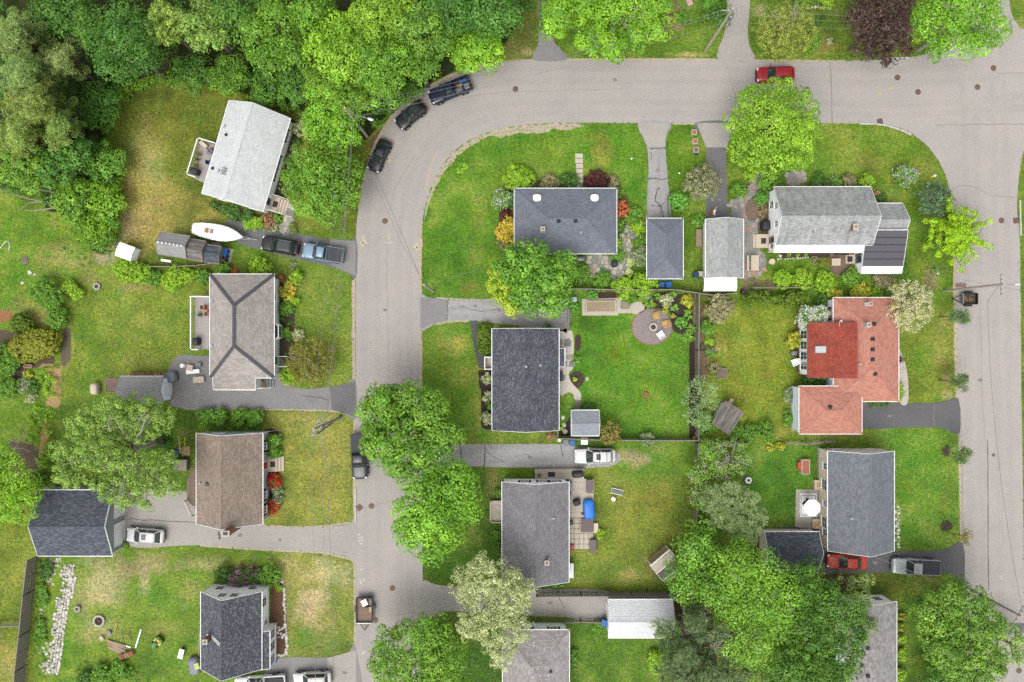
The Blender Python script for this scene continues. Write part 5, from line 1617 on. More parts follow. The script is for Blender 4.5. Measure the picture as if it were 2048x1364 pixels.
# fallen dead branches
t = thing('fallen_branch', 'bleached dead branches lying at the wood edge beside the grass', 'branch', W(60,375,0))
rb = np.random.default_rng(5)
base_ = Vector(W(60,375,0))
for q in ([(-20,330),(30,355),(80,378),(115,385)],[(-10,360),(50,376),(110,384)],[(0,380),(60,398),(110,408)],[(40,420),(60,405),(112,402)],[(48,420),(62,422),(115,415)]):
 pts = [Vector(W(x, y,1.2 + rb.uniform(-.3,.5))) - base_ for x, y in q]
 MB().tube(pts,[.04,.07,.09,.1][:len(pts)],6).build('limb', M['deadwood'], t)
t = thing('fallen_branch', 'thin leaning dead limbs over the garden bed at the west edge', 'branch', W(40,880,0))
base_ = Vector(W(40,880,0))
for q in ([(8,890),(30,878),(55,868)],[(28,900),(40,880),(55,868)],[(20,896),(48,897),(60,904)],[(10,875),(35,885)]):
 pts = [Vector(W(x, y,1.4)) - base_ for x, y in q]
 MB().tube(pts,.045,5).build('limb', M['deadwood'], t)
# ---- street and garden trees
def ring(px, py, r, n, rr, hh, seed, r0=.6):
 g = np.random.default_rng(seed)
 return [(px, py, r * r0, hh)] + [(px + math.cos(a) * r * (1 - rr), py + math.sin(a) * r * (1 - rr), r * rr * g.uniform(.85,1.1), hh * g.uniform(.72,.92)) for a in np.linspace(0,6.28, n + 1)[:-1] + g.uniform(0,1)]
tree('maple_tree', 'round mid green maple between the white roofed house and the road', ring(645,362,84,7,.42,9,1),9, 'maple_mid',501, trunk=.24)
tree('maple_tree', 'lime green rounded tree touching the wood beside the street lamp pole',[(662,262,40),(640,245,34),(690,262,30),(660,220,38,8),(650,185,40,9)],8, 'maple_lime',502)
tree('maple_tree', 'bright lime tree south of the red car on the top street', ring(1545,258,100,8,.4,10,3),10, 'maple_lime',503, trunk=.28)
tree('maple_tree', 'large green street tree overhanging the black pickup',[(775,830,52),(850,835,55),(880,880,40),(810,885,60),(770,880,46),(800,918,38),(755,812,34),(820,795,30,9),(785,800,28,8.5),(848,902,34)],11, 'maple',504, trunk=.32)
tree('maple_tree', 'second large green street tree, opposite the manhole and drain',[(850,985,52),(905,970,44),(920,1010,38),(860,1040,56),(830,1030,42),(870,1085,36),(895,1045,36),(820,1060,28),(922,952,22,8),(888,950,22,8)],10.5, 'lobed',505, trunk=.3)
tree('maple_tree', 'green tree with yellowing west side at the corner of the slate hip roof',[(1060,525,40),(1100,560,44),(1060,585,40),(1105,600,30),(1025,530,34),(1125,530,26,7)],9, 'maple',506)
tree('maple_tree', 'yellow lime tree growing against the green tree by the slate roofed house',[(1005,560,32),(1010,590,26),(1000,535,22),(1025,612,20)],7.5, 'maple_yel',507)
tree('willow_tree', 'pale creamy feathery tree spreading over the dusty hip roof',[(980,1150,42),(935,1165,36),(1020,1175,44),(960,1210,48),(1030,1215,42),(985,1255,46),(940,1250,30),(1000,1300,36),(960,1125,22),(1050,1180,22),(1040,1260,28)],10, 'feather',508, bark='bark_pale')
tree('maple_tree', 'bright green tree at the bottom edge beside the road',[(800,1290,50),(860,1270,44),(890,1310,48),(830,1340,60),(775,1335,40),(900,1355,40),(850,1375,50)],9, 'maple',509)
tree('maple_tree', 'lime crowned tree with a bare grey crotch at the top edge',[(1118,28,36),(1170,10,44),(1225,28,48),(1285,20,44),(1310,55,26),(1270,65,30),(1190,78,34),(1225,92,26),(1110,60,24,8),(1325,20,22),(1215,-20,60)],11, 'lobed',510, bark='bark_pale', bare=7)
tree('beech_tree', 'dark purple leaved tree overhanging the top street',[(1730,30,44),(1780,20,48),(1755,70,46),(1790,60,36),(1735,95,28,8),(1770,112,22,7),(1800,92,24,8),(1760,-30,60)],11, 'purple',511)
tree('maple_tree', 'spreading green tree at the junction corner with pale limbs showing',[(1850,40,34),(1900,20,46),(1950,40,44),(1985,60,30),(1920,85,30),(1870,95,24,8),(1960,85,26),(1940,-10,60),(1830,60,22,8)],11, 'lobed',512, bark='bark_pale', bare=5)
tree('apple_tree', 'thin yellowish open tree beside the top driveway', ring(1570,62,64,8,.45,7,9),7, 'sparse',513, bare=4)
tree('maple_tree', 'small lime tree hanging over the tail of the navy pickup', ring(948,98,56,7,.45,9,10),9, 'maple_lime',514)
tree('larch_tree', 'vivid yellow green feathery tree leaning over the side street', whorls(1915,470,70,5.5, np.random.default_rng(3),((1.0,.66,17),(.8,.8,15),(.5,.94,11),(.2,1.0,6)),.13,.12),6, 'larch',515, bark='bark')
tree('spruce_tree', 'dense blue green rounded spruce on the corner lawn', ring(1866,400,40,6,.5,3.6,12),3.6, 'spruce',516, trunk=.12)
tree('dogwood_tree', 'large creamy blossoming tree against the salmon roof',[(1815,590,30),(1835,620,30),(1800,625,28),(1820,645,22),(1795,585,18),(1845,590,18)],5.5, 'cream',517, blossom=((232,230,196),5,5,.16))
tree('dogwood_tree', 'round tree smothered in white blossom beside the red wing',[(1625,637,24),(1608,640,16),(1640,628,16),(1640,650,14),(1612,625,13)],3.2, 'bush',518, blossom=((246,244,236),16,7,.16))
tree('tree', 'open pale green tree with many bare limbs shading the double garage',[(225,845,60),(290,835,50),(170,850,40),(330,830,24),(140,900,36),(200,900,50),(260,920,50),(320,940,46),(150,950,36),(230,965,46),(300,985,36),(340,965,30),(120,945,22),(255,1005,22),(220,815,26)],11, 'airy',519, bark='bark_pale', trunk=.32, limbs=14, bare=9)
tree('maple_tree', 'lime tree cut by the west edge above the double garage',[(10,920,36),(30,960,40),(0,1000,44),(40,1010,34),(-20,950,50),(55,985,22)],9, 'maple_lime',520)
tree('tree', 'greyish green tree leaning across the yard fence',[(1395,780,28),(1385,810,26),(1415,775,22),(1420,800,20),(1400,840,26)],6, 'grey',521)
tree('lilac_tree', 'tree with pinkish white blossom clusters by the fence corner',[(1420,920,28),(1400,945,24),(1445,935,26),(1400,975,20),(1415,900,20),(1395,1000,16)],4.5, 'maple_mid',522, blossom=((226,208,200),6,6,.14))
tree('tree', 'half bare grey green tree next to the pinkish lilac',[(1465,905,30),(1480,925,24),(1440,895,24),(1450,925,24)],5, 'grey',523, bark='bark_pale', bare=8)
tree('pine_tree', 'rounded pale pine covered in upright candles',[(1465,1000,34),(1440,990,24),(1495,1005,28),(1510,1035,24),(1480,1045,34),(1440,1030,28),(1500,1065,22),(1415,1010,18),(1460,975,18),(1425,985,16)],7, 'pine_pale',524)
tree('maple_tree', 'green tree beside the plywood shelter',[(1385,1100,34),(1360,1140,30),(1400,1150,40),(1370,1175,30),(1420,1110,26,7),(1395,1060,22,6),(1425,1180,30)],9, 'maple',525, bark='bark_pale', bare=3)
tree('maple_tree', 'tall bright tree in the middle of the lower clump',[(1475,1130,40),(1530,1140,40),(1450,1180,44),(1520,1195,50),(1560,1185,36),(1480,1230,44),(1540,1240,44),(1500,1280,38),(1480,1105,24,8),(1470,1300,24),(1560,1215,30),(1515,1310,22)],12, 'lobed',526, bark='bark_pale', bare=4)
tree('maple_tree', 'broad dark tree with pale leaf tips beside the streaky grey roof',[(1600,1170,42),(1640,1210,46),(1600,1240,46),(1660,1260,50),(1610,1300,54),(1680,1310,46),(1640,1345,50),(1570,1330,40),(1700,1270,30),(1700,1220,30),(1615,1140,22,8),(1590,1380,60)],11, 'maple_dark',527)
tree('tree', 'olive plume shaped tree beside the streaky grey roof',[(1715,1180,26),(1705,1200,28),(1730,1160,18),(1690,1170,20)],6.5, 'grey',528)
tree('tree', 'silvery green crown overlapping the streaky grey roof',[(1730,1235,24),(1715,1250,20),(1735,1260,18),(1722,1215,18)],6, 'grey',529)
tree('maple_tree', 'big bright tree beside the street lamp in the bottom corner',[(1900,1200,34),(1860,1215,34),(1945,1210,36),(1880,1250,50),(1940,1260,50),(1975,1250,34),(1920,1310,50),(1960,1310,44),(1880,1300,32),(1985,1330,26),(1905,1175,22,8),(1950,1345,30),(1840,1200,18,7)],11, 'maple',530)
tree('tree', 'small airy green tree at the bottom end of the side street',[(2025,1275,24),(2040,1300,26),(2025,1310,16)],5, 'airy',531)
tree('maple_tree', 'dark low tree below the big bright corner tree',[(1880,1355,30),(1910,1375,34),(1930,1352,20)],5, 'maple_dark',532)
tree('pine_tree', 'dark gnarled pine with bare limbs showing through',[(1330,1260,24,9),(1395,1215,26,8),(1410,1255,24,9),(1385,1240,22),(1360,1310,34),(1400,1300,26,8),(1440,1270,24),(1340,1340,30),(1400,1350,44),(1440,1330,34),(1465,1350,30),(1345,1285,24,7)],11, 'pine_dark',533, bark='bark_pale', bare=9, limbs=18)
tree('pine_tree', 'pale dusty pine at the bottom edge right of the gnarled pine',[(1490,1350,28),(1520,1360,26),(1465,1370,30)],8, 'pine',534)
tree('tree', 'sage grey round tree hanging over the narrow driveway', ring(1404,366,40,6,.5,3.2,21),3.2, 'bush_sage',535, trunk=.08)
tree('tree', 'olive bronze shrubby tree in the front yard of the warm grey hip house', ring(625,722,56,7,.45,4.2,22),4.2, 'olive',536, trunk=.1, bare=4)
tree('tree', 'bronze leaved small tree overhanging the white wagon', ring(1221,866,26,5,.5,3.4,23),3.4, 'olive',537, trunk=.07)
for i,(px, py, w_) in enumerate([(1917,632, 'dark small conifer below the dump trailer'),(1918,763, 'dark small conifer near the salmon house drive'),(1922,908, 'dark small conifer over its mulch ring opposite the tan house'),(1925,1072, 'sparse small conifer leaning into the street by the tan house drive')]):
 tree('young_conifer', w_,[(px, py,12),(px + 8, py - 4,9),(px + 6, py + 8,9),(px - 8, py + 2,9)],3.6, 'pine_dark' if i < 3 else 'olive',540 + i, 'young conifers along the side street',.06, lean=(-.8,.1))
tree('tree', 'dark leafy tree at the top edge beside the utility pole',[(1430,15,22),(1440,35,16),(1425,-10,20)],5, 'maple_dark',545)
tree('tree', 'young lime sapling alone on the front lawn inside the bend',[(925,334,10),(922,342,7)],2.4, 'bush_lime',546, trunk=.04)
# ------------------------------------------------------------------ garden shrubs and plants
SH = [  # label, px, py, r, style,(h),(ry),(angle), blossom
('round variegated shrub at the corner of the white roofed house',602,254,15, 'bush_var'),
('low dark shrub at the back corner of the white house',430,412,9, 'bush_dark'),
('dark shrub under the gable of the white house, beside the boat stern',449,420,10, 'bush_dark'),
('dark spreading shrub in the middle of the bed behind the boat',466,425,13, 'bush_dark'),
('dark green shrub touching the white gable by the steps',493,432,14, 'bush_dark'),
('lime shrub in front of the dark shrubs beside the drive',496,446,11, 'bush_lime'),
('second lime shrub next to the brownish bush',514,446,12, 'bush_lime'),
('brownish pink bush by the front steps of the white house',537,441,13, 'bush_brown'),
('green shrub between the brownish bush and the front steps',555,435,9, 'bush'),
('small variegated shrub beside the flagstone path',553,456,8, 'bush_var'),
('pale low plant between brownish bush and drive',536,458,8, 'bush_grey',.4),
('pink flowering plant on the lawn side of the flagstone path',585,457,9, 'bush',.5, None,0,((206,120,140),20,4,.1)),
('small white flowering shrub under the wall windows of the white house',576,318,8, 'bush',.7, None,0,((240,240,236),16,4,.1)),
('small shrub below the upper window of the white house',592,285,8, 'bush_dark'),
('low grey shrub between the white house and the round maple',588,300,7, 'bush_grey'),
('lime hedge shrub nearest the white storage hut',251,540,20, 'bush_lime',1.6),
('lime hedge shrub second from the white storage hut',280,544,19, 'bush_lime',1.6),
('darker hedge shrub between the two lime clumps',308,556,14, 'bush',1.3),
('large rounded lime hedge shrub behind the grey shed',345,557,22, 'bush_lime',1.7),
('lime hedge shrub at the end of the shed fence',373,550,14, 'bush_lime',1.4),
('low green hedge shrub along the shed fence',405,552,14, 'bush',1.2),
('green shrub at the corner of the warm grey hip roof',447,541,14, 'bush',1.2),
('small coral leaved shrub behind the warm grey hip roof',469,542,7, 'bush_coral'),
('bright lime shrub on the lawn north of the warm grey hip roof',517,536,20, 'bush_lime',1.6),
('lime oval shrub at the top of the front garden',593,555,12, 'bush_lime',1.0),
('gold flowering azalea nearest the orange urn',577,570,8, 'bush_yel',1.0),
('gold flowering azalea against the house wall',565,583,9, 'bush_yel',1.0),
('amber azalea on the lawn side of the gold group',584,579,9, 'bush_gold',1.0),
('gold flowering azalea lowest of the group',577,595,10, 'bush_yel',1.0),
('small lime shrub below the gold azaleas',591,603,9, 'bush_lime'),
('round green shrub below the gold azaleas at the wall',572,616,14, 'bush'),
('green shrub beside the bay window',570,664,10, 'bush'),
('pale variegated shrub beside the olive bronze tree',597,669,11, 'bush_var',.7),
('bright green shrub at the drive corner of the front porch',576,752,15, 'bush_lime',1.3),
('clipped shrub first in the hedge south of the drive',412,832,16, 'bush',1.5),
('clipped shrub second in the hedge south of the drive',439,833,15, 'bush',1.5),
('clipped shrub third in the hedge south of the drive',480,833,16, 'bush',1.5),
('clipped shrub last in the hedge south of the drive',509,835,16, 'bush',1.5),
('glossy green shrub at the brown house corner',548,882,14, 'bush',1.4),
('glossy green shrub north of the cream front steps',549,905,13, 'bush',1.3),
('scarlet azalea just south of the cream front steps',547,963,12, 'bush_dark',1.0, None,0,((225,40,30),60,7,.14)),
('grey green shrub below the upper scarlet azalea',553,978,11, 'bush_grey',.9),
('grey green shrub above the lower scarlet azalea',553,999,11, 'bush_grey',.9),
('scarlet azalea at the chimney end of the brown house',545,1013,11, 'bush_dark',1.0, None,0,((225,40,30),60,7,.14)),
('dark rhododendron at the corner of the graphite roofed house',448,1150,17, 'bush_dark',1.6),
('rhododendron covered in magenta flowers behind the graphite roofed house',477,1157,17, 'bush_dark',1.7, None,0,((206,120,186),9,6,.17)),
('rhododendron with few magenta flowers between its neighbours',505,1150,16, 'bush_dark',1.7, None,0,((206,120,186),5,6,.16)),
('broad flowerless rhododendron at the end of the stone edged bed',538,1150,21, 'bush',1.7),
('small lime plant in the corner of the stone edged bed',558,1175,7, 'bush_lime',.5),
('lime shrub at the corner of the slate hip roof',1038,357,26, 'bush_lime',1.8,19,20),
('white blossoming shrub beside the slate hip roof',1003,398,18, 'bush',1.5, None,0,((244,240,236),16,5,.12)),
('green shrub between white blossom and slate roof',1021,402,12, 'bush_dark',1.2),
('dark red shrub below the white blossoming shrub',1010,425,10, 'bush_red',.8),
('golden feathery shrub against the slate hip roof',1018,459,24, 'bush_gold',1.8),
('tuft of purplish grass below the golden shrub',1010,491,13, 'straw',.8),
('twiggy sage shrub in front of the slate hip roof',1100,367,17, 'bush_sage',1.0),
('dark twiggy shrub beside the stepping slabs',1138,364,17, 'bush_dark',1.1),
('maroon leaved shrub in front of the slate hip roof',1193,362,22, 'bush_red',1.5,17),
('straw coloured shrub next to the maroon shrub',1224,364,12, 'bush_sage',.9),
('low yellow green plant at the slate roof corner',1237,385,9, 'bush',.6, None,0,((220,190,60),6,3,.1)),
('coral orange shrub beside the slate hip roof',1246,417,13, 'bush_coral',1.1,18),
('green shrub between coral bush and cracked driveway',1269,428,15, 'bush',1.0),
('low green plant along the east wall of the slate house',1240,452,8, 'bush',.6,14),
('shrub at the end of the slate house patio bed',1238,487,6, 'bush_lime',.5,12),
('leafy shrub where the flagstone path meets the hip garage',1278,455,14, 'bush_lime',1.0),
('shrub against the west wall of the hip garage',1284,482,12, 'bush',1.0),
('sage green shrub by the lime garden chairs',1284,512,18, 'bush_grey',1.4),
('green shrub along the south wall of the slate house',1235,512,13, 'bush',.9),
('pale flowering lime shrub behind the flagstone patio',1247,574,20, 'bush_lime',1.6),
('large lime shrub behind the hip garage, right of the patio',1291,566,23, 'bush_lime',1.9),
('green undergrowth shrub below the flagstone patio',1205,562,18, 'bush',.9),
('green shrub at the patio corner by the black grill',1165,548,16, 'bush',.9),
('clipped round boxwood ball between the two driveways',1358,401,18, 'box',1.5),
('white flowering shrub at the corner of the narrow garage',1397,440,12, 'bush',1.0, None,0,((232,232,220),5,3,.09)),
('round lime shrub below the bright lime tree',1500,348,13, 'bush_lime',1.1),
('green shrub between the lime shrub and the narrow driveway',1478,380,16, 'bush',1.1),
('clipped dark boxwood at the white gable wall',1523,396,12, 'box',1.1),
('green shrub beside the stone terrace at the white gable',1537,366,17, 'bush',1.1),
('dried flower clump under the white gable windows',1525,424,9, 'straw',.7,17),
('dark shrub along the upper wall next to the stone terrace',1641,366,17, 'bush_dark',1.1),
('white flowering shrub along the upper wall of the grey gabled house',1669,366,14, 'bush',.9, None,0,((232,234,214),10,4,.09)),
('olive shrub along the upper wall of the grey gabled house',1699,360,13, 'bush_sage',1.0),
('lime shrub at the upper corner of the grey gabled house',1736,361,13, 'bush_lime',1.2),
('brownish shrub at the step of the metal roofed wing',1753,386,9, 'bush_brown',.8),
('dark shrub in the corner of the metal roofed wing',1763,397,9, 'bush_dark',.9),
('lilac white blossoming shrub alone on the corner lawn',1809,352,20, 'bush',1.7, None,0,((226,218,226),14,5,.13)),
('lime hydrangea first in the row below the white house',1567,557,17, 'bush_lime',1.3),
('lime hydrangea second in the row below the white house',1607,558,19, 'bush_lime',1.4),
('lime hydrangea third in the row below the white house',1648,563,20, 'bush_lime',1.4),
('green shrub with reddish tips by the brown terrace',1703,554,18, 'bush',1.2,13),
('cream tan shrub below the metal roofed wing',1767,559,24, 'bush_sage',1.1,14),
('dark shrub at the corner of the metal roofed wing',1803,530,9, 'bush_dark',.9,16),
('golden yew nearest the canopy in the clipped row',1502,597,13, 'cedar',2.0),
('second golden yew in the clipped row',1531,597,14, 'cedar',2.0),
('third golden yew in the clipped row',1553,599,12, 'cedar',2.0),
('fourth golden yew in the clipped row',1579,598,14, 'cedar',2.0),
('last golden yew in the clipped row',1603,597,12, 'cedar',2.0),
('yellow shrub at the upper corner of the salmon roof',1669,590,14, 'bush_yel',1.1),
('big yellow green shrub behind the salmon roof',1722,584,17, 'bush_yel',1.3),
('small yellow green shrub behind the salmon roof',1752,587,11, 'bush_lime',.9),
('dark green shrub between the yew row and the salmon roof',1645,603,14, 'bush_dark',1.0),
('yellow shrub beside the sunroom windows of the red wing',1587,681,14, 'bush_yel',1.2,17),
('dark hedge in the recess of the salmon roofed house',1628,757,25, 'bush_dark',1.4,13),
('grey green shrub at the corner of the lower salmon wing',1577,790,9, 'bush_grey',1.0,17),
('low green shrub along the lower salmon wing',1576,836,9, 'bush',.8,16),
('purple flower pot plant at the front path of the salmon house',1803,719,5, 'bush_red',.5, None,0,((150,90,150),30,4,.08)),
('low green plants beside the curved front path',1801,782,5, 'bush_lime',.5,18),
('green shrubs along the garage end of the salmon house',1760,807,20, 'bush_dark',.6,5),
('green shrub by the wire fence below the salmon yard',1500,866,19, 'bush',1.3),
('green shrub nearest the wire fence post',1532,861,17, 'bush',1.3),
('green shrub below the askew shed',1468,862,16, 'bush',1.2),
('small golden shrub on the lawn below the wire fence',1541,892,7, 'bush_yel',.7),
('second small golden shrub below the wire fence',1563,892,8, 'bush_yel',.7),
('lime tinted shrub at the corner of the vivid lawn',1488,887,9, 'bush_lime',.8),
('sage green rounded bush below the white canopy',1438,617,26, 'bush_sage',2.0),
('mid green bush next to the yard fence',1417,654,14, 'bush',1.3),
('yellow green tuft between bush and white flowers',1418,682,9, 'bush_lime',.6),
('patch of white daisies beside the yard fence',1422,704,9, 'bush',.5, None,0,((244,244,240),22,3,.1)),
('sage perennial beside the square planter',1428,735,10, 'bush_sage',.6),
('bright green bush under the fence trees',1413,846,23, 'bush',1.8),
('dry tan bush at the corner of the yard fence',1400,872,13, 'straw',.8),
('clipped box ball at the north fence corner',1186,588,9, 'box',.8),
('clipped box ball beside the raised bed',1147,614,9, 'box',.8),
('dark leafy shrub along the north yard fence',1258,592,14, 'bush',.9),
('pale round shrub behind the fire pit bed',1293,588,9, 'bush_grey',.8),
('variegated shrub with white top in the mulch bed',1334,599,11, 'bush_var',.9),
('golden leaved shrub in the fence corner of the mulch bed',1374,602,12, 'bush_yel',.7),
('clipped green mound in the mulch bed',1363,645,10, 'box',.7),
('green mound on the paved walk side of the lawn',1153,718,8, 'bush',.6),
('dark low shrub behind the pale blue shed roof',1177,814,14, 'bush_dark',.7,7),
('grey green shrub growing through the south yard fence',1296,879,13, 'bush_grey',1.2),
('brown twiggy shrub by the fence at the house corner',1102,872,9, 'bush_brown',.7),
('long clipped hedge along the front of the charcoal roofed house',969,676,13, 'cedar',1.3,33),
('variegated shrub, topmost of three under the charcoal eave',976,756,11, 'bush_var',1.0),
('variegated shrub, middle of three under the charcoal eave',977,794,10, 'bush_var',.9),
('variegated shrub, lowest of three under the charcoal eave',975,836,12, 'bush_var',1.0),
('small green shrub between the lower variegated shrubs',977,811,6, 'bush',.5),
('small green shrub by the stoop of the mid grey house',994,1068,5, 'bush',.5),
('low green shrub beside the porch deck of the mid grey house',996,985,7, 'bush',.6),
('second small green shrub against the mid grey house',996,1090,5, 'bush_dark',.5),
('lime shrub by the patio edge of the mid grey house',1202,1068,9, 'bush_lime',.7),
('low greenery under the gable of the mid grey house',1116,1170,14, 'bush',.7,5),
('dark shrub at the corner of the tan house and garage',1640,1094,9, 'bush_dark',.8),
('golden round shrub first along the streaky grey roof',1803,1230,9, 'cedar_gold',.9,12),
('small golden shrub second along the streaky grey roof',1802,1254,7, 'cedar_gold',.7),
('lime shrub third along the streaky grey roof',1803,1277,8, 'bush_lime',.8),
('lime shrub fourth along the streaky grey roof',1804,1308,8, 'bush_lime',.9,14),
('lime shrub last along the streaky grey roof',1803,1350,8, 'bush_lime',.9,12),
('green shrub along the east wall of the dusty hip house',1147,1320,8, 'bush',.7,22),
('shrub by the gate of the chain fence near the white garage',1200,1250,13, 'bush',.8),
('yellow green twiggy shrub under the gnarled pine',1312,1325,14, 'bush_lime',1.2,22),
('big dark green shrub in the far yard garden',92,588,30, 'bush',2.2,26),
('pale leaved shrub below the big dark garden shrub',113,636,20, 'bush',1.7,22),
('lime shrub nearest the big dark garden shrub',138,574,13, 'bush_lime',1.2),
('lime shrub beside the small fire pit',153,584,12, 'bush_lime',1.1),
('golden spreading conifer in the far garden',70,690,50, 'cedar_gold',2.2,30,12),
('dark conifer behind the golden spreading one',45,648,19, 'cedar',1.8,22,-30),
('grey green shrub at the west edge of the kitchen garden',8,720,28, 'bush',1.8,32),
('green shrub lower down at the west edge of the kitchen garden',12,775,22, 'bush',1.4),
('small bright yellow shrub in the kitchen garden',56,750,8, 'bush_yel',.6),
('grey leaved kitchen garden bush beside the hose bed',45,770,14, 'bush_grey',.8),
('dark kitchen garden bush under the yellow shrub',66,772,12, 'bush_dark',.7),
('silvery tuft at the kitchen garden corner',62,796,14, 'bush_var',.5,8),
('dark low conifer beside the lime tree at the west edge',75,962,22, 'bush_dark',1.0,14),
('green bush beside the yellowish open tree at the top',1622,78,20, 'bush',1.3),
('little variegated tuft under the dark purple tree',1661,82,6, 'bush_var',.5),
('dark blue green bush beside the top yard flower border',1640,40,9, 'bush_dark',.9),
('bush at the very top edge beside the dark purple tree',1652,2,14, 'bush_lime',1.0),
('bush at the top edge left of the flower border',1605,2,16, 'bush',1.0),
('reddish bush in the brown bed at the top edge',1345,28,12, 'bush_brown',.7),
('green bush in the brown bed at the top edge',1362,35,12, 'bush',.8),
('small green plant beside the pale stones at the junction tree',1930,640,6, 'bush_dark',.6),
('white flowering plant at the foot of the yellow green tree',1873,540,6, 'bush',.5, None,0,((240,240,238),18,3,.1)),
('low green plant at the driveway mouth of the gold azalea garden',586,532,8, 'bush_grey',.4),
('weedy bush nearest the timber pile at the bottom edge',205,1350,22, 'bush',1.0),
('weedy bush under the timber pile',240,1340,18, 'bush',1.0),
('weedy bush at the foot of the rubble bank',170,1360,16, 'bush_dark',.9),
('ivy clump beside the double garage and rubble bank',92,1140,12, 'bush_dark',.6,20),
('ivy clump along the tall board fence',84,1190,10, 'bush',.6,26),
('green weeds between tall fence and rubble bank',82,1260,8, 'bush',.5,24),
('green sprig at the corner of the double garage doors',247,1092,7, 'bush',.5),
('ivy under the stump beside the swing set',330,890,12, 'bush_dark',.7),
]
for a in SH:
 a = list(a) + [None] * (9 - len(a))
 shrub(a[0], a[1], a[2], a[3], a[4], a[5], ry=a[6], ang=a[7] or 0, blossom=a[8])
ROS = [('big arching daylily clump beside the gravel circle',1299,606,16),('hosta clump at the north yard fence',1345,589,11),('yellowish hosta on the gravel rim',1330,619,10,((150,160,50),(190,190,80))),('hosta in the middle of the mulch bed',1349,616,11),
('small golden hosta on the gravel rim',1347,632,7,((160,160,50),(196,190,80))),('daylily clump against the east yard fence',1378,629,14),('daylily clump where the lawn meets the east fence bed',1383,657,12),('large daylily clump ending the mulch bed',1376,673,17),
('green hosta beside the golden shrub in the fence corner',1315,592,9),('tuft of grasses by the north wall of the charcoal roofed house',1097,652,11,((70,110,60),(130,160,110))),('tiny star shaped plant in the round mulch island',1150,758,6,((150,190,60),(190,220,80))),
('small plant by the shed slabs',1123,857,5,((140,190,70),(180,210,90))),('small leafy plant in the strip below the white house',1578,510,5),('second leafy plant in the strip below the white house',1595,510,5),('third leafy plant in the strip below the white house',1611,510,5),('yellow green plant beside the wing of the white house',1804,480,6,((150,190,60),(200,220,90)))]
for a in ROS:
 rosette(a[0], a[1], a[2], a[3], *(a[4:5]))
mass('ground_cover', 'blue green ground cover between hedge and brown house',[(420,850),(520,850),(520,864),(425,864)], 'bush',.05,.25,4,51)
mass('vegetable_plants', 'rows of leafy vegetables in the kitchen garden',[(80,735),(118,735),(118,795),(95,795),(88,770),(78,770)], 'bush_lime',.1,.5,7,52)
mass('vegetable_plants', 'leafy vegetables in the long lower bed',[(62,812),(110,815),(108,860),(100,940),(72,925),(92,880),(90,850),(66,880),(55,870)], 'bush_lime',.1,.5,6.5,53)
mass('weeds', 'weeds spilling among the rubble stones',[(75,1120),(100,1115),(98,1240),(90,1340),(66,1340)], 'bush',.05,.3,1.6,54)
mass('weeds', 'weedy growth beside the wood and storage hut',[(150,430),(220,420),(215,500),(190,540),(120,520)], 'bush',.05,.4,.5,55)
mass('weeds', 'weeds round the raised timber and rocks at the bottom edge',[(150,1320),(290,1320),(300,1390),(140,1390)], 'bush',.05,.4,1.0,56)
mass('ground_cover', 'ground cover under the trees of the lower clump',[(1395,1090),(1520,1070),(1560,1160),(1700,1180),(1740,1380),(1380,1380),(1350,1200)], 'bush_dark',.05,.4,.8,57)
mass('ground_cover', 'low greenery along the yard fence behind the lilac',[(1388,890),(1400,890),(1405,1060),(1388,1060)], 'bush',.1,.9,1.5,58)
mass('ground_cover', 'low greenery north of the yard fence',[(1135,560),(1270,555),(1290,580),(1135,578)], 'bush',.05,.5,1.5,59)
mass('ground_cover', 'mixed low planting beside the canopy fence',[(1488,556),(1556,560),(1560,588),(1480,590)], 'bush',.05,.35,1.6,60)
mass('ground_cover', 'low planting round the slate roofed house',[(1028,364),(1236,362),(1262,400),(1252,478),(1236,478),(1234,378),(1030,377)], 'bush',.05,.3,2.0,61)
mass('ground_cover', 'low planting in the front bed of the warm grey hip house',[(560,570),(588,580),(586,715),(562,715)], 'bush',.05,.3,1.5,62)
# dandelions in the vivid back lawn
rng = np.random.default_rng(8)
fl = MB()
for cx, cy, n, s_ in ((1225,700,40,14),(1310,740,45,25),(1300,830,50,30),(1290,790,30,20),(1200,820,20,20),(1350,700,25,18),(1840,940,30,30),(1805,980,16,10)):
 for _ in range(n):
  x, y, _z = W(cx + rng.normal() * s_, cy + rng.normal() * s_)
  r_ = rng.uniform(.018,.034)
  fl.add([(x - r_, y - r_,.09),(x + r_, y - r_,.08),(x + r_, y + r_,.1),(x - r_, y + r_,.085)],[(0,1,2,3)])
o = fl.build('wildflowers', M['yellow'], None); tag(o, 'yellow dandelions dotting the lawn', None, None, 'stuff')
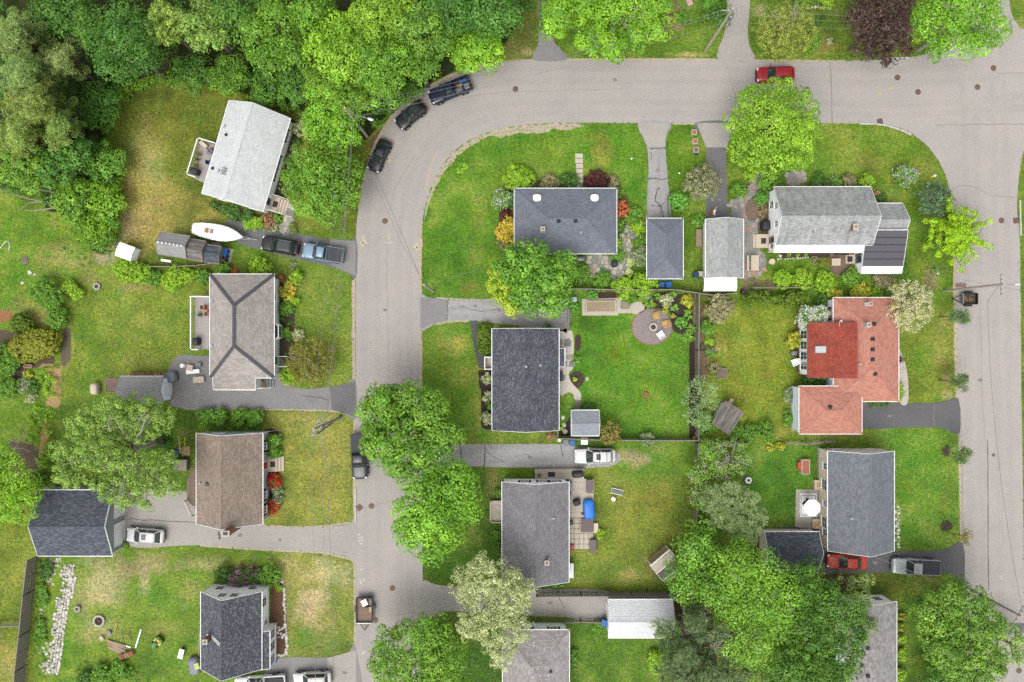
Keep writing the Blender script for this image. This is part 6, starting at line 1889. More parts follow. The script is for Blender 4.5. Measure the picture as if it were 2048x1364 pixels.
# short turf tufts over the lawns
def turf():
 rng = np.random.default_rng(21)
 n = 330000
 px, py = rng.uniform(-40,2090, n), rng.uniform(-40,1404, n)
 jx, jy = px + rng.normal(size=n) * 2.2, py + rng.normal(size=n) * 2.2      # turf creeps over the paving edges
 ok = ~inpoly(jx, jy, ROAD) & ~inpoly(px, py, FOREST)
 for k, p in DRIVES.items(): ok &= ~inpoly(jx, jy, smooth_loop(p,4))
 X, Y = (px - 1024) / 16,(682 - py) / 16
 ix = np.clip(np.round((X + 77) / .25).astype(int) + 4,0, GC.shape[1] - 1)
 iy = np.clip(np.round((Y + 53) / .25).astype(int) + 4,0, GC.shape[0] - 1)
 ok &= GD[iy, ix] < .35
 for p in NO_GRASS: ok &= ~inpoly(px, py, p)
 X, Y, ix, iy = X[ok], Y[ok], ix[ok], iy[ok]
 n = len(X)
 a = rng.uniform(0,6.283, n); ln = rng.uniform(.1,.28, n); wd = ln * rng.uniform(.25,.5, n); hh = rng.uniform(.02,.09, n)
 d = np.stack([np.cos(a), np.sin(a)],1); sdv = np.stack([-d[:,1], d[:,0]],1)
 B0 = np.stack([X, Y],1)
 v = np.zeros((n,3,3))
 v[:,0, :2] = B0 + sdv * wd[:, None] * .5; v[:,1, :2] = B0 - sdv * wd[:, None] * .5; v[:,2, :2] = B0 + d * ln[:, None]
 v[:,0,2] = hh * .5; v[:,1,2] = hh * .4; v[:,2,2] = hh
 me = np_mesh('grass', v.reshape(-1,3), np.arange(3 * n).reshape(n,3))
 c = GC[iy, ix] * rng.uniform(.45,1.75, n)[:, None]
 dry = (rng.random(n) < .12)[:, None]
 c = np.where(dry, c * .4 + np.array(S(190,178,112)) * .6, c)
 at = me.attributes.new('lc', 'FLOAT_COLOR', 'POINT')
 at.data.foreach_set('color', np.concatenate([np.repeat(np.clip(c,0,.8),3,0), np.ones((3 * n,1))],1).astype(np.float32).ravel())
 me.materials.append(M['leaf'])
 o = link(bpy.data.objects.new('grass', me))
 tag(o, 'short mown grass of the lawns', None, None, 'stuff')
NO_GRASS = [[(1172,508),(1268,508),(1268,562),(1172,562)],[(1268,480),(1234,480),(1234,440),(1300,430)],[(1118,658),(1160,658),(1165,830),(1118,790)],[(1262,612),(1345,612),(1345,695),(1262,695)],[(1162,596),(1290,596),(1290,635),(1162,635)],
[(1488,380),(1545,380),(1545,580),(1480,580)],[(1590,980),(1640,960),(1640,1060),(1590,1062)],[(1003,935),(1196,935),(1196,1105),(1003,1105)],[(1660,505),(1704,505),(1704,550),(1660,550)],[(85,1112),(155,1112),(145,1350),(85,1350)],
[(455,400),(590,400),(590,470),(455,470)],[(1148,303),(1172,303),(1172,378),(1148,378)],[(1160,734),(1196,740),(1180,780),(1140,770)]]
turf()
# ------------------------------------------------------------------ flagstones, walls, rocks
def vor(poly, step, seed, shrink=.03, jit=.42):
 """irregular stone outlines filling poly (metres)"""
 rng = np.random.default_rng(seed)
 xs, ys = [p[0] for p in poly],[p[1] for p in poly]
 pts = []
 for iy, y in enumerate(np.arange(min(ys) - step, max(ys) + step, step)):
  for x in np.arange(min(xs) - step + (iy % 2) * step * .5, max(xs) + step, step):
   pts.append((x + rng.uniform(-jit, jit) * step, y + rng.uniform(-jit, jit) * step))
 pts = np.array(pts)
 if area2(poly) < 0: poly = poly[::-1]
 ins = inpoly(pts[:,0], pts[:,1], poly)
 out = []
 def clip(c, nx, ny, d):
  r = []
  for i in range(len(c)):
   p, q = c[i], c[(i + 1) % len(c)]
   a, b_ = p[0] * nx + p[1] * ny - d, q[0] * nx + q[1] * ny - d
   if a <= 0: r.append(p)
   if a * b_ < 0:
    t = a / (a - b_); r.append((p[0] + (q[0] - p[0]) * t, p[1] + (q[1] - p[1]) * t))
  return r
 for i in np.nonzero(ins)[0]:
  p = pts[i]
  c = [(p[0] - step * 1.4, p[1] - step * 1.4),(p[0] + step * 1.4, p[1] - step * 1.4),(p[0] + step * 1.4, p[1] + step * 1.4),(p[0] - step * 1.4, p[1] + step * 1.4)]
  for j in range(len(pts)):
   dx, dy = pts[j] - p
   dd = math.hypot(dx, dy)
   if j == i or dd > step * 3: continue
   c = clip(c, dx / dd, dy / dd,(dx * (p[0] + pts[j][0]) / 2 + dy * (p[1] + pts[j][1]) / 2) / dd - shrink)
   if len(c) < 3: break
  if len(c) >= 3 and abs(area2(c)) > .02: out.append(c)
 return out
def flags(name, label, poly_px, step, seed, mats, base, z=.03, shrink=.03, keep=1.0):
 poly = W2(poly_px)
 rng = random.Random(seed)
 o = sheet(name, dense(poly,.4,.03), z, M[base])
 if label: o['label'] = label
 cells = vor(poly, step, seed, shrink)
 for c in cells:
  if rng.random() > keep: continue
  cx, cy = sum(p[0] for p in c) / len(c), sum(p[1] for p in c) / len(c)
  hh = rng.uniform(.025,.045)
  ins = [(cx + (p[0] - cx) * .93, cy + (p[1] - cy) * .93) for p in c]
  if area2(c) < 0: c, ins = c[::-1], ins[::-1]
  m = MB()
  m.loft([[(p[0], p[1], z + .002) for p in c],[(p[0], p[1], z + hh * .7) for p in c],[(p[0], p[1], z + hh) for p in ins]])
  m.build('flagstone', M[rng.choice(mats)], o)
 return o
FL = ['flag%d' % i for i in range(6)]
SLB = ['slab%d' % i for i in range(6)]
M['moss'] = simple('mossy_joint', S(128,132,78),.3,8,.95)
M['joint_pale'] = simple('pale_mortar', S(222,214,200),.08,6,.9)
flags('patio', 'irregular pale flagstone patio below the slate roofed house',[(1173,511),(1200,508),(1228,512),(1250,516),(1262,530),(1258,550),(1235,558),(1205,562),(1178,552),(1172,535)],.6,1, FL, 'moss')
flags('path', 'flagstone path between slate roofed house and hip garage',[(1236,508),(1236,486),(1242,468),(1250,452),(1270,448),(1284,440),(1294,430),(1298,436),(1290,446),(1280,456),(1266,466),(1294,472),(1294,484),(1262,482),(1266,500),(1270,515),(1250,516)],.56,2, FL, 'moss')
flags('patio', 'long flagstone terrace between narrow garage and white gable wall',[(1459,402),(1475,396),(1495,380),(1510,350),(1525,356),(1518,380),(1512,400),(1516,440),(1515,470),(1520,500),(1534,520),(1530,540),(1520,552),(1488,556),(1487,440),(1465,442)],.6,3, SLB, 'drive_grey')
flags('patio', 'small square flagstone terrace at the upper wall of the grey gabled house',[(1570,345),(1610,340),(1611,366),(1572,368)],.62,4, SLB, 'drive_grey')
flags('walk', 'pale mortared stone walk along the charcoal roofed house', smooth_loop([(1118,660),(1136,661),(1146,668),(1147,730),(1138,746),(1140,760),(1152,775),(1161,785),(1162,800),(1150,800),(1146,788),(1136,784),(1118,784)],3),.9,5,['slab0', 'slab2', 'slab3', 'flag3', 'flag2'], 'joint_pale', keep=.5, shrink=.1)
flags('path', 'flagstone path from the white house steps to the drive',[(575,405),(586,410),(588,420),(578,466),(563,466),(568,430)],.85,6,['slab2', 'slab5', 'flag0'], 'joint_pale', shrink=.06)
# stepping slabs on the lawn of the slate house
t = thing('stepping_path', 'row of pale square slabs leading to the slate roofed house', 'path', W(1158,340))
for i in range(7):
 y0 = 307 + i * 10.2
 p = Vector(W(1158 + (i > 1) * 1.2, y0 + 4.6)) - t.location
 MB().cbox(p.x, p.y,0,.88 + .1 * (i < 2),.56,.05,.02).build('slab', M['stone_pale'], t, rz=0)
t = thing('stepping_path', 'grey boardwalk steps leading to the pale blue roofed shed', 'path', W(1155,810))
for i in range(6):
 p = Vector(W(1155,802 + i * 3.6)) - t.location
 MB().cbox(p.x, p.y,0,.78,.2,.05,.01).build('slab', M['wood_grey'], t)
# gravel circle with paved rim
circ = [(1303.5 + 40 * math.cos(a),654 + 36 * math.sin(a)) for a in np.linspace(0,6.283,41)[:-1]]
sheet('gravel_circle', dense(W2(circ),.5,.03),.028, M['gravel'])
rim = thing('edging', 'thin brick edging round the gravel circle', 'edging',(*W(1303.5,654)[:2],0))
for i in range(40):
 a, b_ = Vector(W(*circ[i])) - rim.location, Vector(W(*circ[(i + 1) % 40])) - rim.location
 a, b_ = a.lerp(b_,.04), a.lerp(b_,.96)
 a.z = b_.z = .04
 MB().bar(a, b_,.09,.07).build('brick', M['terracotta'], rim)
# patio of the raised bed
sheet('paving', dense(W2([(1164,598),(1236,596),(1252,597),(1262,604),(1282,604),(1290,612),(1288,622),(1274,630),(1262,626),(1236,627),(1236,631),(1164,631)]),.4,.02),.028, M['concrete'])
sheet('paving', dense(W2([(1592,979),(1640,979),(1640,960),(1625,960),(1625,979)][:2] + [(1642,1050),(1640,1062),(1590,1058)]),.4,.01),.03, M['concrete'])
sheet('paving', dense(W2([(1660,507),(1704,507),(1704,548),(1672,552),(1660,540)]),.4,.02),.028, M['soil'])
sheet('mulch', dense(W2(smooth_loop([(1140,752),(1152,742),(1165,748),(1168,762),(1158,776),(1146,770)],5)),.3,.03),.026, M['mulch'])
sheet('mulch', dense(W2(smooth_loop([(1893 + 12 * math.cos(a),1052 + 11 * math.sin(a)) for a in np.linspace(0,6,9)],3)),.3,.03),.026, M['mulch'])
sheet('mulch', dense(W2(smooth_loop([(1893 + 8 * math.cos(a),902 + 11 * math.sin(a)) for a in np.linspace(0,6,9)],3)),.3,.03),.026, M['mulch'])
sheet('bare_ground', dense(W2(smooth_loop([(1506,395),(1514,400),(1516,430),(1508,442),(1494,438),(1490,410)],4)),.3,.04),.075, M['soil'])
def rock_mesh(seed):
 rng = np.random.default_rng(seed)
 m = MB()
 n = 7
 r1 = rng.uniform(.8,1.15, n); r2 = r1 * rng.uniform(.6,.85, n)
 an = np.linspace(0,6.283, n + 1)[:-1] + rng.uniform(-.25,.25, n)
 m.loft([[(math.cos(a) * r * .9, math.sin(a) * r * .9,0) for a, r in zip(an, r1)],[(math.cos(a) * r, math.sin(a) * r,.45) for a, r in zip(an, r1)],[(math.cos(a) * r, math.sin(a) * r,.8 + rng.uniform(-.1,.1)) for a, r in zip(an, r2)]])
 o = m.build('stone', M['rock%d' % (seed % 4)], None)
 me = o.data
 bpy.data.objects.remove(o)
 return me
ROCKS = [rock_mesh(i) for i in range(12)]
def rocks(parent, pts, rmin, rmax, seed, name='stone', hk=.6):
 rng = random.Random(seed)
 for x, y in pts:
  o = bpy.data.objects.new(name, rng.choice(ROCKS))
  r_ = rng.uniform(rmin, rmax)
  p = Vector(W(x, y)) - parent.location
  o.location = (p.x, p.y,-.03)
  o.scale = (r_, r_ * rng.uniform(.7,1.1), r_ * hk * rng.uniform(.8,1.3))
  o.rotation_euler = (0,0, rng.uniform(0,6.28))
  link(o, parent)
rw = thing('rubble_wall', 'long stepped bank of pale rubble stones in the bottom corner yard', 'stone wall', W(118,1230))
rg = random.Random(4)
pts = []
for i in range(62):
 f = i / 61
 y = 1130 + f * 215
 xr = 148 - f * 32 + (6 if .1 < f < .3 else 0)
 for k in range(5):
  if k >= 3 and rg.random() < .25: continue
  pts.append((xr - k * 5.6 - rg.uniform(-1.2,1.2), y + rg.uniform(-1.4,1.4)))
rocks(rw,[p for i, p in enumerate(pts)][:290],.15,.25,5, hk=.9)
rw2 = thing('loose_stone', 'scatter of loose pale stones beside the rubble bank', 'stones', W(95,1180))
pts = [(rg.gauss(100,6), rg.uniform(1118,1170)) for _ in range(36)] + [(rg.gauss(88,5), rg.uniform(1190,1345)) for _ in range(44)] + [(rg.uniform(100,125), rg.uniform(1116,1136)) for _ in range(14)]
rocks(rw2, pts,.1,.24,6)
bw1 = thing('stone_wall', 'low pale stone wall enclosing the bed beside the graphite roofed house', 'stone wall', W(570,1240))
pts = [(552 + i * 4.6,1162 + rg.uniform(-1.5,1.5)) for i in range(4)] + [(567 + (y - 1160) * .05 + rg.uniform(-1.5,1.5), y) for y in np.arange(1164,1310,4.2)] + [(550 + i * 4.6,1309 + rg.uniform(-1.5,1.5)) for i in range(5)] + [(550 + rg.uniform(-3,20),1262 + rg.uniform(-10,14)) for _ in range(16)]
rocks(bw1, pts,.14,.26,7, hk=1.1)
bs = thing('stone_edging', 'row of white stones along the east wall of the tan house', 'stones', W(1797,1050))
rocks(bs,[(1797 + rg.uniform(-1.5,1.5),1013 + i * 6.8) for i in range(13)] + [(1791 + rg.uniform(-1,1),1024 + i * 14) for i in range(5)],.16,.26,8)
bs = thing('boulder', 'three pale slabs on the mulch beside the pale blue shed', 'stones', W(1127,850))
rocks(bs,[(1126,835),(1128,850),(1130,863)],.26,.36,9, hk=.3)
bs = thing('stone_edging', 'ring of stones round the bare oval bed on the terrace', 'stones', W(1503,418))
rocks(bs,[(1503 + 13.5 * math.cos(a),418 + 24 * math.sin(a)) for a in np.linspace(0,6.28,27)[:-1]],.1,.17,10)
bs = thing('stone_edging', 'pale stones edging the planting strip below the white house', 'stones', W(1590,518))
rocks(bs,[(1556 + i * 5,519 - i * .35 + rg.uniform(-.7,.7)) for i in range(13)],.1,.16,11)
bs = thing('boulder', 'stones lining the top garden bed near the dark purple tree', 'stones', W(1640,15))
rocks(bs,[(1600 + i * 6,15 + rg.uniform(-2,2)) for i in range(11)],.12,.2,12)
for i,(x, y, l_) in enumerate([(210,545, 'lone pale rock on the far lawn, upper of two'),(188,566, 'lone dark rock on the far lawn, lower of two'),(60,545, 'rounded boulder beside the far yard stump'),(1876,545, 'white rock at the foot of the yellow green tree'),(1174,758, 'pale garden stone on the lawn beside the mulch island'),(70,549, 'second boulder near the far yard stump'),(45,566, 'dark boulder in the grass at the far yard')][2:]):
 b_ = thing('boulder', l_, 'rock', W(x, y)); rocks(b_,[(x, y)],.2,.32,30 + i)
# ------------------------------------------------------------------ fences
def fence(name, label, pts, h=1.7, board=True, post=2.4, mat='wood_fence', rails=2, gap=.02, bw=.14, thin=.02, cat='fence'):
 P = [Vector(W(x, y)) for x, y in pts]
 t = thing(name, label, cat, P[0])
 P = [p - P[0] for p in P]
 bm_ = MB()
 rg = random.Random(len(label))
 for a, b_ in zip(P, P[1:]):
  d = b_ - a
  L = d.length
  u = d.normalized()
  n = max(1, round(L / post))
  for i in range(n + 1):
   q = a + d * (i / n)
   MB().cbox(q.x, q.y,-.05,.1,.1, h + .12,.015).build('post', M[mat], t)
  MB().bar(a + Vector((0,0, h + .035)), b_ + Vector((0,0, h + .035)),.11,.04).build('cap_rail', M['wood_grey'], t)
  for z in ([h * .2, h * .85] if rails == 2 else [h * .35, h * .65, h * .95]):
   sn = Vector((-u.y, u.x,0)) * .05
   MB().bar(a + sn + Vector((0,0, z)), b_ + sn + Vector((0,0, z)),.05,.1).build('rail', M[mat], t)
  if board:
   m = int(L / (bw + gap))
   for i in range(m):
    q = a + d * ((i + .5) / m)
    hh = h + rg.uniform(-.03,.03)
    s_ = Vector((-u.y, u.x,0)) * thin / 2
    w_ = u * bw / 2
    c = [q - w_ - s_, q + w_ - s_, q + w_ + s_, q - w_ + s_]
    bm_.loft([[(p.x, p.y,.04) for p in c],[(p.x, p.y, hh) for p in c]])
 if board:
  o = bm_.build('boards', M[mat], t); o['kind'] = 'stuff'
 return t
fence('wooden_fence', 'weathered wooden fence along the north of the vivid back lawn',[(1134,579),(1230,581),(1310,581),(1345,581),(1392,588)],1.5)
fence('wooden_fence', 'short wooden fence between driveway and raised bed',[(1134,579),(1136,660)],1.4)
fence('wooden_fence', 'long grey fence dividing the vivid lawn from the salmon house yard',[(1392,588),(1391,700),(1391,800),(1391,878)],1.6)
fence('wooden_fence', 'wooden fence behind the pale blue shed and white wagon',[(1114,874),(1200,877),(1300,878),(1391,878)],1.5)
fence('wooden_fence', 'short fence stub between house corner and bin row',[(1114,858),(1114,874)],1.4)
fence('wooden_fence', 'grey fence running down behind the lilac and candle pine',[(1391,884),(1389,960),(1387,1040),(1386,1090)],1.6)
fence('stockade_fence', 'weathered stockade fence along the concrete drive above the white garage',[(1072,1184),(1160,1183),(1260,1183),(1345,1183)],1.8)
fence('board_fence', 'tall dark board fence running down from the double garage',[(76,1112),(68,1180),(60,1260),(52,1330),(48,1400)],2.1, post=2.4)
fence('rail_fence', 'short rail fence joining the tall board fence at the west edge',[(-20,1246),(0,1246),(54,1244)],1.2, False, rails=3)
fence('wooden_fence', 'curving low fence behind the grey sheds',[(300,535),(350,535),(400,533),(440,527),(455,522)],1.1)
fence('wire_fence', 'thin rail fence below the salmon yard',[(1565,884),(1610,886),(1640,882),(1662,880)],1.2, False, mat='wood_grey', rails=3)
fence('rail_fence', 'short grey rail behind the yew row',[(1500,577),(1556,577),(1616,576)],1.1, False, mat='wood_grey')
fence('picket_fence', 'low picket fence from dusty hip house to white garage',[(1128,1240),(1160,1238),(1214,1240)],1.0, mat='wood_grey', gap=.12, bw=.08)
fence('wooden_fence', 'pale board fence between tan house patio and charcoal garage',[(1542,1060),(1600,1060),(1632,1062)],1.4, mat='wood')
fence('wooden_fence', 'fence piece beside the white canopy',[(1392,588),(1420,592),(1466,588)],1.5)
fence('wooden_fence', 'fence along the top of the lower clump behind the bush',[(1391,884),(1450,886),(1490,884)],1.4)
# ------------------------------------------------------------------ vehicles
M['tyre'] = simple('tyre',(.016,.016,.016),.2,12,.9)
M['alloy'] = simple('alloy', S(190,192,196),.1,8,.3,.8)
M['head'] = glass('headlight',(.7,.72,.74),.1)
M['tail'] = glass('taillight',(.35,.01,.012),.15)
M['trim_black'] = simple('black_trim',(.02,.02,.021),.2,6,.55)
M['p_black'] = paint('black_paint',(.012,.012,.014))
M['p_navy'] = paint('navy_paint',(.009,.013,.028))
M['p_red'] = paint('red_car_paint', S(176,34,44))
M['p_red2'] = paint('coral_red_paint', S(220,76,58))
M['p_white'] = paint('white_car_paint', S(240,240,238))
M['p_silver'] = paint('silver_paint', S(200,204,208),.3)
M['p_blue'] = paint('ice_blue_paint', S(150,178,200),.2)
M['p_grey'] = paint('charcoal_paint', S(96,98,102),.3)
M['p_dark'] = paint('near_black_paint',(.03,.031,.034))
M['bedliner'] = simple('bed_liner',(.03,.03,.033),.25,9,.8)
M['tonneau'] = simple('tonneau_cover', S(72,74,80),.12,5,.7)
CARS = {  # x runs front(+) to rear(-), fractions of length; heights in m
'suv':   dict(w=1.86, zh=1.02, zb=1.08, zr=1.70, ws=(.20,.06), rw=(-.43,-.38), top=[(-.5,.95),(-.46,1.08),(.2,1.06),(.3,1.03),(.42,.96),(.47,.86),(.5,.62)]),
'sedan': dict(w=1.78, zh=.92, zb=.95, zr=1.42, ws=(.22,.05), rw=(-.36,-.22), top=[(-.5,.78),(-.47,.97),(-.36,.99),(.22,.96),(.3,.93),(.42,.82),(.47,.74),(.5,.55)]),
'hatch': dict(w=1.80, zh=.95, zb=1.0, zr=1.52, ws=(.24,.08), rw=(-.44,-.33), top=[(-.5,.85),(-.46,1.02),(.22,1.0),(.3,.97),(.42,.88),(.47,.78),(.5,.58)]),
'pickup': dict(w=1.96, zh=1.12, zb=1.15, zr=1.82, ws=(.21,.12), rw=(-.08,-.06), top=[(-.5,1.1),(-.48,1.12),(-.1,1.12),(.2,1.12),(.3,1.1),(.42,1.04),(.475,.95),(.5,.7)]),
}
def wheel_at(t, x, y, r=.34, w=.24):
 s = 1 if y > 0 else -1
 o = MB()
 prof = [(r * .62,0),(r * .95,.01),(r,.05),(r, w - .05),(r * .95, w - .01),(r * .62, w)]
 o.lathe(prof,0,0,18, True)
 Mx = Matrix.Translation((x, y - s * w / 2, r)) @ Matrix.Rotation(R(-90 * s),4, 'X')
 ty = o.xf(Mx).build('wheel', M['tyre'], t)
 rim_ = MB().lathe([(r * .6, w - .02),(r * .58, w + .004),(r * .2, w + .01),(.02, w + .012)],0,0,14)
 rim_.xf(Mx).build('rim', M['alloy'], ty)
def car(name, label, front, rear, kind, pm, cat='car', extra=(), w=None, roofm=None, zc=.6):
 f, r_ = Vector(W(*front, zc)), Vector(W(*rear, zc))
 L = (f - r_).length
 c = (f + r_) / 2
 d = f - r_
 t = thing(name, label, cat,(c.x, c.y,.03), math.atan2(d.y, d.x))
 K = CARS[kind]
 wd = (w or K['w']) / 2
 def top(u):
  T = K['top']
  for a, b_ in zip(T, T[1:]):
   if a[0] <= u <= b_[0]:
    k = (u - a[0]) / (b_[0] - a[0]); return a[1] + (b_[1] - a[1]) * k
  return T[-1][1]
 rings = []
 us = [-.5,-.492,-.475,-.44,-.38,-.3,-.2,-.1,0,.1,.2,.28,.34,.4,.44,.47,.49,.5]
 for u in us:
  e = max(0,(abs(u) - .36) / .14)
  ww = wd * (1 - .22 * e ** 2.4)
  if abs(u) == .5: ww *= .94
  zt = top(u)
  zb = .24 + .1 * e
  if kind == 'pickup' and u < -.1: pts = [(.0, zt - .02),(.7, zt - .02)]
  else: pts = [(.0, zt + .02),(.55, zt + .012)]
  pts += [(.82, zt - .035),(.95, zt - .12),(1.0, zt - .3),(.99,.45),(.93, zb + .04),(.8, zb)]
  half = [(ww * a, z) for a, z in pts]
  ring_ = [(u * L, y, z) for y, z in half] + [(u * L,-y, z) for y, z in half[::-1][:-1]]
  rings.append(ring_)
 if kind == 'pickup':      # cut the bed out: body ends behind the cab, bed is its own shell
  bodyrings = [rg_ for u, rg_ in zip(us, rings) if u >= -.1]
 else:
  bodyrings = rings
 MB().loft(bodyrings).build('body', pm, t, smooth=False).data.polygons.foreach_set('use_smooth',[True] * (len(bodyrings) * 15 - 15 + 2))
 zbelt, zr = K['zb'] - .06, K['zr']
 xf0, xf1 = K['ws'][0] * L, K['ws'][1] * L
 xr0, xr1 = K['rw'][0] * L, K['rw'][1] * L
 wb, wt = wd * .93, wd * .72
 cor = [((xf0, wb * .96, zbelt),(xf1, wt * .97, zr - .05)),((xr0, wb * .94, zbelt),(xr1, wt * .95, zr - .06))]
 (fb, ft),(rb, rt) = cor
 m_ = lambda p: (p[0],-p[1], p[2])
 # cabin core (dark interior)
 MB().loft([[m_(fb), fb, rb, m_(rb)],[m_(ft), ft, rt, m_(rt)]]).xf(Matrix.Diagonal((.985,.975,.992,1))).build('cabin', M['trim_black'], t)
 def quad(nm, a, b_, c_, d_, mt, par=t, push=.012, bow=0.0):
  a, b_, c_, d_ = map(Vector,(a, b_, c_, d_))
  n = (b_ - a).cross(d_ - a).normalized() * push
  o = MB()
  rows = []
  for i in range(7):
   k = i / 6
   bo = (1 - (2 * k - 1) ** 2) * bow
   rows.append([a.lerp(b_, k) + n + Vector((bo,0,0)), d_.lerp(c_, k) + n + Vector((bo,0,0))])
  for i in range(6): o.add([rows[i][0], rows[i + 1][0], rows[i + 1][1], rows[i][1]],[(0,1,2,3)])
  ob = o.build(nm, mt, par, smooth=True)
  return ob
 ins = .06
 quad('windshield', m_((fb[0] - .03, fb[1] - ins, fb[2] + .02)),(fb[0] - .03, fb[1] - ins, fb[2] + .02),(ft[0] + .0, ft[1] - ins, ft[2]), m_((ft[0], ft[1] - ins, ft[2])), M['carglass'], bow=.1)
 quad('rear_window',(rb[0] + .03, rb[1] - ins, rb[2] + .04), m_((rb[0] + .03, rb[1] - ins, rb[2] + .04)), m_((rt[0], rt[1] - ins, rt[2])),(rt[0], rt[1] - ins, rt[2]), M['carglass'], bow=-.05)
 for s in (1,-1):
  g = lambda p: (p[0], p[1] * s, p[2])
  mx = lambda k: tuple(Vector(fb).lerp(Vector(rb), k)); my = lambda k: tuple(Vector(ft).lerp(Vector(rt), k))
  for k0, k1 in ((.06,.46),(.5,.94)) if kind != 'pickup' else ((.08,.55),(.6,.95)):
   q = [g(mx(k0)), g(mx(k1)), g(my(k1)), g(my(k0))]
   if s > 0: q = [q[1], q[0], q[3], q[2]]
   q = [(p[0], p[1], p[2] + (.05 if i < 2 else -.03)) for i, p in enumerate(q)]
   quad('side_window', *q, M['carglass'])
  # pillars
  for k, ww_ in ((0,.08),(.48 if kind != 'pickup' else .575,.07),(1,.1)):
   MB().bar(g(mx(k)), g(my(k)), ww_,.06).build('pillar', pm, t)
 # roof panel
 rr = []
 for k in np.linspace(0,1,6):
  x = ft[0] + (rt[0] - ft[0]) * k
  wv = ft[1] + (rt[1] - ft[1]) * k
  zz = zr - .05 * (2 * k - 1) ** 2
  rr.append([(x, wv + .02, zz - .06),(x, wv * .8, zz - .005),(x,0, zz + .015),(x,-wv * .8, zz - .005),(x,-wv - .02, zz - .06),(x,-wv * .8, zz - .06),(x, wv * .8, zz - .06)])
 MB().loft(rr).build('roof', roofm or pm, t, smooth=True)
 # wheels, lamps, mirrors, bumpers
 rw_ = .38 if kind in ('pickup', 'suv') else .33
 for sx in (.31,-.3):
  for s in (1,-1):
   wheel_at(t, sx * L, s * (wd - .085), rw_)
   MB().lathe([(rw_ + .06,-.13),(rw_ + .06,.1),(rw_ + .02,.1),(rw_ + .02,-.13)],0,0,16, False).xf(Matrix.Translation((sx * L, s * (wd - .1), rw_)) @ Matrix.Rotation(R(90),4, 'X')).build('wheel_arch', M['trim_black'], t)
 for s in (1,-1):
  zt = top(.46)
  hl_ = MB().cbox(.455 * L, s * wd * .68, zt - .2,.24,.34,.17,.05); hl_.build('headlight', M['head'], t)
  zt = top(-.48)
  MB().cbox(-.488 * L, s * wd * .74, zt - .32,.12,.2,.26,.03).build('taillight', M['tail'], t)
  MB().cbox(xf0 - .25, s * (wd + .09), zbelt,.14,.22,.15,.04).build('mirror', pm, t)
 MB().cbox(.492 * L,0,.3,.1, wd * 1.5,.2,.03).build('front_bumper', M['trim_black'], t)
 MB().cbox(.494 * L,0,.54,.06, wd * 1.0,.18,.02).build('grille', M['trim_black'], t)
 MB().cbox(-.494 * L,0,.36,.1, wd * 1.6,.2,.03).build('rear_bumper', M['trim_black'] if kind != 'sedan' else pm, t)
 MB().box(xf0 + .02,-wd * .7, top(.22) - .0, xf0 + .1, wd * .7, top(.22) + .03).build('wiper_cowl', M['trim_black'], t)
 if kind == 'pickup':
  x0, x1 = -.5 * L,-.1 * L
  zt = 1.1
  for s in (1,-1):
   MB().loft([[(x0, s * wd * .96,.5),(x0, s * wd * .97, zt - .06),(x0, s * wd * .93, zt),(x0, s * wd * .84, zt),(x0, s * wd * .83,.6)],[(x1 + .02, s * wd * .99,.45),(x1 + .02, s * wd * .99, zt - .06),(x1 + .02, s * wd * .95, zt),(x1 + .02, s * wd * .86, zt),(x1 + .02, s * wd * .85,.6)]]).build('bed_side', pm, t)
  MB().box(x0 - .01,-wd * .84,.55, x0 + .07, wd * .84, zt - .02).build('tailgate', pm, t)
  MB().box(x0 + .08,-wd * .84,.62, x1, wd * .84,.68).build('bed_floor', M['bedliner'], t)
  if 'cover' in extra:
   MB().box(x0 + .04,-wd * .88, zt + .004, x1 - .02, wd * .88, zt + .035).build('bed_cover', M['tonneau'], t)
 if 'rails' in extra:
  for s in (1,-1):
   MB().bar((ft[0] - .3, s * wt * .88, zr + .04),(rt[0] + .2, s * wt * .88, zr + .02),.04,.05).build('roof_rail', M['alloy'] if 'silver' in extra else M['trim_black'], t)
 if 'bars' in extra:
  for k in (.35,.75):
   x = ft[0] + (rt[0] - ft[0]) * k
   MB().bar((x,-wt * .9, zr + .07),(x, wt * .9, zr + .07),.05,.04).build('cross_bar', M['trim_black'], t)
 if 'sunroof' in extra:
  x = ft[0] + (rt[0] - ft[0]) * .3
  MB().cbox(x,0, zr + .008,.55, wt * 1.1,.015).build('sunroof', M['carglass'], t)
 if 'pano' in extra:
  x = ft[0] + (rt[0] - ft[0]) * .48
  MB().cbox(x,0, zr + .008, abs(ft[0] - rt[0]) * .72, wt * 1.35,.015).build('sunroof', M['carglass'], t)
 return t, L, wd
pk, L_, wd_ = car('pickup_truck', 'navy pickup with a loaded open bed parked at the bend',(860,198),(941,165), 'pickup', M['p_navy'], 'pickup truck')
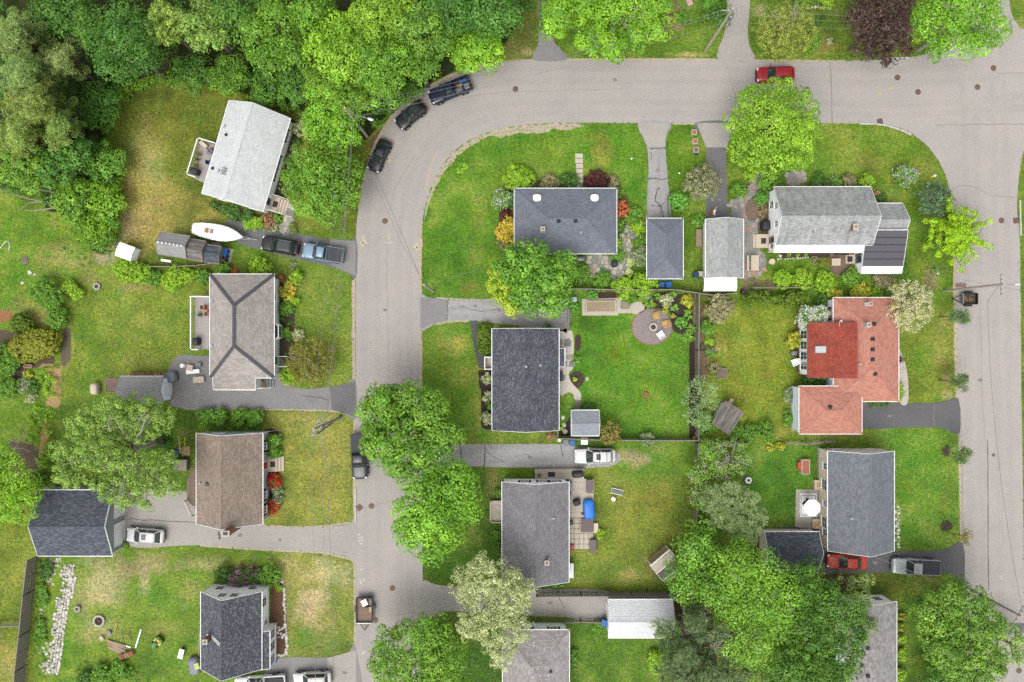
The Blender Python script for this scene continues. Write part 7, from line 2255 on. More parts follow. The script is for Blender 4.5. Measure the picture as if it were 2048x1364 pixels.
for x, y, z, lx, ly, hh, m, nm in ((-1.0,.45,.69,.9,.5,.35, 'galv', 'crate'),(-2.1,.4,.69,.6,.7,.3, 'grey_plastic', 'tool_box'),(-1.0,-.45,.69,.5,.5,.25, 'black_cloth', 'tyre_bag'),(-1.9,-.45,.69,.9,.3,.3, 'blue_plastic', 'tool_case'),(-1.3,-.1,.69,.6,.3,.22, 'wood', 'board_stack')):
 p = pk.matrix_basis @ Vector((x, y,0))
 t = thing(nm, {'crate': 'metal rack in the bed of the navy pickup', 'tool_box': 'grey lidded box at the tailgate of the navy pickup', 'tyre_bag': 'dark bag in the bed of the navy pickup', 'tool_case': 'blue case in the bed of the navy pickup', 'board_stack': 'wood offcuts in the bed of the navy pickup'}[nm], nm.replace('_', ' '),(p.x, p.y,.03 + z), pk.rotation_euler.z)
 MB().cbox(0,0,0, lx, ly, hh,.04).build('body', M[m], t)
 if nm == 'crate':
  for i in range(5): MB().cbox(-.34 + i * .17,0, hh + .002,.08, ly * .8,.02).build('slot', M['black_metal'], t)
 else: MB().cbox(0,0, hh + .002, lx * .5,.05,.04).build('handle', M['trim_black'], t)
car('parked_car', 'black crossover parked behind the navy pickup on the bend',(796,252),(848,209), 'suv', M['p_black'], 'car',('rails', 'pano'))
car('parked_car', 'black sedan parked alone where the bend straightens',(745,342),(773,281), 'sedan', M['p_black'], 'car',('sunroof',))
car('parked_car', 'red crossover parked on the top street beside the lime tree',(1512,151),(1587,149), 'suv', M['p_red'], 'car',('rails',))
car('parked_car', 'black wagon on the drive beside the boat',(524,485),(598,498), 'suv', M['p_black'], 'car',('rails', 'silver', 'pano'))
car('pickup_truck', 'ice blue pickup with black bed cover at the drive mouth',(606,500),(688,513), 'pickup', M['p_blue'], 'pickup truck',('cover',))
car('pickup_truck', 'dark grey pickup half hidden under the large street tree',(721,958),(717,868), 'pickup', M['p_dark'], 'pickup truck',('cover',))
car('parked_car', 'white hatchback with black sunroof in front of the double garage',(254,1068),(329,1073), 'hatch', M['p_white'], 'car',('sunroof',))
car('parked_car', 'white boxy wagon with roof bars behind the bin row',(1148,912),(1230,911), 'suv', M['p_white'], 'car',('sunroof', 'bars'))
car('parked_car', 'coral red sedan parked at the end of the tan house',(1653,1121),(1732,1125), 'sedan', M['p_red2'])
car('pickup_truck', 'silver grey pickup with flat dark bed cover on the black drive',(1782,1130),(1876,1134), 'pickup', M['p_silver'], 'pickup truck',('cover',))
car('parked_car', 'white crossover with dark glass roof cut by the bottom edge',(587,1360),(663,1356), 'suv', M['p_white'], 'car',('pano',))
car('pickup_truck', 'white pickup with open bed cut by the bottom edge',(470,1370),(572,1362), 'pickup', M['p_white'], 'pickup truck',('rails',))
# boat on its trailer
f_, r0 = Vector(W(486,474,1.2)), Vector(W(385,456,1.2))
d = f_ - r0
t = thing('boat', 'white sailing dinghy hull on a trailer beside the sheds', 'boat',(*((f_ + r0) / 2)[:2],0), math.atan2(d.y, d.x))
BL = d.length
rings = []
for u, w_ in ((-.5,.62),(-.48,.68),(-.35,.86),(-.15,.99),(.05,1.0),(.2,.88),(.35,.58),(.45,.26),(.495,.05),(.5,.02)):
 w_ *= 1.02
 z = 1.25 + .12 * max(0, u) ** 2 * 4
 rings.append([(u * BL,0, z + .16 * min(1, w_)),(u * BL, w_ * .55, z + .1),(u * BL, w_ * .92, z),(u * BL, w_, z - .07),(u * BL, w_ * .9, z - .4),(u * BL, w_ * .3,.5),(u * BL,0,.42),(u * BL,-w_ * .3,.5),(u * BL,-w_ * .9, z - .4),(u * BL,-w_, z - .07),(u * BL,-w_ * .92, z),(u * BL,-w_ * .55, z + .1)])
MB().loft(rings).build('hull', M['white_plastic'], t, smooth=True)
o = MB().cbox(-.18 * BL,0,1.36,.95,.62,.1,.05).build('hatch', M['cream_plastic'], t)
MB().cbox(-.2 * BL,0,1.462,.34,.55,.03).build('hatch_board', M['terracotta'], o)
MB().cbox(-.1 * BL,0,1.462,.3,.55,.03).build('hatch_glass', M['grey_plastic'], o)
MB().bar((-.52 * BL,.2,1.1),(-.55 * BL,.2,.7),.1,.3).build('rudder', M['grey_plastic'], t)
t2 = thing('boat_trailer', 'metal trailer carrying the white dinghy', 'trailer',(*((f_ + r0) / 2)[:2],.03), math.atan2(d.y, d.x))
for s in (1,-1): MB().bar((-.4 * BL, s * .5,.42),(.3 * BL, s * .4,.42),.08,.1).build('side_beam', M['galv'], t2); MB().bar((.3 * BL, s * .4,.42),(.62 * BL,0,.42),.08,.1).build('draw_bar', M['galv'], t2); wheel_at(t2,-.15 * BL, s * .85,.28,.18)
for x in (-.38,-.1,.25): MB().bar((x * BL,-.5,.44),(x * BL,.5,.44),.08,.08).build('cross_beam', M['galv'], t2)
MB().tube([(.52 * BL,0,.45),(.54 * BL,0,1.2)],.05,6).build('winch_post', M['navy_plastic'], t2)
MB().bar((.6 * BL,0,.45),(.74 * BL,0,.45),.06,.08).build('coupler', M['galv'], t2)
# utility trailers
def trailer(label, px, py, L, Wd, ang, floor, side='black_metal', tongue=1):
 t = thing('utility_trailer', label, 'trailer', W(px, py,.03), R(ang))
 MB().box(-L / 2,-Wd / 2,.5, L / 2, Wd / 2,.56).build('floor', M[floor], t)
 for s in (1,-1):
  MB().box(-L / 2, s * Wd / 2 - .04,.562, L / 2, s * Wd / 2 + .04,.95).build('side_panel', M[side], t)
  wheel_at(t,-.05 * L, s * (Wd / 2 + .17),.32,.2)
  MB().cbox(-.05 * L, s * (Wd / 2 + .17),.66,.85,.24,.05).build('mudguard', M['black_metal'], t)
  MB().bar((tongue * L / 2, s * Wd * .35,.45),(tongue * (L / 2 + 1.1),0,.45),.08,.1).build('draw_bar', M['black_metal'], t)
 for s in (1,-1): MB().box(s * L / 2 - .04,-Wd / 2 + .045,.562, s * L / 2 + .04, Wd / 2 - .045,.95).build('end_panel', M['galv' if s == tongue else side], t)
 MB().tube([(tongue * (L / 2 + .9),0,.05),(tongue * (L / 2 + .9),0,.75)],.04,6).build('jack', M['galv'], t)
 return t
trailer('open utility trailer holding boxes and black bags beside the dry lawn',731,1216,3.1,1.95,-90, 'deck_brown')
for nm, lb, px, py, lx, ly, hh, m, an in (('carton', 'white carton in the open utility trailer',729,1205,.7,.75,.35, 'white_plastic',25),('carton', 'tan carton at the tongue end of the open trailer',741,1219,.38,.65,.25, 'wood',-5),('plastic_bag', 'black bag at the back of the open trailer',737,1196,.9,.5,.3, 'black_cloth',0),('plastic_bag', 'black bag beside the white carton in the trailer',734,1214,.6,.35,.25, 'black_cloth',20),('plastic_bag', 'grey bag in the corner of the open trailer',741,1202,.45,.6,.3, 'grey_plastic',0)):
 t = thing(nm, lb, 'bag' if 'bag' in nm else 'box',(*W(px, py,.8)[:2],.594), R(an))
 if 'bag' in nm:
  MB().lathe([(.3,0),(.5,.1),(.42,.25),(.2,.34),(.05,.36)],0,0,9).xf(Matrix.Diagonal((lx, ly, hh * 2,1))).build('sack', M[m], t); MB().lathe([(.04, hh * .7),(.06, hh * .85)],0,0,6).build('knot', M[m], t)
 else:
  MB().cbox(0,0,0, lx, ly, hh).build('body', M[m], t); MB().box(-.03,-ly / 2, hh + .001,.03, ly / 2, hh + .004).build('tape', M['cream_plastic'], t)
trailer('small dark dump trailer of brush below the leaning pole',1932,598,1.75,1.35,0, 'mulch', 'black_metal',-1)
t = thing('brush_heap', 'heap of dry sticks filling the dump trailer', 'branches', W(1932,598,.6))
rb = np.random.default_rng(9)
for i in range(26):
 a = rb.uniform(0,6.28); x, y = rb.uniform(-.6,.6), rb.uniform(-.4,.4); l_ = rb.uniform(.2,.5)
 MB().tube([(x, y, rb.uniform(0,.2)),(x + math.cos(a) * l_, y + math.sin(a) * l_, rb.uniform(.1,.4))],.02,4).build('stick', M['wood'], t)
t = thing('ladder_rack', 'dark metal ramp grid lying above the dump trailer', 'ramp', W(1922,571,.3))
for i in range(9): MB().bar((-.6 + i * .15,-.16,0),(-.6 + i * .15,.16,0),.05).build('rung', M['terracotta'], t)
for s in (-1,1): MB().bar((-.65, s * .17,0),(.65, s * .17,0),.05).build('side_rail', M['black_metal'], t)
# garden tractor
t = thing('lawn_tractor', 'green lawn tractor with yellow seat on the weedy yard', 'lawn tractor', W(318,1281), R(225))
MB().cbox(.35,0,.42,.85,.5,.34,.1).build('hood', M['green_paint'], t)
MB().cbox(-.42,0,.5,.55,.75,.14,.06).build('rear_fender', M['green_paint'], t)
MB().cbox(-.38,0,.642,.42,.42,.12,.06).build('seat', M['yellow'], t)
MB().cbox(-.6,0,.66,.1,.42,.36,.04).build('backrest', M['yellow'], t)
MB().cbox(.0,0,.2,.7,1.05,.14,.08).build('mower_deck', M['yellow'], t)
MB().lathe([(.17,.9),(.19,.92),(.15,.92)],-.02,0,12).build('steering_wheel', M['black_metal'], t)
for x, y, r_ in ((.55,.4,.18),(.55,-.4,.18),(-.42,.42,.25),(-.42,-.42,.25)): wheel_at(t, x, y, r_,.2)
# ------------------------------------------------------------------ utility poles and cables
POLE = {}
def pole(key, label, px, py, h=11.5, arm=None, lamp=None, arms=1, trans=False, lean=(0,0)):
 t = thing('utility_pole', label, 'utility pole', W(px, py))
 MB().tube([(0,0,-.2),(lean[0] * .5, lean[1] * .5, h * .5),(lean[0], lean[1], h)],[.17,.15,.12],10).build('mast', M['wood_pole'], t)
 POLE[key] = Vector(t.location) + Vector((lean[0], lean[1], h))
 if arm is not None:
  a = R(arm)
  v = Vector((math.cos(a), math.sin(a),0)) * 1.2
  for k in range(arms):
   c = Vector((lean[0], lean[1], h - .5 - k * .8))
   o = MB().bar(c - v, c + v,.1,.12).build('cross_arm', M['wood_pole'], t)
   for s in (-1,-.5,.5,1):
    q = c + v * s * .9
    MB().lathe([(.035, c.z + .07),(.06, c.z + .12),(.035, c.z + .22)], q.x, q.y,8).build('insulator', M['grey_plastic'], o)
 if trans:
  MB().lathe([(.22, h - 2.6),(.25, h - 2.5),(.25, h - 1.7),(.1, h - 1.6)],.36,.05,14).build('transformer', M['grey_metal'], t)
 if lamp:
  q = Vector((lamp[0], lamp[1],0))
  u = q.normalized()
  MB().tube([(0,0, h - 2.2), tuple(u * .6 + Vector((0,0, h - 1.7))), tuple(q + Vector((0,0, h - 1.5)))],.04,6).build('lamp_arm', M['galv'], t)
  e = q + u * .35
  m = MB().lathe([(.05,-.06),(.16,-.08),(.18,0),(.1,.09),(.02,.1)],0,0,12).xf(Matrix.Translation((e.x, e.y, h - 1.5)) @ Matrix.Rotation(math.atan2(u.y, u.x),4, 'Z') @ Matrix.Diagonal((2.2,1,1,1)))
  m.build('lamp_head', M['lamp'], t, smooth=True)
 return t
pole('bend', 'utility pole with white street lamp at the bend',735,274,11, None,(1.9,-.6), lean=(-.3,.1))
pole('top', 'long pale utility pole by the driveway at the top',1411,101,11.2,0, None, trans=True, lean=(.0,.1))
pole('mid', 'short service pole at the drive mouth of the middle lawn',868,583,10.5, None)
pole('west', 'leaning utility pole with transformer and crossarm on the dry front lawn',680,835,12,70, None, trans=True, arms=2)
pole('east', 'utility pole with lamp reaching across the side street',1888,582,11,90,(2.2,.1))
pole('corner', 'dark utility pole with white lamp in the bottom corner',1930,1172,10,60,(1.8,.0))
# guy brace on the west pole
t = thing('pole_brace', 'dark push brace beside the transformer pole', 'brace', W(683,833))
MB().tube([(0.05,.1,0),(-1.1,-1.2,6.5)],.1,8).build('strut', M['wood_fence'], t); MB().cbox(-1.1,-1.2,6.4,.3,.3,.3).build('bracket', M['black_metal'], t)
def cable(label, a, b_, sag=.8, r=.018, m='wire'):
 a, b_ = Vector(a), Vector(b_)
 t = thing('cable', label, 'cable',(0,0,0))
 t.location = (*a[:2],0)
 pts = []
 for i in range(13):
  k = i / 12
  p = a.lerp(b_, k); p.z -= sag * 4 * k * (1 - k)
  pts.append(p - t.location)
 MB().tube(pts, r * .75,4).build('strand', M[m], t)
def off(key, dx, dy, dz): return POLE[key] + Vector((dx, dy, dz))
cable('top power line from bend pole to transformer pole', off('bend',.5,0,-.3), off('west',.6,.2,-.3))
cable('second power line from bend pole to transformer pole', off('bend',-.4,0,-.3), off('west',-.5,-.2,-.3))
cable('thick telephone cable from bend pole to transformer pole', off('bend',.1,0,-3.5), off('west',.1,.1,-4),.9,.035)
cable('lower telephone cable from bend pole to transformer pole', off('bend',.1,0,-4), off('west',.15,.1,-4.6),1.0,.028)
cable('upper power line from transformer pole to the bottom edge', off('west',.6,.2,-.3), Vector(W(650,1440,10)))
cable('power line from transformer pole to the bottom edge', off('west',-.5,-.2,-.3), Vector(W(630,1440,10)))
cable('thick telephone cable from transformer pole to the bottom edge', off('west',.1,.1,-4), Vector(W(668,1440,7)),.9,.035)
cable('upper power line from bend pole across the top street', off('bend',.6,.3,-.3), off('top',-.6,0,-.3),1.2)
cable('second power line from bend pole across the top street', off('bend',.3,-.3,-.3), off('top',.5,0,-.3),1.2)
cable('telephone cable from bend pole across the top street', off('bend',0,0,-3.5), off('top',0,0,-3.6),1.2,.03)
for i,(dy, w_) in enumerate(((.3, 'first'),(-.2, 'second'),(-.9, 'third'))):
 cable(w_ + ' power line from the top pole east along the trees', off('top',.5, dy,-.3 - i * .5), Vector(W(2120,40 + i * 9,10)),1.2,.02)
cable('service line from the middle service pole to the slate roofed house', off('mid',0,0,-.4), Vector(W(1062,507,4.0)),.5,.02)
cable('cable from bend pole over the road to the middle service pole', off('bend',0,0,-1), off('mid',0,0,-.3),.8,.02, 'wire_dark')
cable('service line from transformer pole to the brown house gable', off('west',0,0,-3), Vector(W(520,865,6.0)),.5,.022)
cable('service line dropping to the tan house roof peak', off('corner',0,0,-.5), Vector(W(1745,1112,7.2)),.5,.022)
cable('dark power line along the side street to the corner pole', off('corner',.3,.2,-.2), Vector(W(1975,600,9.6)),1.2,.025, 'wire_dark')
cable('cable crossing the side street at the lamp pole', off('east',0,0,-.4), Vector(W(2140,566,10)),.4,.022)
cable('power line from east lamp pole down the street', off('east',0,0,-.6), Vector(W(1975,600,9.6)) + Vector((.0,-.3,0)),.2,.022, 'wire_dark')
cable('service line over the lawn to the charcoal roofed house', Vector(W(905,856,6)), Vector(W(1000,862,4)),.3,.02)
# ------------------------------------------------------------------ decks, patio furniture and small things
def deck(label, poly_px, z, mat, rails=(), joist=True, rail_mat='white', rail_h=.95, name='deck', bal=True):
 poly = W2(poly_px, z)
 c = (sum(p[0] for p in poly) / len(poly), sum(p[1] for p in poly) / len(poly))
 t = thing(name, label, 'deck',(c[0], c[1],0))
 lp = [(p[0] - c[0], p[1] - c[1]) for p in poly]
 # boards laid one by one along the shorter side, joined as one surface of boards
 xs, ys = [p[0] for p in lp],[p[1] for p in lp]
 m = MB()
 horiz = mat in ('deck_pale', 'deck_brown_y')
 rng_ = np.arange(min(ys), max(ys),.145) if horiz else np.arange(min(xs), max(xs),.145)
 for q in rng_:
  cr = []
  for i in range(len(lp)):
   a, b_ = lp[i], lp[(i + 1) % len(lp)]
   s0, s1 = (a[1], b_[1]) if horiz else (a[0], b_[0])
   if (s0 > q + .07) != (s1 > q + .07):
    k = (q + .07 - s0) / (s1 - s0)
    cr.append(a[0] + (b_[0] - a[0]) * k if horiz else a[1] + (b_[1] - a[1]) * k)
  cr.sort()
  for a, b_ in zip(cr[::2], cr[1::2]):
   if horiz: m.box(a, q, z - .03, b_, q + .136, z)
   else: m.box(q, a, z - .03, q + .136, b_, z)
 o = m.build('boards', M[mat], t); o['kind'] = 'stuff'
 if z > .2:
  fr = MB(); fr.prism([(p[0] * .985, p[1] * .985) for p in lp], z - .2, z - .035); fr.build('frame', M['wood_grey'], t)
  for p in lp: MB().cbox(p[0] * .96, p[1] * .96,0,.1,.1, z - .2).build('post', M['wood_grey'], t)
 for a, b_ in rails:
  A, B_ = Vector((*W(*a, z)[:2],0)) - Vector((*c,0)), Vector((*W(*b_, z)[:2],0)) - Vector((*c,0))
  r_ = MB()
  r_.bar(A + Vector((0,0, z + rail_h)), B_ + Vector((0,0, z + rail_h)),.12,.05)
  if bal:
   n = int((B_ - A).length / .16)
   for i in range(n + 1):
    p = A.lerp(B_, i / max(1, n)); r_.bar((p.x, p.y, z),(p.x, p.y, z + rail_h - .03),.035)
  r_.build('railing', M[rail_mat], t)
  for p in (A, B_): MB().cbox(p.x, p.y, z,.13,.13, rail_h + .12,.02).build('newel_post', M[rail_mat], t)
 return t
deck('raised grey deck with white railing behind the white roofed house',[(402,280),(436,292),(418,372),(382,352)],1.5, 'deck_grey',[((436,290),(402,280)),((402,280),(380,352)),((380,352),(396,357))])
deck('grey deck behind the warm grey hip house',[(390,594),(424,594),(424,698),(390,698)],1.6, 'deck_grey',[((424,594),(387,594)),((388,594),(388,699)),((388,699),(402,699))])
deck('long pale timber deck of the mid grey house',[(1070,938),(1168,938),(1168,957),(1186,957),(1188,1000),(1188,1035),(1138,1035),(1138,957),(1070,957)],.5, 'deck_pale',[((1072,937),(1170,938)),((1187,957),(1187,985))], rail_mat='wood_grey', bal=False, rail_h=.5)
deck('small square porch deck on the road side of the mid grey house',[(980,1002),(1006,1002),(1006,1041),(980,1041)],.55, 'deck_pale',[((981,1002),(981,1040)),((984,1043),(1004,1043))], rail_mat='cream_plastic', bal=False, rail_h=.5)
deck('brown back deck beside the brown shingled house',[(374,960),(396,920),(396,1012),(385,1012),(374,1000)],.6, 'deck_brown',[((374,1000),(388,1030))], rail_mat='cream_plastic', rail_h=.8)
deck('ground level porch slab in front of the dusty hip house',[(985,1300),(1008,1300),(1008,1326),(985,1326)],.3, 'deck_brown',[((985,1326),(1008,1328))], bal=False, rail_h=.6)
# pavers of the mid grey house patio
pv = sheet('patio', W2([(1139,1036),(1196,1036),(1196,1100),(1139,1100)]),.028, M['moss'])
tile_me = None
for i in range(5):
 for j in range(6):
  x, y, _ = W(1143.5 + i * 9.6,1041 + j * 10.4)
  if tile_me is None:
   o = MB().cbox(0,0,0,.55,.6,.03,.012).build('paver', M['stone_pale'], pv); tile_me = o.data
  else:
   o = link(bpy.data.objects.new('paver', tile_me), pv)
  o.location = (x, y,.03)
def adirondack(label, px, py, face, m='tan_cushion', group=None, z=0):
 t = thing('garden_chair', label, 'chair', W(px, py, z), R(face), group)
 MB().cbox(.1,0,.33,.62,.6,.05,.015).build('seat', M[m], t)
 b_ = MB()
 for i in range(5):
  y = -.26 + i * .13
  b_.loft([[(-.18, y - .055,.36),(-.18, y + .055,.36),(-.21, y + .055,.36),(-.21, y - .055,.36)],[(-.48, y * 1.15 - .055,1.0 - abs(i - 2) * .05),(-.48, y * 1.15 + .055,1.0 - abs(i - 2) * .05),(-.51, y * 1.15 + .055,1.0),(-.51, y * 1.15 - .055,1.0)]])
 b_.build('backrest', M[m], t)
 for s in (1,-1):
  MB().cbox(.08, s * .36,.55,.78,.12,.03,.012).build('armrest', M[m], t)
  MB().cbox(.4, s * .34,0,.08,.05,.55).build('leg', M[m], t)
  MB().bar((.3, s * .29,.3),(-.5, s * .29,.08),.05,.08).build('leg', M[m], t)
 return t
adirondack('honey wood garden chair at the top of the gravel circle',1311,632,-80)
adirondack('honey wood garden chair at the mulch side of the gravel circle',1330,648,195)
adirondack('white garden chair at the lower rim of the gravel circle',1320,670,125, 'white_plastic')
adirondack('lime canvas garden chair next to the black smoker, upper of two',1259,525,170, 'lime_canvas')
adirondack('lime canvas garden chair at the patio edge, lower of two',1256,545,150, 'lime_canvas')
adirondack('white plastic chair outside the sunroom windows',1588,724,200, 'white_plastic')
def fire_pit(label, px, py, r=.55, m='stone_pale', n=12):
 t = thing('fire_pit', label, 'fire pit', W(px, py,.03))
 for i in range(n):
  a = 6.283 * i / n
  MB().cbox(0,0,0,.24,6.283 * r / n * .92,.26,.03).build('stone', M[m], t,(math.cos(a) * r, math.sin(a) * r,0), a)
 MB().lathe([(r * .78,0),(r * .7,.05),(.05,.06)],0,0,14).build('ash', M['mulch'], t)
 for k in range(3): MB().tube([(math.cos(k * 2.1) * .25, math.sin(k * 2.1) * .25,.09),(-math.cos(k * 2.1) * .2,-math.sin(k * 2.1) * .2,.16)],.045,6).build('log', M['bark'], t)
fire_pit('round stone fire pit in the middle of the gravel circle',1306,654,.42)
fire_pit('ring of pale rocks round a fire pit beside the rubble bank',199,1241,.62, 'rock1',11)
fire_pit('small ash fire pit on the far lawn',195,573,.35, 'rock2',8)
fire_pit('white rimmed fire pit on dark gravel behind the lilac',1496,960,.3, 'white_plastic',10)
sheet('gravel_circle', dense(W2([(1495 + 9 * math.cos(a),960 + 9 * math.sin(a)) for a in np.linspace(0,6,14)]),.3,.02),.028, M['drive_dark'])
fire_pit('little ring of bricks in the vivid lawn',1292,789,.22, 'terracotta',8)
fire_pit('low ring of stones in the pale lawn beside the rubble bank',156,1217,.3, 'rock2',9)
def raised_bed(label, px, py, lx, ly, hh=.35, wood='wood_grey', soil='soil', ang=0, w=.08):
 t = thing('raised_bed', label, 'raised bed', W(px, py,.02), R(ang))
 for s in (1,-1):
  MB().box(-lx / 2, s * ly / 2 - w / 2,0, lx / 2, s * ly / 2 + w / 2, hh).build('side_board', M[wood], t)
  MB().box(s * lx / 2 - w / 2,-ly / 2 + w / 2 + .003,0, s * lx / 2 + w / 2, ly / 2 - w / 2 - .003, hh - .004).build('end_board', M[wood], t)
 MB().box(-lx / 2 + w / 2 + .002,-ly / 2 + w / 2 + .002,0, lx / 2 - w / 2 - .002, ly / 2 - w / 2 - .002, hh - .07).build('soil', M[soil], t)
 return t
raised_bed('long timber raised bed on the paving in the vivid yard',1201,613,3.6,1.35,.4, 'cream_plastic', 'soil_pale')
raised_bed('small square stone planter next to the long raised bed',1250,610,.9,.9,.4, 'wood_grey', 'soil_pale')
for i,(a, b_, w_) in enumerate(((1387,266, 'topmost of three'),(1389,284, 'middle of three'))):
 raised_bed('square concrete planter, ' + w_ + ' on the lawn strip between driveways', a, b_,.58,.58,.4, 'stone_pale', 'terracotta')
t = raised_bed('square concrete planter with a teal pot, lowest of three between driveways',1391,301,.6,.6,.4, 'stone_pale', 'soil')
t = thing('plant_pot', 'teal glazed pot beside the lowest square planter', 'pot', W(1392,308)); MB().lathe([(.16,0),(.24,.25),(.22,.3),(.17,.26)],0,0,12).build('pot', M['navy_plastic'], t); MB().lathe([(.18,.24),(.02,.26)],0,0,10).build('soil', M['soil'], t)
raised_bed('square planter of brown soil on the salmon house lawn',1443,746,1.2,1.2,.35, 'grey_plastic')
raised_bed('tall cream planter box of brown soil on the vivid lawn',1607,932,.95,1.75,.75, 'cream_plastic', 'terracotta')
raised_bed('narrow raised bed of soil beside the narrow garage',1397,477,.7,2.2,.3, 'wood_grey', 'soil_pale')
raised_bed('long planter of soil between shed and white plastic bin',226,771,1.6,1.7,.25, 'wood_grey')
raised_bed('kitchen garden bed edged with timber',38,740,1.6,3.2,.2, 'wood_grey', 'mulch')
raised_bed('garden bench frame in the far kitchen garden',59,732,1.0,.35,.4, 'wood', 'soil')
def covered(label, px, py, lx, ly, hh, ang=0, m='black_cloth', name='covered_grill', cat='grill', z=0.0):
 """grill under a fitted cover"""
 t = thing(name, label, cat, W(px, py, z)[:2] + (z,), R(ang))
 r_ = []
 for k, zz in ((1.0,.06),(1.02, hh * .4),(1.0, hh * .72),(.9, hh * .92),(.6, hh),(.1, hh * 1.02)):
  r_.append([(math.copysign(abs(math.cos(a)) ** .5, math.cos(a)) * lx / 2 * k, math.copysign(abs(math.sin(a)) ** .5, math.sin(a)) * ly / 2 * k, zz) for a in np.linspace(0,6.283,17)[:-1]])
 MB().loft(r_).build('cover', M[m], t, smooth=True)
 for sx in (1,-1):
  for sy in (1,-1): MB().cbox(sx * lx * .36, sy * ly * .34,0,.05,.05,.1).build('foot', M['black_metal'], t)
covered('covered black grill on the deck of the white roofed house',394,345,1.0,.75,1.1,-18, z=1.5)
covered('covered black grill on the grey deck behind the hip house',397,683,.75,.95,1.1,0, z=1.6)
covered('wide covered black grill on the long pale deck',1155,947,1.45,.75,1.1,5, z=.5)
covered('charcoal grill with grey lid against the slate house wall',1160,519,1.2,.65,1.0,0, 'grey_metal')
covered('round black smoker on the flagstone patio',1228,528,.75,.85,1.0,0)
covered('black covered barrel beside the white gable wall',1528,453,1.0,1.25,1.1,0, name='covered_barrel', cat='cover')
covered('dark covered stroller on the long pale deck',1153,1003,.9,.75,.9,20, z=.5, name='covered_chair', cat='chair')
covered('blue tarp bundled at the edge of the long pale deck',1177,1017,1.4,2.5,.8,4, 'tarp_blue', 'tarp', 'tarp',.5)
covered('white plastic rainwater tank behind the far shed',195,777,.9,1.45,1.0,0, 'cream_plastic', 'water_tank', 'tank')
covered('grey covered spa barrel at the corner of the blue walled shed',348,753,1.25,1.35,1.2,10, 'grey_plastic', 'covered_tub', 'tub')
covered('dark ball shaped fountain in the fence corner',1148,599,.7,.7,.7,0, 'slate_wall', 'garden_fountain', 'fountain')
covered('black compost bin by the canopy fence',1484,584,.55,.55,.8,0, name='compost_bin', cat='bin')
covered('dark grey box beside the yellow shrub of the sunroom',1585,706,.75,.6,.7,0, 'grey_plastic', 'storage_box', 'box')
def bin_(label, px, py, m, ang=0, hh=1.05, s=.6, z=0):
 t = thing('wheelie_bin', label, 'bin', W(px, py, z), R(ang))
 MB().loft([[(-.8 * s / 2,-.85 * s / 2,.06),(.8 * s / 2,-.85 * s / 2,.06),(.8 * s / 2,.85 * s / 2,.06),(-.8 * s / 2,.85 * s / 2,.06)],[(-s / 2,-s / 2, hh),(s / 2,-s / 2, hh),(s / 2, s / 2, hh),(-s / 2, s / 2, hh)]]).build('body', M[m], t)
 MB().cbox(.0,0, hh + .002, s * 1.1, s * 1.08,.09,.06).build('lid', M[m], t)
 MB().bar((-s * .56,-s * .4, hh),(-s * .56, s * .4, hh),.04).build('handle', M['black_metal'], t)
 for q in (1,-1): MB().lathe([(.1,-.02),(.1,.02)],0,0,10).xf(Matrix.Translation((-s * .4, q * s * .42,.1)) @ Matrix.Rotation(R(90),4, 'X')).build('wheel', M['rubber'], t)
bin_('bright blue bin on the concrete pad beside the sheds',452,506, 'blue_plastic',170,1.0,.95)
bin_('black bin below the bright blue bin',452,517, 'black_metal',170,.9,.75)
bin_('blue bin in the row behind the yard fence',1143,883, 'blue_plastic',90)
bin_('grey bin in the row behind the yard fence',1131,883, 'grey_plastic',90,.95,.62)
bin_('blue recycling bin at the corner of the white garage',1207,1240, 'blue_plastic',80,1.0,.75)
bin_('navy bin at the bay window corner of the graphite roofed house',542,1322, 'navy_plastic',40,.9,.6)
bin_('second navy bin, partly turned, by the graphite roofed house',551,1317, 'blue_plastic',20,.8,.5)
bin_('teal bin beside the narrow garage',1389,551, 'navy_plastic',0,.9,.6)
bin_('blue tub behind the hip garage',1322,570, 'blue_plastic',0,.5,.6)
bin_('pale blue tub behind the hip garage corner',1336,570, 'blue_plastic',10,.5,.7)
bin_('green bin at the corner of the red wing',1602,744, 'green_paint',0,.7,.45)
bin_('small white pail in the bin row',1118,879, 'white_plastic',0,.5,.36)
bin_('white cooler box in the bin row',1168,881, 'white_plastic',90,.5,.8)
bin_('dark bin at the west end of the kitchen garden',330,882, 'black_metal',0,.8,.6)
def table(label, px, py, lx, ly, hh=.72, m='wood', ang=0, bench=0, rnd=False, z=0):
 t = thing('garden_table', label, 'table', W(px, py, z), R(ang))
 if rnd: MB().lathe([(lx / 2, hh - .04),(lx / 2, hh),(lx / 2 - .04, hh + .01)],0,0,18).build('table_top', M[m], t); MB().tube([(0,0,0),(0,0, hh - .04)],.05,8).build('leg', M[m], t); MB().lathe([(.25,0),(.2,.04)],0,0,12).build('base', M[m], t)
 else:
  n = max(2, int(ly / .18))
  for i in range(n): MB().box(-lx / 2,-ly / 2 + ly * i / n, hh - .04, lx / 2,-ly / 2 + ly * (i + .92) / n, hh).build('plank', M[m], t)
  for sx in (1,-1):
   for sy in (1,-1): MB().cbox(sx * lx * .4, sy * ly * .4,0,.07,.07, hh - .042).build('leg', M[m], t)
 for k in range(bench):
  s = (1,-1)[k]
  MB().cbox(0, s * (ly / 2 + .3),.4, lx,.26,.05).build('bench', M[m], t)
 return t
table('cream picnic table with one bench beside the narrow garage',1506,527,1.9,.95,.72, 'cream_plastic',90,1)
table('pale round table on the lawn below the flagstone terrace',1541,524,.75,.75,.6, 'cream_plastic',0,0, True)
table('white round table beside the two lawn loungers',1226,997,.5,.5,.5, 'white_plastic',0,0, True)
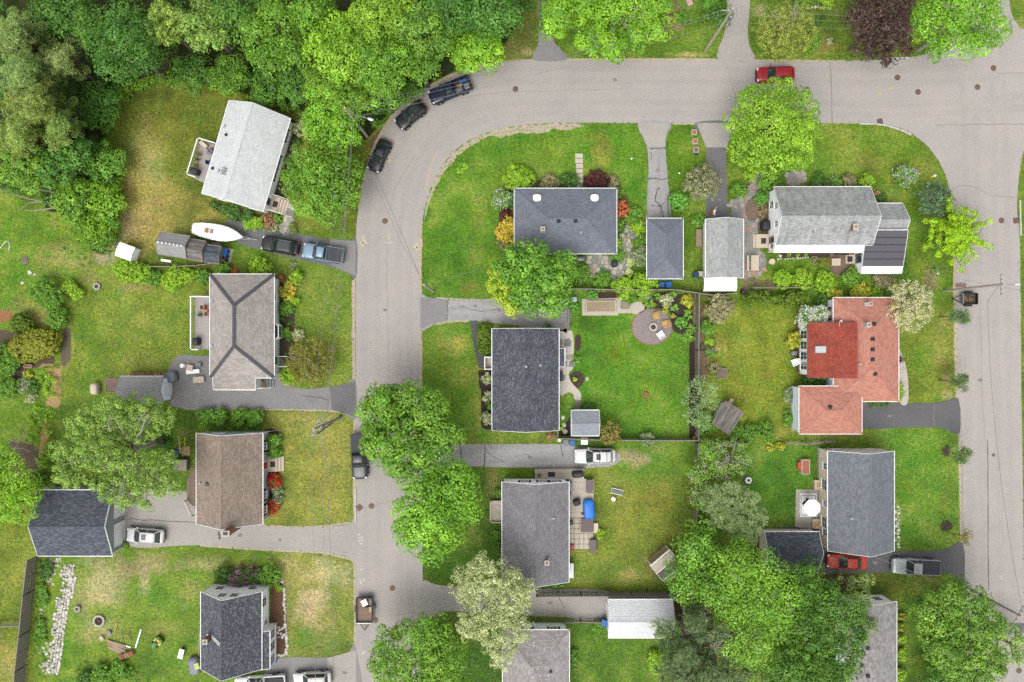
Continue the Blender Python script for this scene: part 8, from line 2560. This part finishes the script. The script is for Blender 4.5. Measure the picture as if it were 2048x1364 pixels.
table('small glass topped table on the raised grey deck',424,307,.8,.8,.7, 'grey_plastic',-18,0, True,1.5)
table('round white table on the tarmac behind the hip house',368,731,.5,.5,.6, 'white_plastic',0,0, True)
table('brown square table on the paver patio',1173,1048,1.55,1.7,.7, 'brown_plastic')
table('potting bench of cream boards beside the narrow garage',1398,549,.75,.65,.9, 'cream_plastic')
table('long wooden bench in the red and black wall recess',1680,507,1.6,.5,.6, 'black_metal')
table('pallet table of pale boards beside the boat',434,489,1.1,.5,.3, 'wood_grey',-9)
table('white trestle with flower pots below the white house',1668,525,1.1,.9,.6, 'cream_plastic')
table('pale wooden stand beside the askew shed',1459,803,.9,.5,.4, 'cream_plastic',57)
table('small wooden table on the deck of the hip house',414,624,.55,.55,.6, 'wood',0,0, False,1.6)
def box_thing(name, label, cat, px, py, lx, ly, hh, m, ang=0, z=0, lid=True):
 t = thing(name, label, cat, W(px, py, z), R(ang))
 MB().cbox(0,0,0, lx, ly, hh,.04).build('body', M[m], t)
 if lid: MB().cbox(0,0, hh + .003, lx * 1.03, ly * 1.03,.05,.02).build('lid', M[m], t)
 return t
box_thing('storage_bench', 'brown storage bench at the end of the long pale deck', 'storage box',1178,971,.7,1.6,.6, 'brown_plastic',0,.5)
box_thing('storage_bench', 'brown storage bench at the corner of the paver patio', 'storage box',1185,1090,.75,1.6,.6, 'brown_plastic')
box_thing('planter_box', 'wooden crate with rusty soil beside the brown table', 'planter',1191,1054,.6,1.2,.5, 'cream_plastic',0,0, False)
box_thing('storage_box', 'cream chest on the tarmac behind the hip house', 'storage box',383,735,.75,.7,.55, 'cream_plastic',-10)
box_thing('dining_chair', 'grey folded chair on the tarmac behind the hip house', 'chair',400,729,.55,.5,.4, 'grey_plastic')
box_thing('recliner', 'white upholstered lounge chair on the tarmac, upper', 'lounger',388,743,1.6,.5,.35, 'white_plastic',6)
box_thing('recliner', 'cream covered lounge chair on the tarmac beside the garage roof', 'lounger',400,759,1.3,.75,.45, 'cream_plastic',5)
box_thing('storage_box', 'cream chest on the raised grey deck corner', 'storage box',410,291,1.0,.45,.5, 'cream_plastic',-40,1.5)
for i,(px, py, m, an, l_) in enumerate(((421,299, 'red_paint',30, 'red folding chair on the raised grey deck'),(417,324, 'navy_plastic',0, 'navy folding chair on the raised grey deck'),(426,303, 'navy_plastic',60, 'navy folding chair beside the red one'),(407,615, 'terracotta',0, 'wooden chair on the hip house deck, left of the table'),(416,615, 'terracotta',0, 'wooden chair on the hip house deck, against the wall'),(416,628, 'terracotta',0, 'wooden chair on the hip house deck, lower one'))):
 t = thing('deck_chair', l_, 'chair', W(px, py,2.1)[:2] + (1.5 if i < 3 else 1.6,), R(an))
 MB().cbox(0,0,.42,.48,.48,.04,.015).build('seat', M[m], t); MB().cbox(-.24,0,.46,.04,.48,.45,.01).build('backrest', M[m], t)
 for sx in (1,-1):
  for sy in (1,-1): MB().tube([(sx * .2, sy * .2,0),(sx * .2, sy * .2,.42)],.018,5).build('leg', M['grey_metal'], t)
for i,(px, py, z, l_) in enumerate(((400,310,1.5, 'potted plant with orange flowers at the deck rail, top'),(397,320,1.5, 'potted leafy plant at the deck rail, second'),(394,331,1.5, 'potted yellow plant at the deck rail, lowest'),(402,630,1.6, 'tall potted plant on the hip house deck'),(1078,950,.5, 'pot of yellow flowers at the deck steps'),(1720,521,0, 'potted shrub beside the wing steps'),(1652,525,0, 'pot of sunflowers below the white house'),(1893,382,0, 'yellow and white flower pot on the corner lawn') if False else (1637,525,0, 'pot of red flowers below the white house'))):
 t = thing('potted_plant', l_, 'plant', W(px, py, z)[:2] + (z,))
 MB().lathe([(.12,0),(.18,.25),(.16,.28),(.13,.24)],0,0,10).build('pot', M['terracotta'], t)
 rg_ = np.random.default_rng(i)
 P = rg_.normal(size=(90,3)) * np.array([.15,.15,.1]) + np.array([0,0,.42])
 c = [(206,150,60),(96,140,50),(196,190,60),(90,140,60),(210,180,50),(90,130,50),(226,170,40),(190,80,60)][i]
 C = np.where((rg_.random(90) < .5)[:, None], np.array(S(*c)), np.array(S(90,140,50))) * 1.2
 leaves('foliage', P, rg_.normal(size=(90,3)) + np.array([0,0,1]), np.full(90,.14),.6, C, M['leaf'], t, rg_)
t = thing('urn', 'orange clay urn at the corner of the warm grey hip house', 'urn', W(565,555)); MB().lathe([(.15,0),(.32,.2),(.38,.45),(.25,.62),(.28,.66),(.18,.6)],0,0,16).build('vessel', M['orange'], t, smooth=True); MB().lathe([(.17,.61),(.02,.62)],0,0,10).build('soil', M['soil'], t)
# rug and parasol of the tan house patio
t = thing('outdoor_rug', 'white outdoor rug with black double border on the tan house patio', 'rug',(*W(1616,1010)[:2],.034))
lx, ly = 2.25,3.1
MB().box(-lx / 2,-ly / 2,0, lx / 2, ly / 2,.008).build('field', M['white_plastic'], t)
for k, w_ in ((.97,.05),(.8,.07)):
 for s in (1,-1):
  MB().box(-lx / 2 * k, s * ly / 2 * k - w_ / 2,.009, lx / 2 * k, s * ly / 2 * k + w_ / 2,.012).build('border', M['black_cloth'], t)
  MB().box(s * lx / 2 * k - w_ / 2,-ly / 2 * k + w_ / 2 + .003,.009, s * lx / 2 * k + w_ / 2, ly / 2 * k - w_ / 2 - .003,.012).build('border', M['black_cloth'], t)
t = thing('parasol', 'white octagonal parasol over the patio of the tan house', 'parasol',(*W(1625,1016,2.4)[:2],.03))
cn = MB()
for i in range(8):
 a, b_ = 6.283 * (i + .5) / 8,6.283 * (i + 1.5) / 8
 cn.add([(0,0,2.7),(math.cos(a) * 1.08, math.sin(a) * 1.08,2.3),(math.cos(b_) * 1.08, math.sin(b_) * 1.08,2.3),(0,0,2.67),(math.cos(a) * 1.08, math.sin(a) * 1.08,2.27),(math.cos(b_) * 1.08, math.sin(b_) * 1.08,2.27)],[(0,1,2),(5,4,3),(1,4,5,2)])
cn.build('canopy', M['white_plastic'], t)
MB().tube([(0,0,0),(0,0,2.72)],.03,8).build('pole', M['wood'], t); MB().lathe([(.3,0),(.26,.08),(.05,.1)],0,0,14).build('base', M['black_metal'], t)
for i,(px, py, an, m, l_) in enumerate(((1613,1000,-30, 'black_metal', 'black wire chair on the outdoor rug'),(1640,1036,90, 'black_metal', 'dark chair under the parasol edge'))):
 t = thing('patio_chair', l_, 'chair', W(px, py,.045), R(an))
 MB().cbox(0,0,.4,.55,.55,.05,.02).build('seat', M[m], t); MB().cbox(-.28,0,.45,.05,.55,.5,.015).build('backrest', M[m], t)
 for sx in (1,-1):
  for sy in (1,-1): MB().tube([(sx * .22, sy * .22,0),(sx * .22, sy * .22,.4)],.018,5).build('leg', M[m], t)
t = thing('toy_tractor', 'orange and black garden cart leaning at the cream planter', 'cart', W(1596,930)); MB().cbox(0,0,.25,.5,.9,.3,.06).build('tub', M['orange'], t); MB().tube([(-.2,-.5,.35),(-.2,.5,.35)],.03,6).build('handle', M['black_metal'], t)
for s in (1,-1): wheel_at(t,0.0, s * .4,.2,.1)
# two slatted sun loungers on the dry lawn
t = thing('lawn_lounger', 'white framed double lounger on the dry lawn', 'lounger', W(1233,982), R(-12))
for s in (1,-1): MB().bar((-.75, s * .32,.35),(.75, s * .32,.35),.05).build('side_rail', M['white_plastic'], t)
for i in range(9): MB().cbox(-.66 + i * .165,0,.36,.1,.6,.03).build('slat', M['grey_plastic'], t)
for sx in (-.7,0,.7): MB().bar((sx,-.3,.34),(sx,.3,.34),.05).build('cross_rail', M['white_plastic'], t)
for sx in (-.7,.7):
 for sy in (.3,-.3): MB().tube([(sx, sy,0),(sx, sy,.34)],.02,5).build('leg', M['white_plastic'], t)
# swing set
t = thing('swing_set', 'wooden swing set with two yellow swings beside the brown house', 'swing set', W(366,890))
def L2(px, py, z): return Vector(W(px, py, z)) - t.location
MB().bar(L2(358,872,2.4), L2(361,906,2.4),.12).build('top_beam', M['wood'], t)
MB().bar(L2(358,872,2.4), L2(392,858,.0),.1).build('leg', M['wood'], t); MB().bar(L2(358,872,2.4), L2(384,868,0),.1).build('leg', M['wood'], t)
for i in range(5): MB().bar(L2(366 + i * 3,893,1.2), L2(366 + i * 3,911,1.2),.12,.04).build('plank', M['wood'], t)
for a in ((356,897),(366,897),(366,912),(356,912)): MB().bar(L2(*a,0), L2(*a,2.0),.1).build('post', M['wood'], t)
MB().bar(L2(356,897,1.95), L2(366,897,1.95),.08).build('beam', M['wood'], t)
MB().bar(L2(344,905,.2), L2(358,905,1.1),.5,.06).build('slide', M['navy_plastic'], t)
for y in (879,889):
 sw = MB(); c = L2(368, y,.6)
 sw.loft([[(c.x - .12 + .2 * math.sin(a), c.y + .3 * math.cos(a), c.z - .0 + .1 * abs(math.cos(a))) for a in (q - .02, q + .02)] + [(c.x + .2 * math.sin(a), c.y + .3 * math.cos(a), c.z + .02 + .1 * abs(math.cos(a))) for a in (q + .02, q - .02)] for q in np.linspace(.2,2.94,8)])
 o = sw.build('swing_seat', M['yellow'], t)
 MB().tube([(c.x, c.y, c.z + .1), tuple(L2(359, y,2.38))],.012,4).build('rope', M['wire'], o)
box_thing('storage_box', 'grey weathered crate below the swing set', 'crate',366,928,1.7,1.3,.9, 'wood_grey')
t = thing('stump', 'round dark stump bed with stones beside the swing set', 'stump', W(302,885)); MB().lathe([(.75,0),(.7,.25),(.55,.3),(.1,.28)],0,0,16).build('stump_body', M['mulch'], t); rocks(t,[(297,882),(304,890),(300,888)],.15,.2,44)
# woodpiles
def logs(label, px, py, ang, n, rows, L=.4, r=.075, z=0):
 t = thing('wood_pile', label, 'wood pile', W(px, py), R(ang))
 rg_ = random.Random(len(label))
 first = {}
 for k in range(rows):
  for i in range(n):
   key = rg_.randrange(4)
   rr = r * (.8 + .12 * key)
   if key not in first:
    o = MB().tube([(0,-L / 2,0),(0, L / 2,0)], rr,7).build('log', M['wood' if key % 2 else 'terracotta'], t); first[key] = o.data
   else: o = link(bpy.data.objects.new('log', first[key]), t)
   o.location = ((i - n / 2) * r * 2.1 + rg_.uniform(-.02,.02), rg_.uniform(-.05,.05), rr + k * r * 1.8)
   o.rotation_euler = (0,0, rg_.uniform(-.12,.12))
logs('firewood stacked along the back of the blue walled shed',301,749,0,30,3,.5,.075)
logs('heap of split logs in the weedy yard',257,1307,20,9,3,.6,.1)
t = thing('lumber_pile', 'loose grey brown boards beside the split logs', 'lumber', W(235,1295))
for i in range(9):
 a = R(-22 + random.uniform(-6,6)); y = -.5 + i * .14
 MB().bar((-1.3 * math.cos(a), y - 1.3 * math.sin(a),.06 + i * .02),(1.2 * math.cos(a), y + 1.2 * math.sin(a),.1 + i * .02),.14,.04).build('board', M['wood_grey' if i % 2 else 'wood'], t)
for l_, a, b_, m in (('white plank lying across the yard boards',(229,1283),(262,1294), 'white_plastic'),('white plank standing off the boards',(272,1295),(283,1258), 'white_plastic'),('thin leaning board near the rock fire pit',(230,1265),(236,1245), 'wood'),('brown board beside the graphite roof eave',(398,1310),(401,1262), 'wood')):
 t = thing('plank', l_, 'plank', W(*a)); q = Vector(W(*b_)) - t.location
 MB().bar((0,0,.12),(q.x, q.y,.12),.16,.05).build('board', M[m], t); MB().cbox(q.x, q.y,0,.12,.12,.09).build('block', M['wood'], t)
t = thing('saw_horse', 'two legged saw horse near the lawn tractor', 'saw horse', W(253,1275)); MB().bar((-.4,.4,.5),(.4,.5,.5),.08).build('beam', M['wood'], t)
for q in ((-.5,-.5),(.6,-.4),(-.5,.9),(.5,.9)): MB().bar((math.copysign(.35, q[0]),.45,.5),(q[0], q[1],0),.06).build('leg', M['wood'], t)
box_thing('concrete_block', 'grey block beside the yard boards', 'block',220,1264,.5,.5,.3, 'grey_plastic',30,0, False)
box_thing('concrete_block', 'pale block at the end of the yard boards', 'block',205,1275,.45,.55,.3, 'stone_pale',40,0, False)
t = thing('wheelbarrow', 'grey cart near the graphite roofed house', 'cart', W(366,1304), R(75)); MB().loft([[(-.45,-.25,.3),(.45,-.25,.3),(.45,.25,.3),(-.45,.25,.3)],[(-.6,-.32,.6),(.6,-.32,.6),(.6,.32,.6),(-.6,.32,.6)]]).build('tray', M['galv'], t); wheel_at(t,.55,.05,.18,.1); MB().bar((-.6,-.28,.5),(-1.0,-.28,.55),.04).build('handle', M['black_metal'], t); MB().bar((-.6,.28,.5),(-1.0,.28,.55),.04).build('handle', M['black_metal'], t)
covered('grey and lime covered heap beside the graphite roofed house',392,1328,1.3,2.2,.9,10, 'grey_plastic', 'covered_heap', 'tarp')
box_thing('lime_bag', 'lime bag on the covered heap', 'bag',394,1332,.6,.8,.12, 'lime_canvas',20,.93, False)
# odds and ends
box_thing('paper_sign', 'pink and white board lying on the top lawn', 'board',1379,5,.7,.8,.08, 'pink',20)
box_thing('paving_slab', 'grey slab beside the boat stern', 'slab',371,473,.7,.6,.06, 'grey_plastic',40)
box_thing('paving_slab', 'pale step in front of the grey shed', 'slab',346,470,1.5,.35,.12, 'stone_pale',-9,0, False)
sheet('paving', dense(W2([(440,494),(467,498),(460,528),(436,524)]),.4,.02),.028, M['concrete'])
box_thing('door_step', 'lattice panel leaning on the shed below its eave', 'panel',335,522,1.2,.3,.4, 'white_plastic',-9)
t = thing('flag', 'rainbow flag on a short staff at the narrow garage', 'flag', W(1421,428)); MB().tube([(0,-.6,1.6),(.1,.5,2.2)],.02,5).build('staff', M['white_plastic'], t)
for i, m in enumerate(('red_paint', 'orange', 'yellow', 'white_plastic', 'blue_plastic')): MB().box(-.3 + i * .1,-.4,1.7,-.203 + i * .1,.1 + i * .05,1.72).build('stripe', M[m], t)
box_thing('kayak', 'blue plastic sled behind the narrow garage ridge', 'sled',1440,437,.8,.3,.2, 'blue_plastic')
t = thing('cartwheel', 'old wooden wheel leaning in the planting strip', 'wheel', W(1627,521)); MB().lathe([(.5,.2),(.55,.24),(.5,.28),(.45,.24)],0,0,18, False).build('rim', M['wood_grey'], t)
for i in range(6): MB().bar((0,0,.24),(math.cos(i * 1.047) * .48, math.sin(i * 1.047) * .48,.24),.035).build('spoke', M['wood'], t)
MB().lathe([(.1,.18),(.1,.32)],0,0,8).build('hub', M['wood_grey'], t)
t = thing('garden_hose', 'coiled hose on the yard fence', 'hose', W(1404,694)); MB().tube([(math.cos(a) * (.25 + .01 * a), math.sin(a) * (.35 + .01 * a),.3 + .02 * math.sin(a)) for a in np.linspace(0,12.5,40)],.025,5).build('coil', M['black_metal'], t); MB().cbox(0,0,0,.08,.08,.35).build('hook', M['wood_grey'], t)
t = thing('garden_hose', 'red reel by the paver patio edge', 'hose reel', W(1143,1092)); MB().lathe([(.28,.2),(.28,.24),(.1,.25),(.1,.42),(.28,.43),(.28,.46)],0,0,16).build('reel', M['red_paint'], t); MB().cbox(0,0,0,.4,.3,.2).build('stand', M['black_metal'], t)
t = thing('garden_hose', 'black reel by the paver patio at the house wall', 'hose reel', W(1142,1044)); MB().lathe([(.28,.2),(.28,.24),(.1,.25),(.1,.42),(.28,.43),(.28,.46)],0,0,16).build('reel', M['black_metal'], t); MB().cbox(0,0,0,.4,.3,.2).build('stand', M['black_metal'], t)
box_thing('doormat', 'dark doormat on the long pale deck', 'mat',1103,949,.9,.6,.02, 'black_cloth',0,.503, False)
box_thing('chair', 'grey folded chair against the mid grey house wall, upper', 'chair',1141,968,.4,.6,.6, 'grey_plastic',0,.5)
box_thing('chair', 'grey folded chair against the mid grey house wall, lower', 'chair',1140,990,.3,.6,.6, 'grey_plastic',0,.5)
box_thing('parcel', 'wooden toy crate beside the covered stroller', 'box',1156,1006,.45,.4,.3, 'wood',10,.5)
t = thing('ball', 'red toy ball beside the blue tarp', 'ball',(*W(1165,1028,.7)[:2],.5)); MB().lathe([(.02,0),(.12,.04),(.16,.15),(.12,.26),(.02,.3)],0,0,12).build('shell', M['red_paint'], t, smooth=True); MB().lathe([(.04,.3),(.03,.315)],0,0,8).build('valve', M['black_metal'], t)
for i,(px, py, m, l_) in enumerate(((1893,355, 'yellow', 'yellow flower pot ornament on the corner lawn'),(1868,353, 'white_plastic', 'white ornament beside the yellow one on the corner lawn'))):
 t = thing('garden_ornament', l_, 'ornament', W(1862 + i * 6,354 - i * 2)); MB().lathe([(.15,0),(.2,.1),(.12,.3),(.02,.36)],0,0,10).build('figure', M[m], t); MB().lathe([(.18,0),(.18,.03)],0,0,10).build('base', M['grey_plastic'], t)
t = thing('garden_ornament', 'white stake light on the slate house lawn', 'lamp', W(1262,319)); MB().tube([(0,0,0),(0,0,.4)],.03,6).build('stake', M['black_metal'], t); MB().lathe([(.1,.4),(.12,.48),(.03,.55)],0,0,10).build('lamp_head', M['white_plastic'], t)
t = thing('garden_ornament', 'white stake light on the strip between driveways', 'lamp', W(1357,348)); MB().tube([(0,0,0),(0,0,.4)],.03,6).build('stake', M['black_metal'], t); MB().lathe([(.1,.4),(.12,.48),(.03,.55)],0,0,10).build('lamp_head', M['white_plastic'], t)
t = thing('sewer_lid', 'round dark well cover in the far lawn', 'well cover', W(50,521)); MB().lathe([(.4,0),(.4,.1),(.3,.12),(.02,.12)],0,0,16).build('lid', M['soil'], t); MB().lathe([(.46,0),(.46,.06),(.41,.06)],0,0,16).build('rim', M['grey_plastic'], t)
t = thing('garden_hoop', 'thin white hoop on the far lawn', 'hoop', W(15,490)); MB().tube([(W(0 + x, y,.1)[0] - W(15,490)[0], W(x, y,.1)[1] - W(15,490)[1],.1 + z) for x, y, z in ((0,497,0),(12,486,.3),(20,482,.3),(21,490,.2),(18,502,0))],.03,5).build('bow', M['white_plastic'], t); MB().cbox(.2,-.75,0,.08,.08,.2).build('peg', M['navy_plastic'], t)
for px, py, l_ in ((560,870, 'downspout splash stone at the brown house corner'),(1560,512, 'flat stone by the lower corner of the white house')):
 b_ = thing('boulder', l_, 'rock', W(px, py)); rocks(b_,[(px, py)],.16,.22,70 + px)
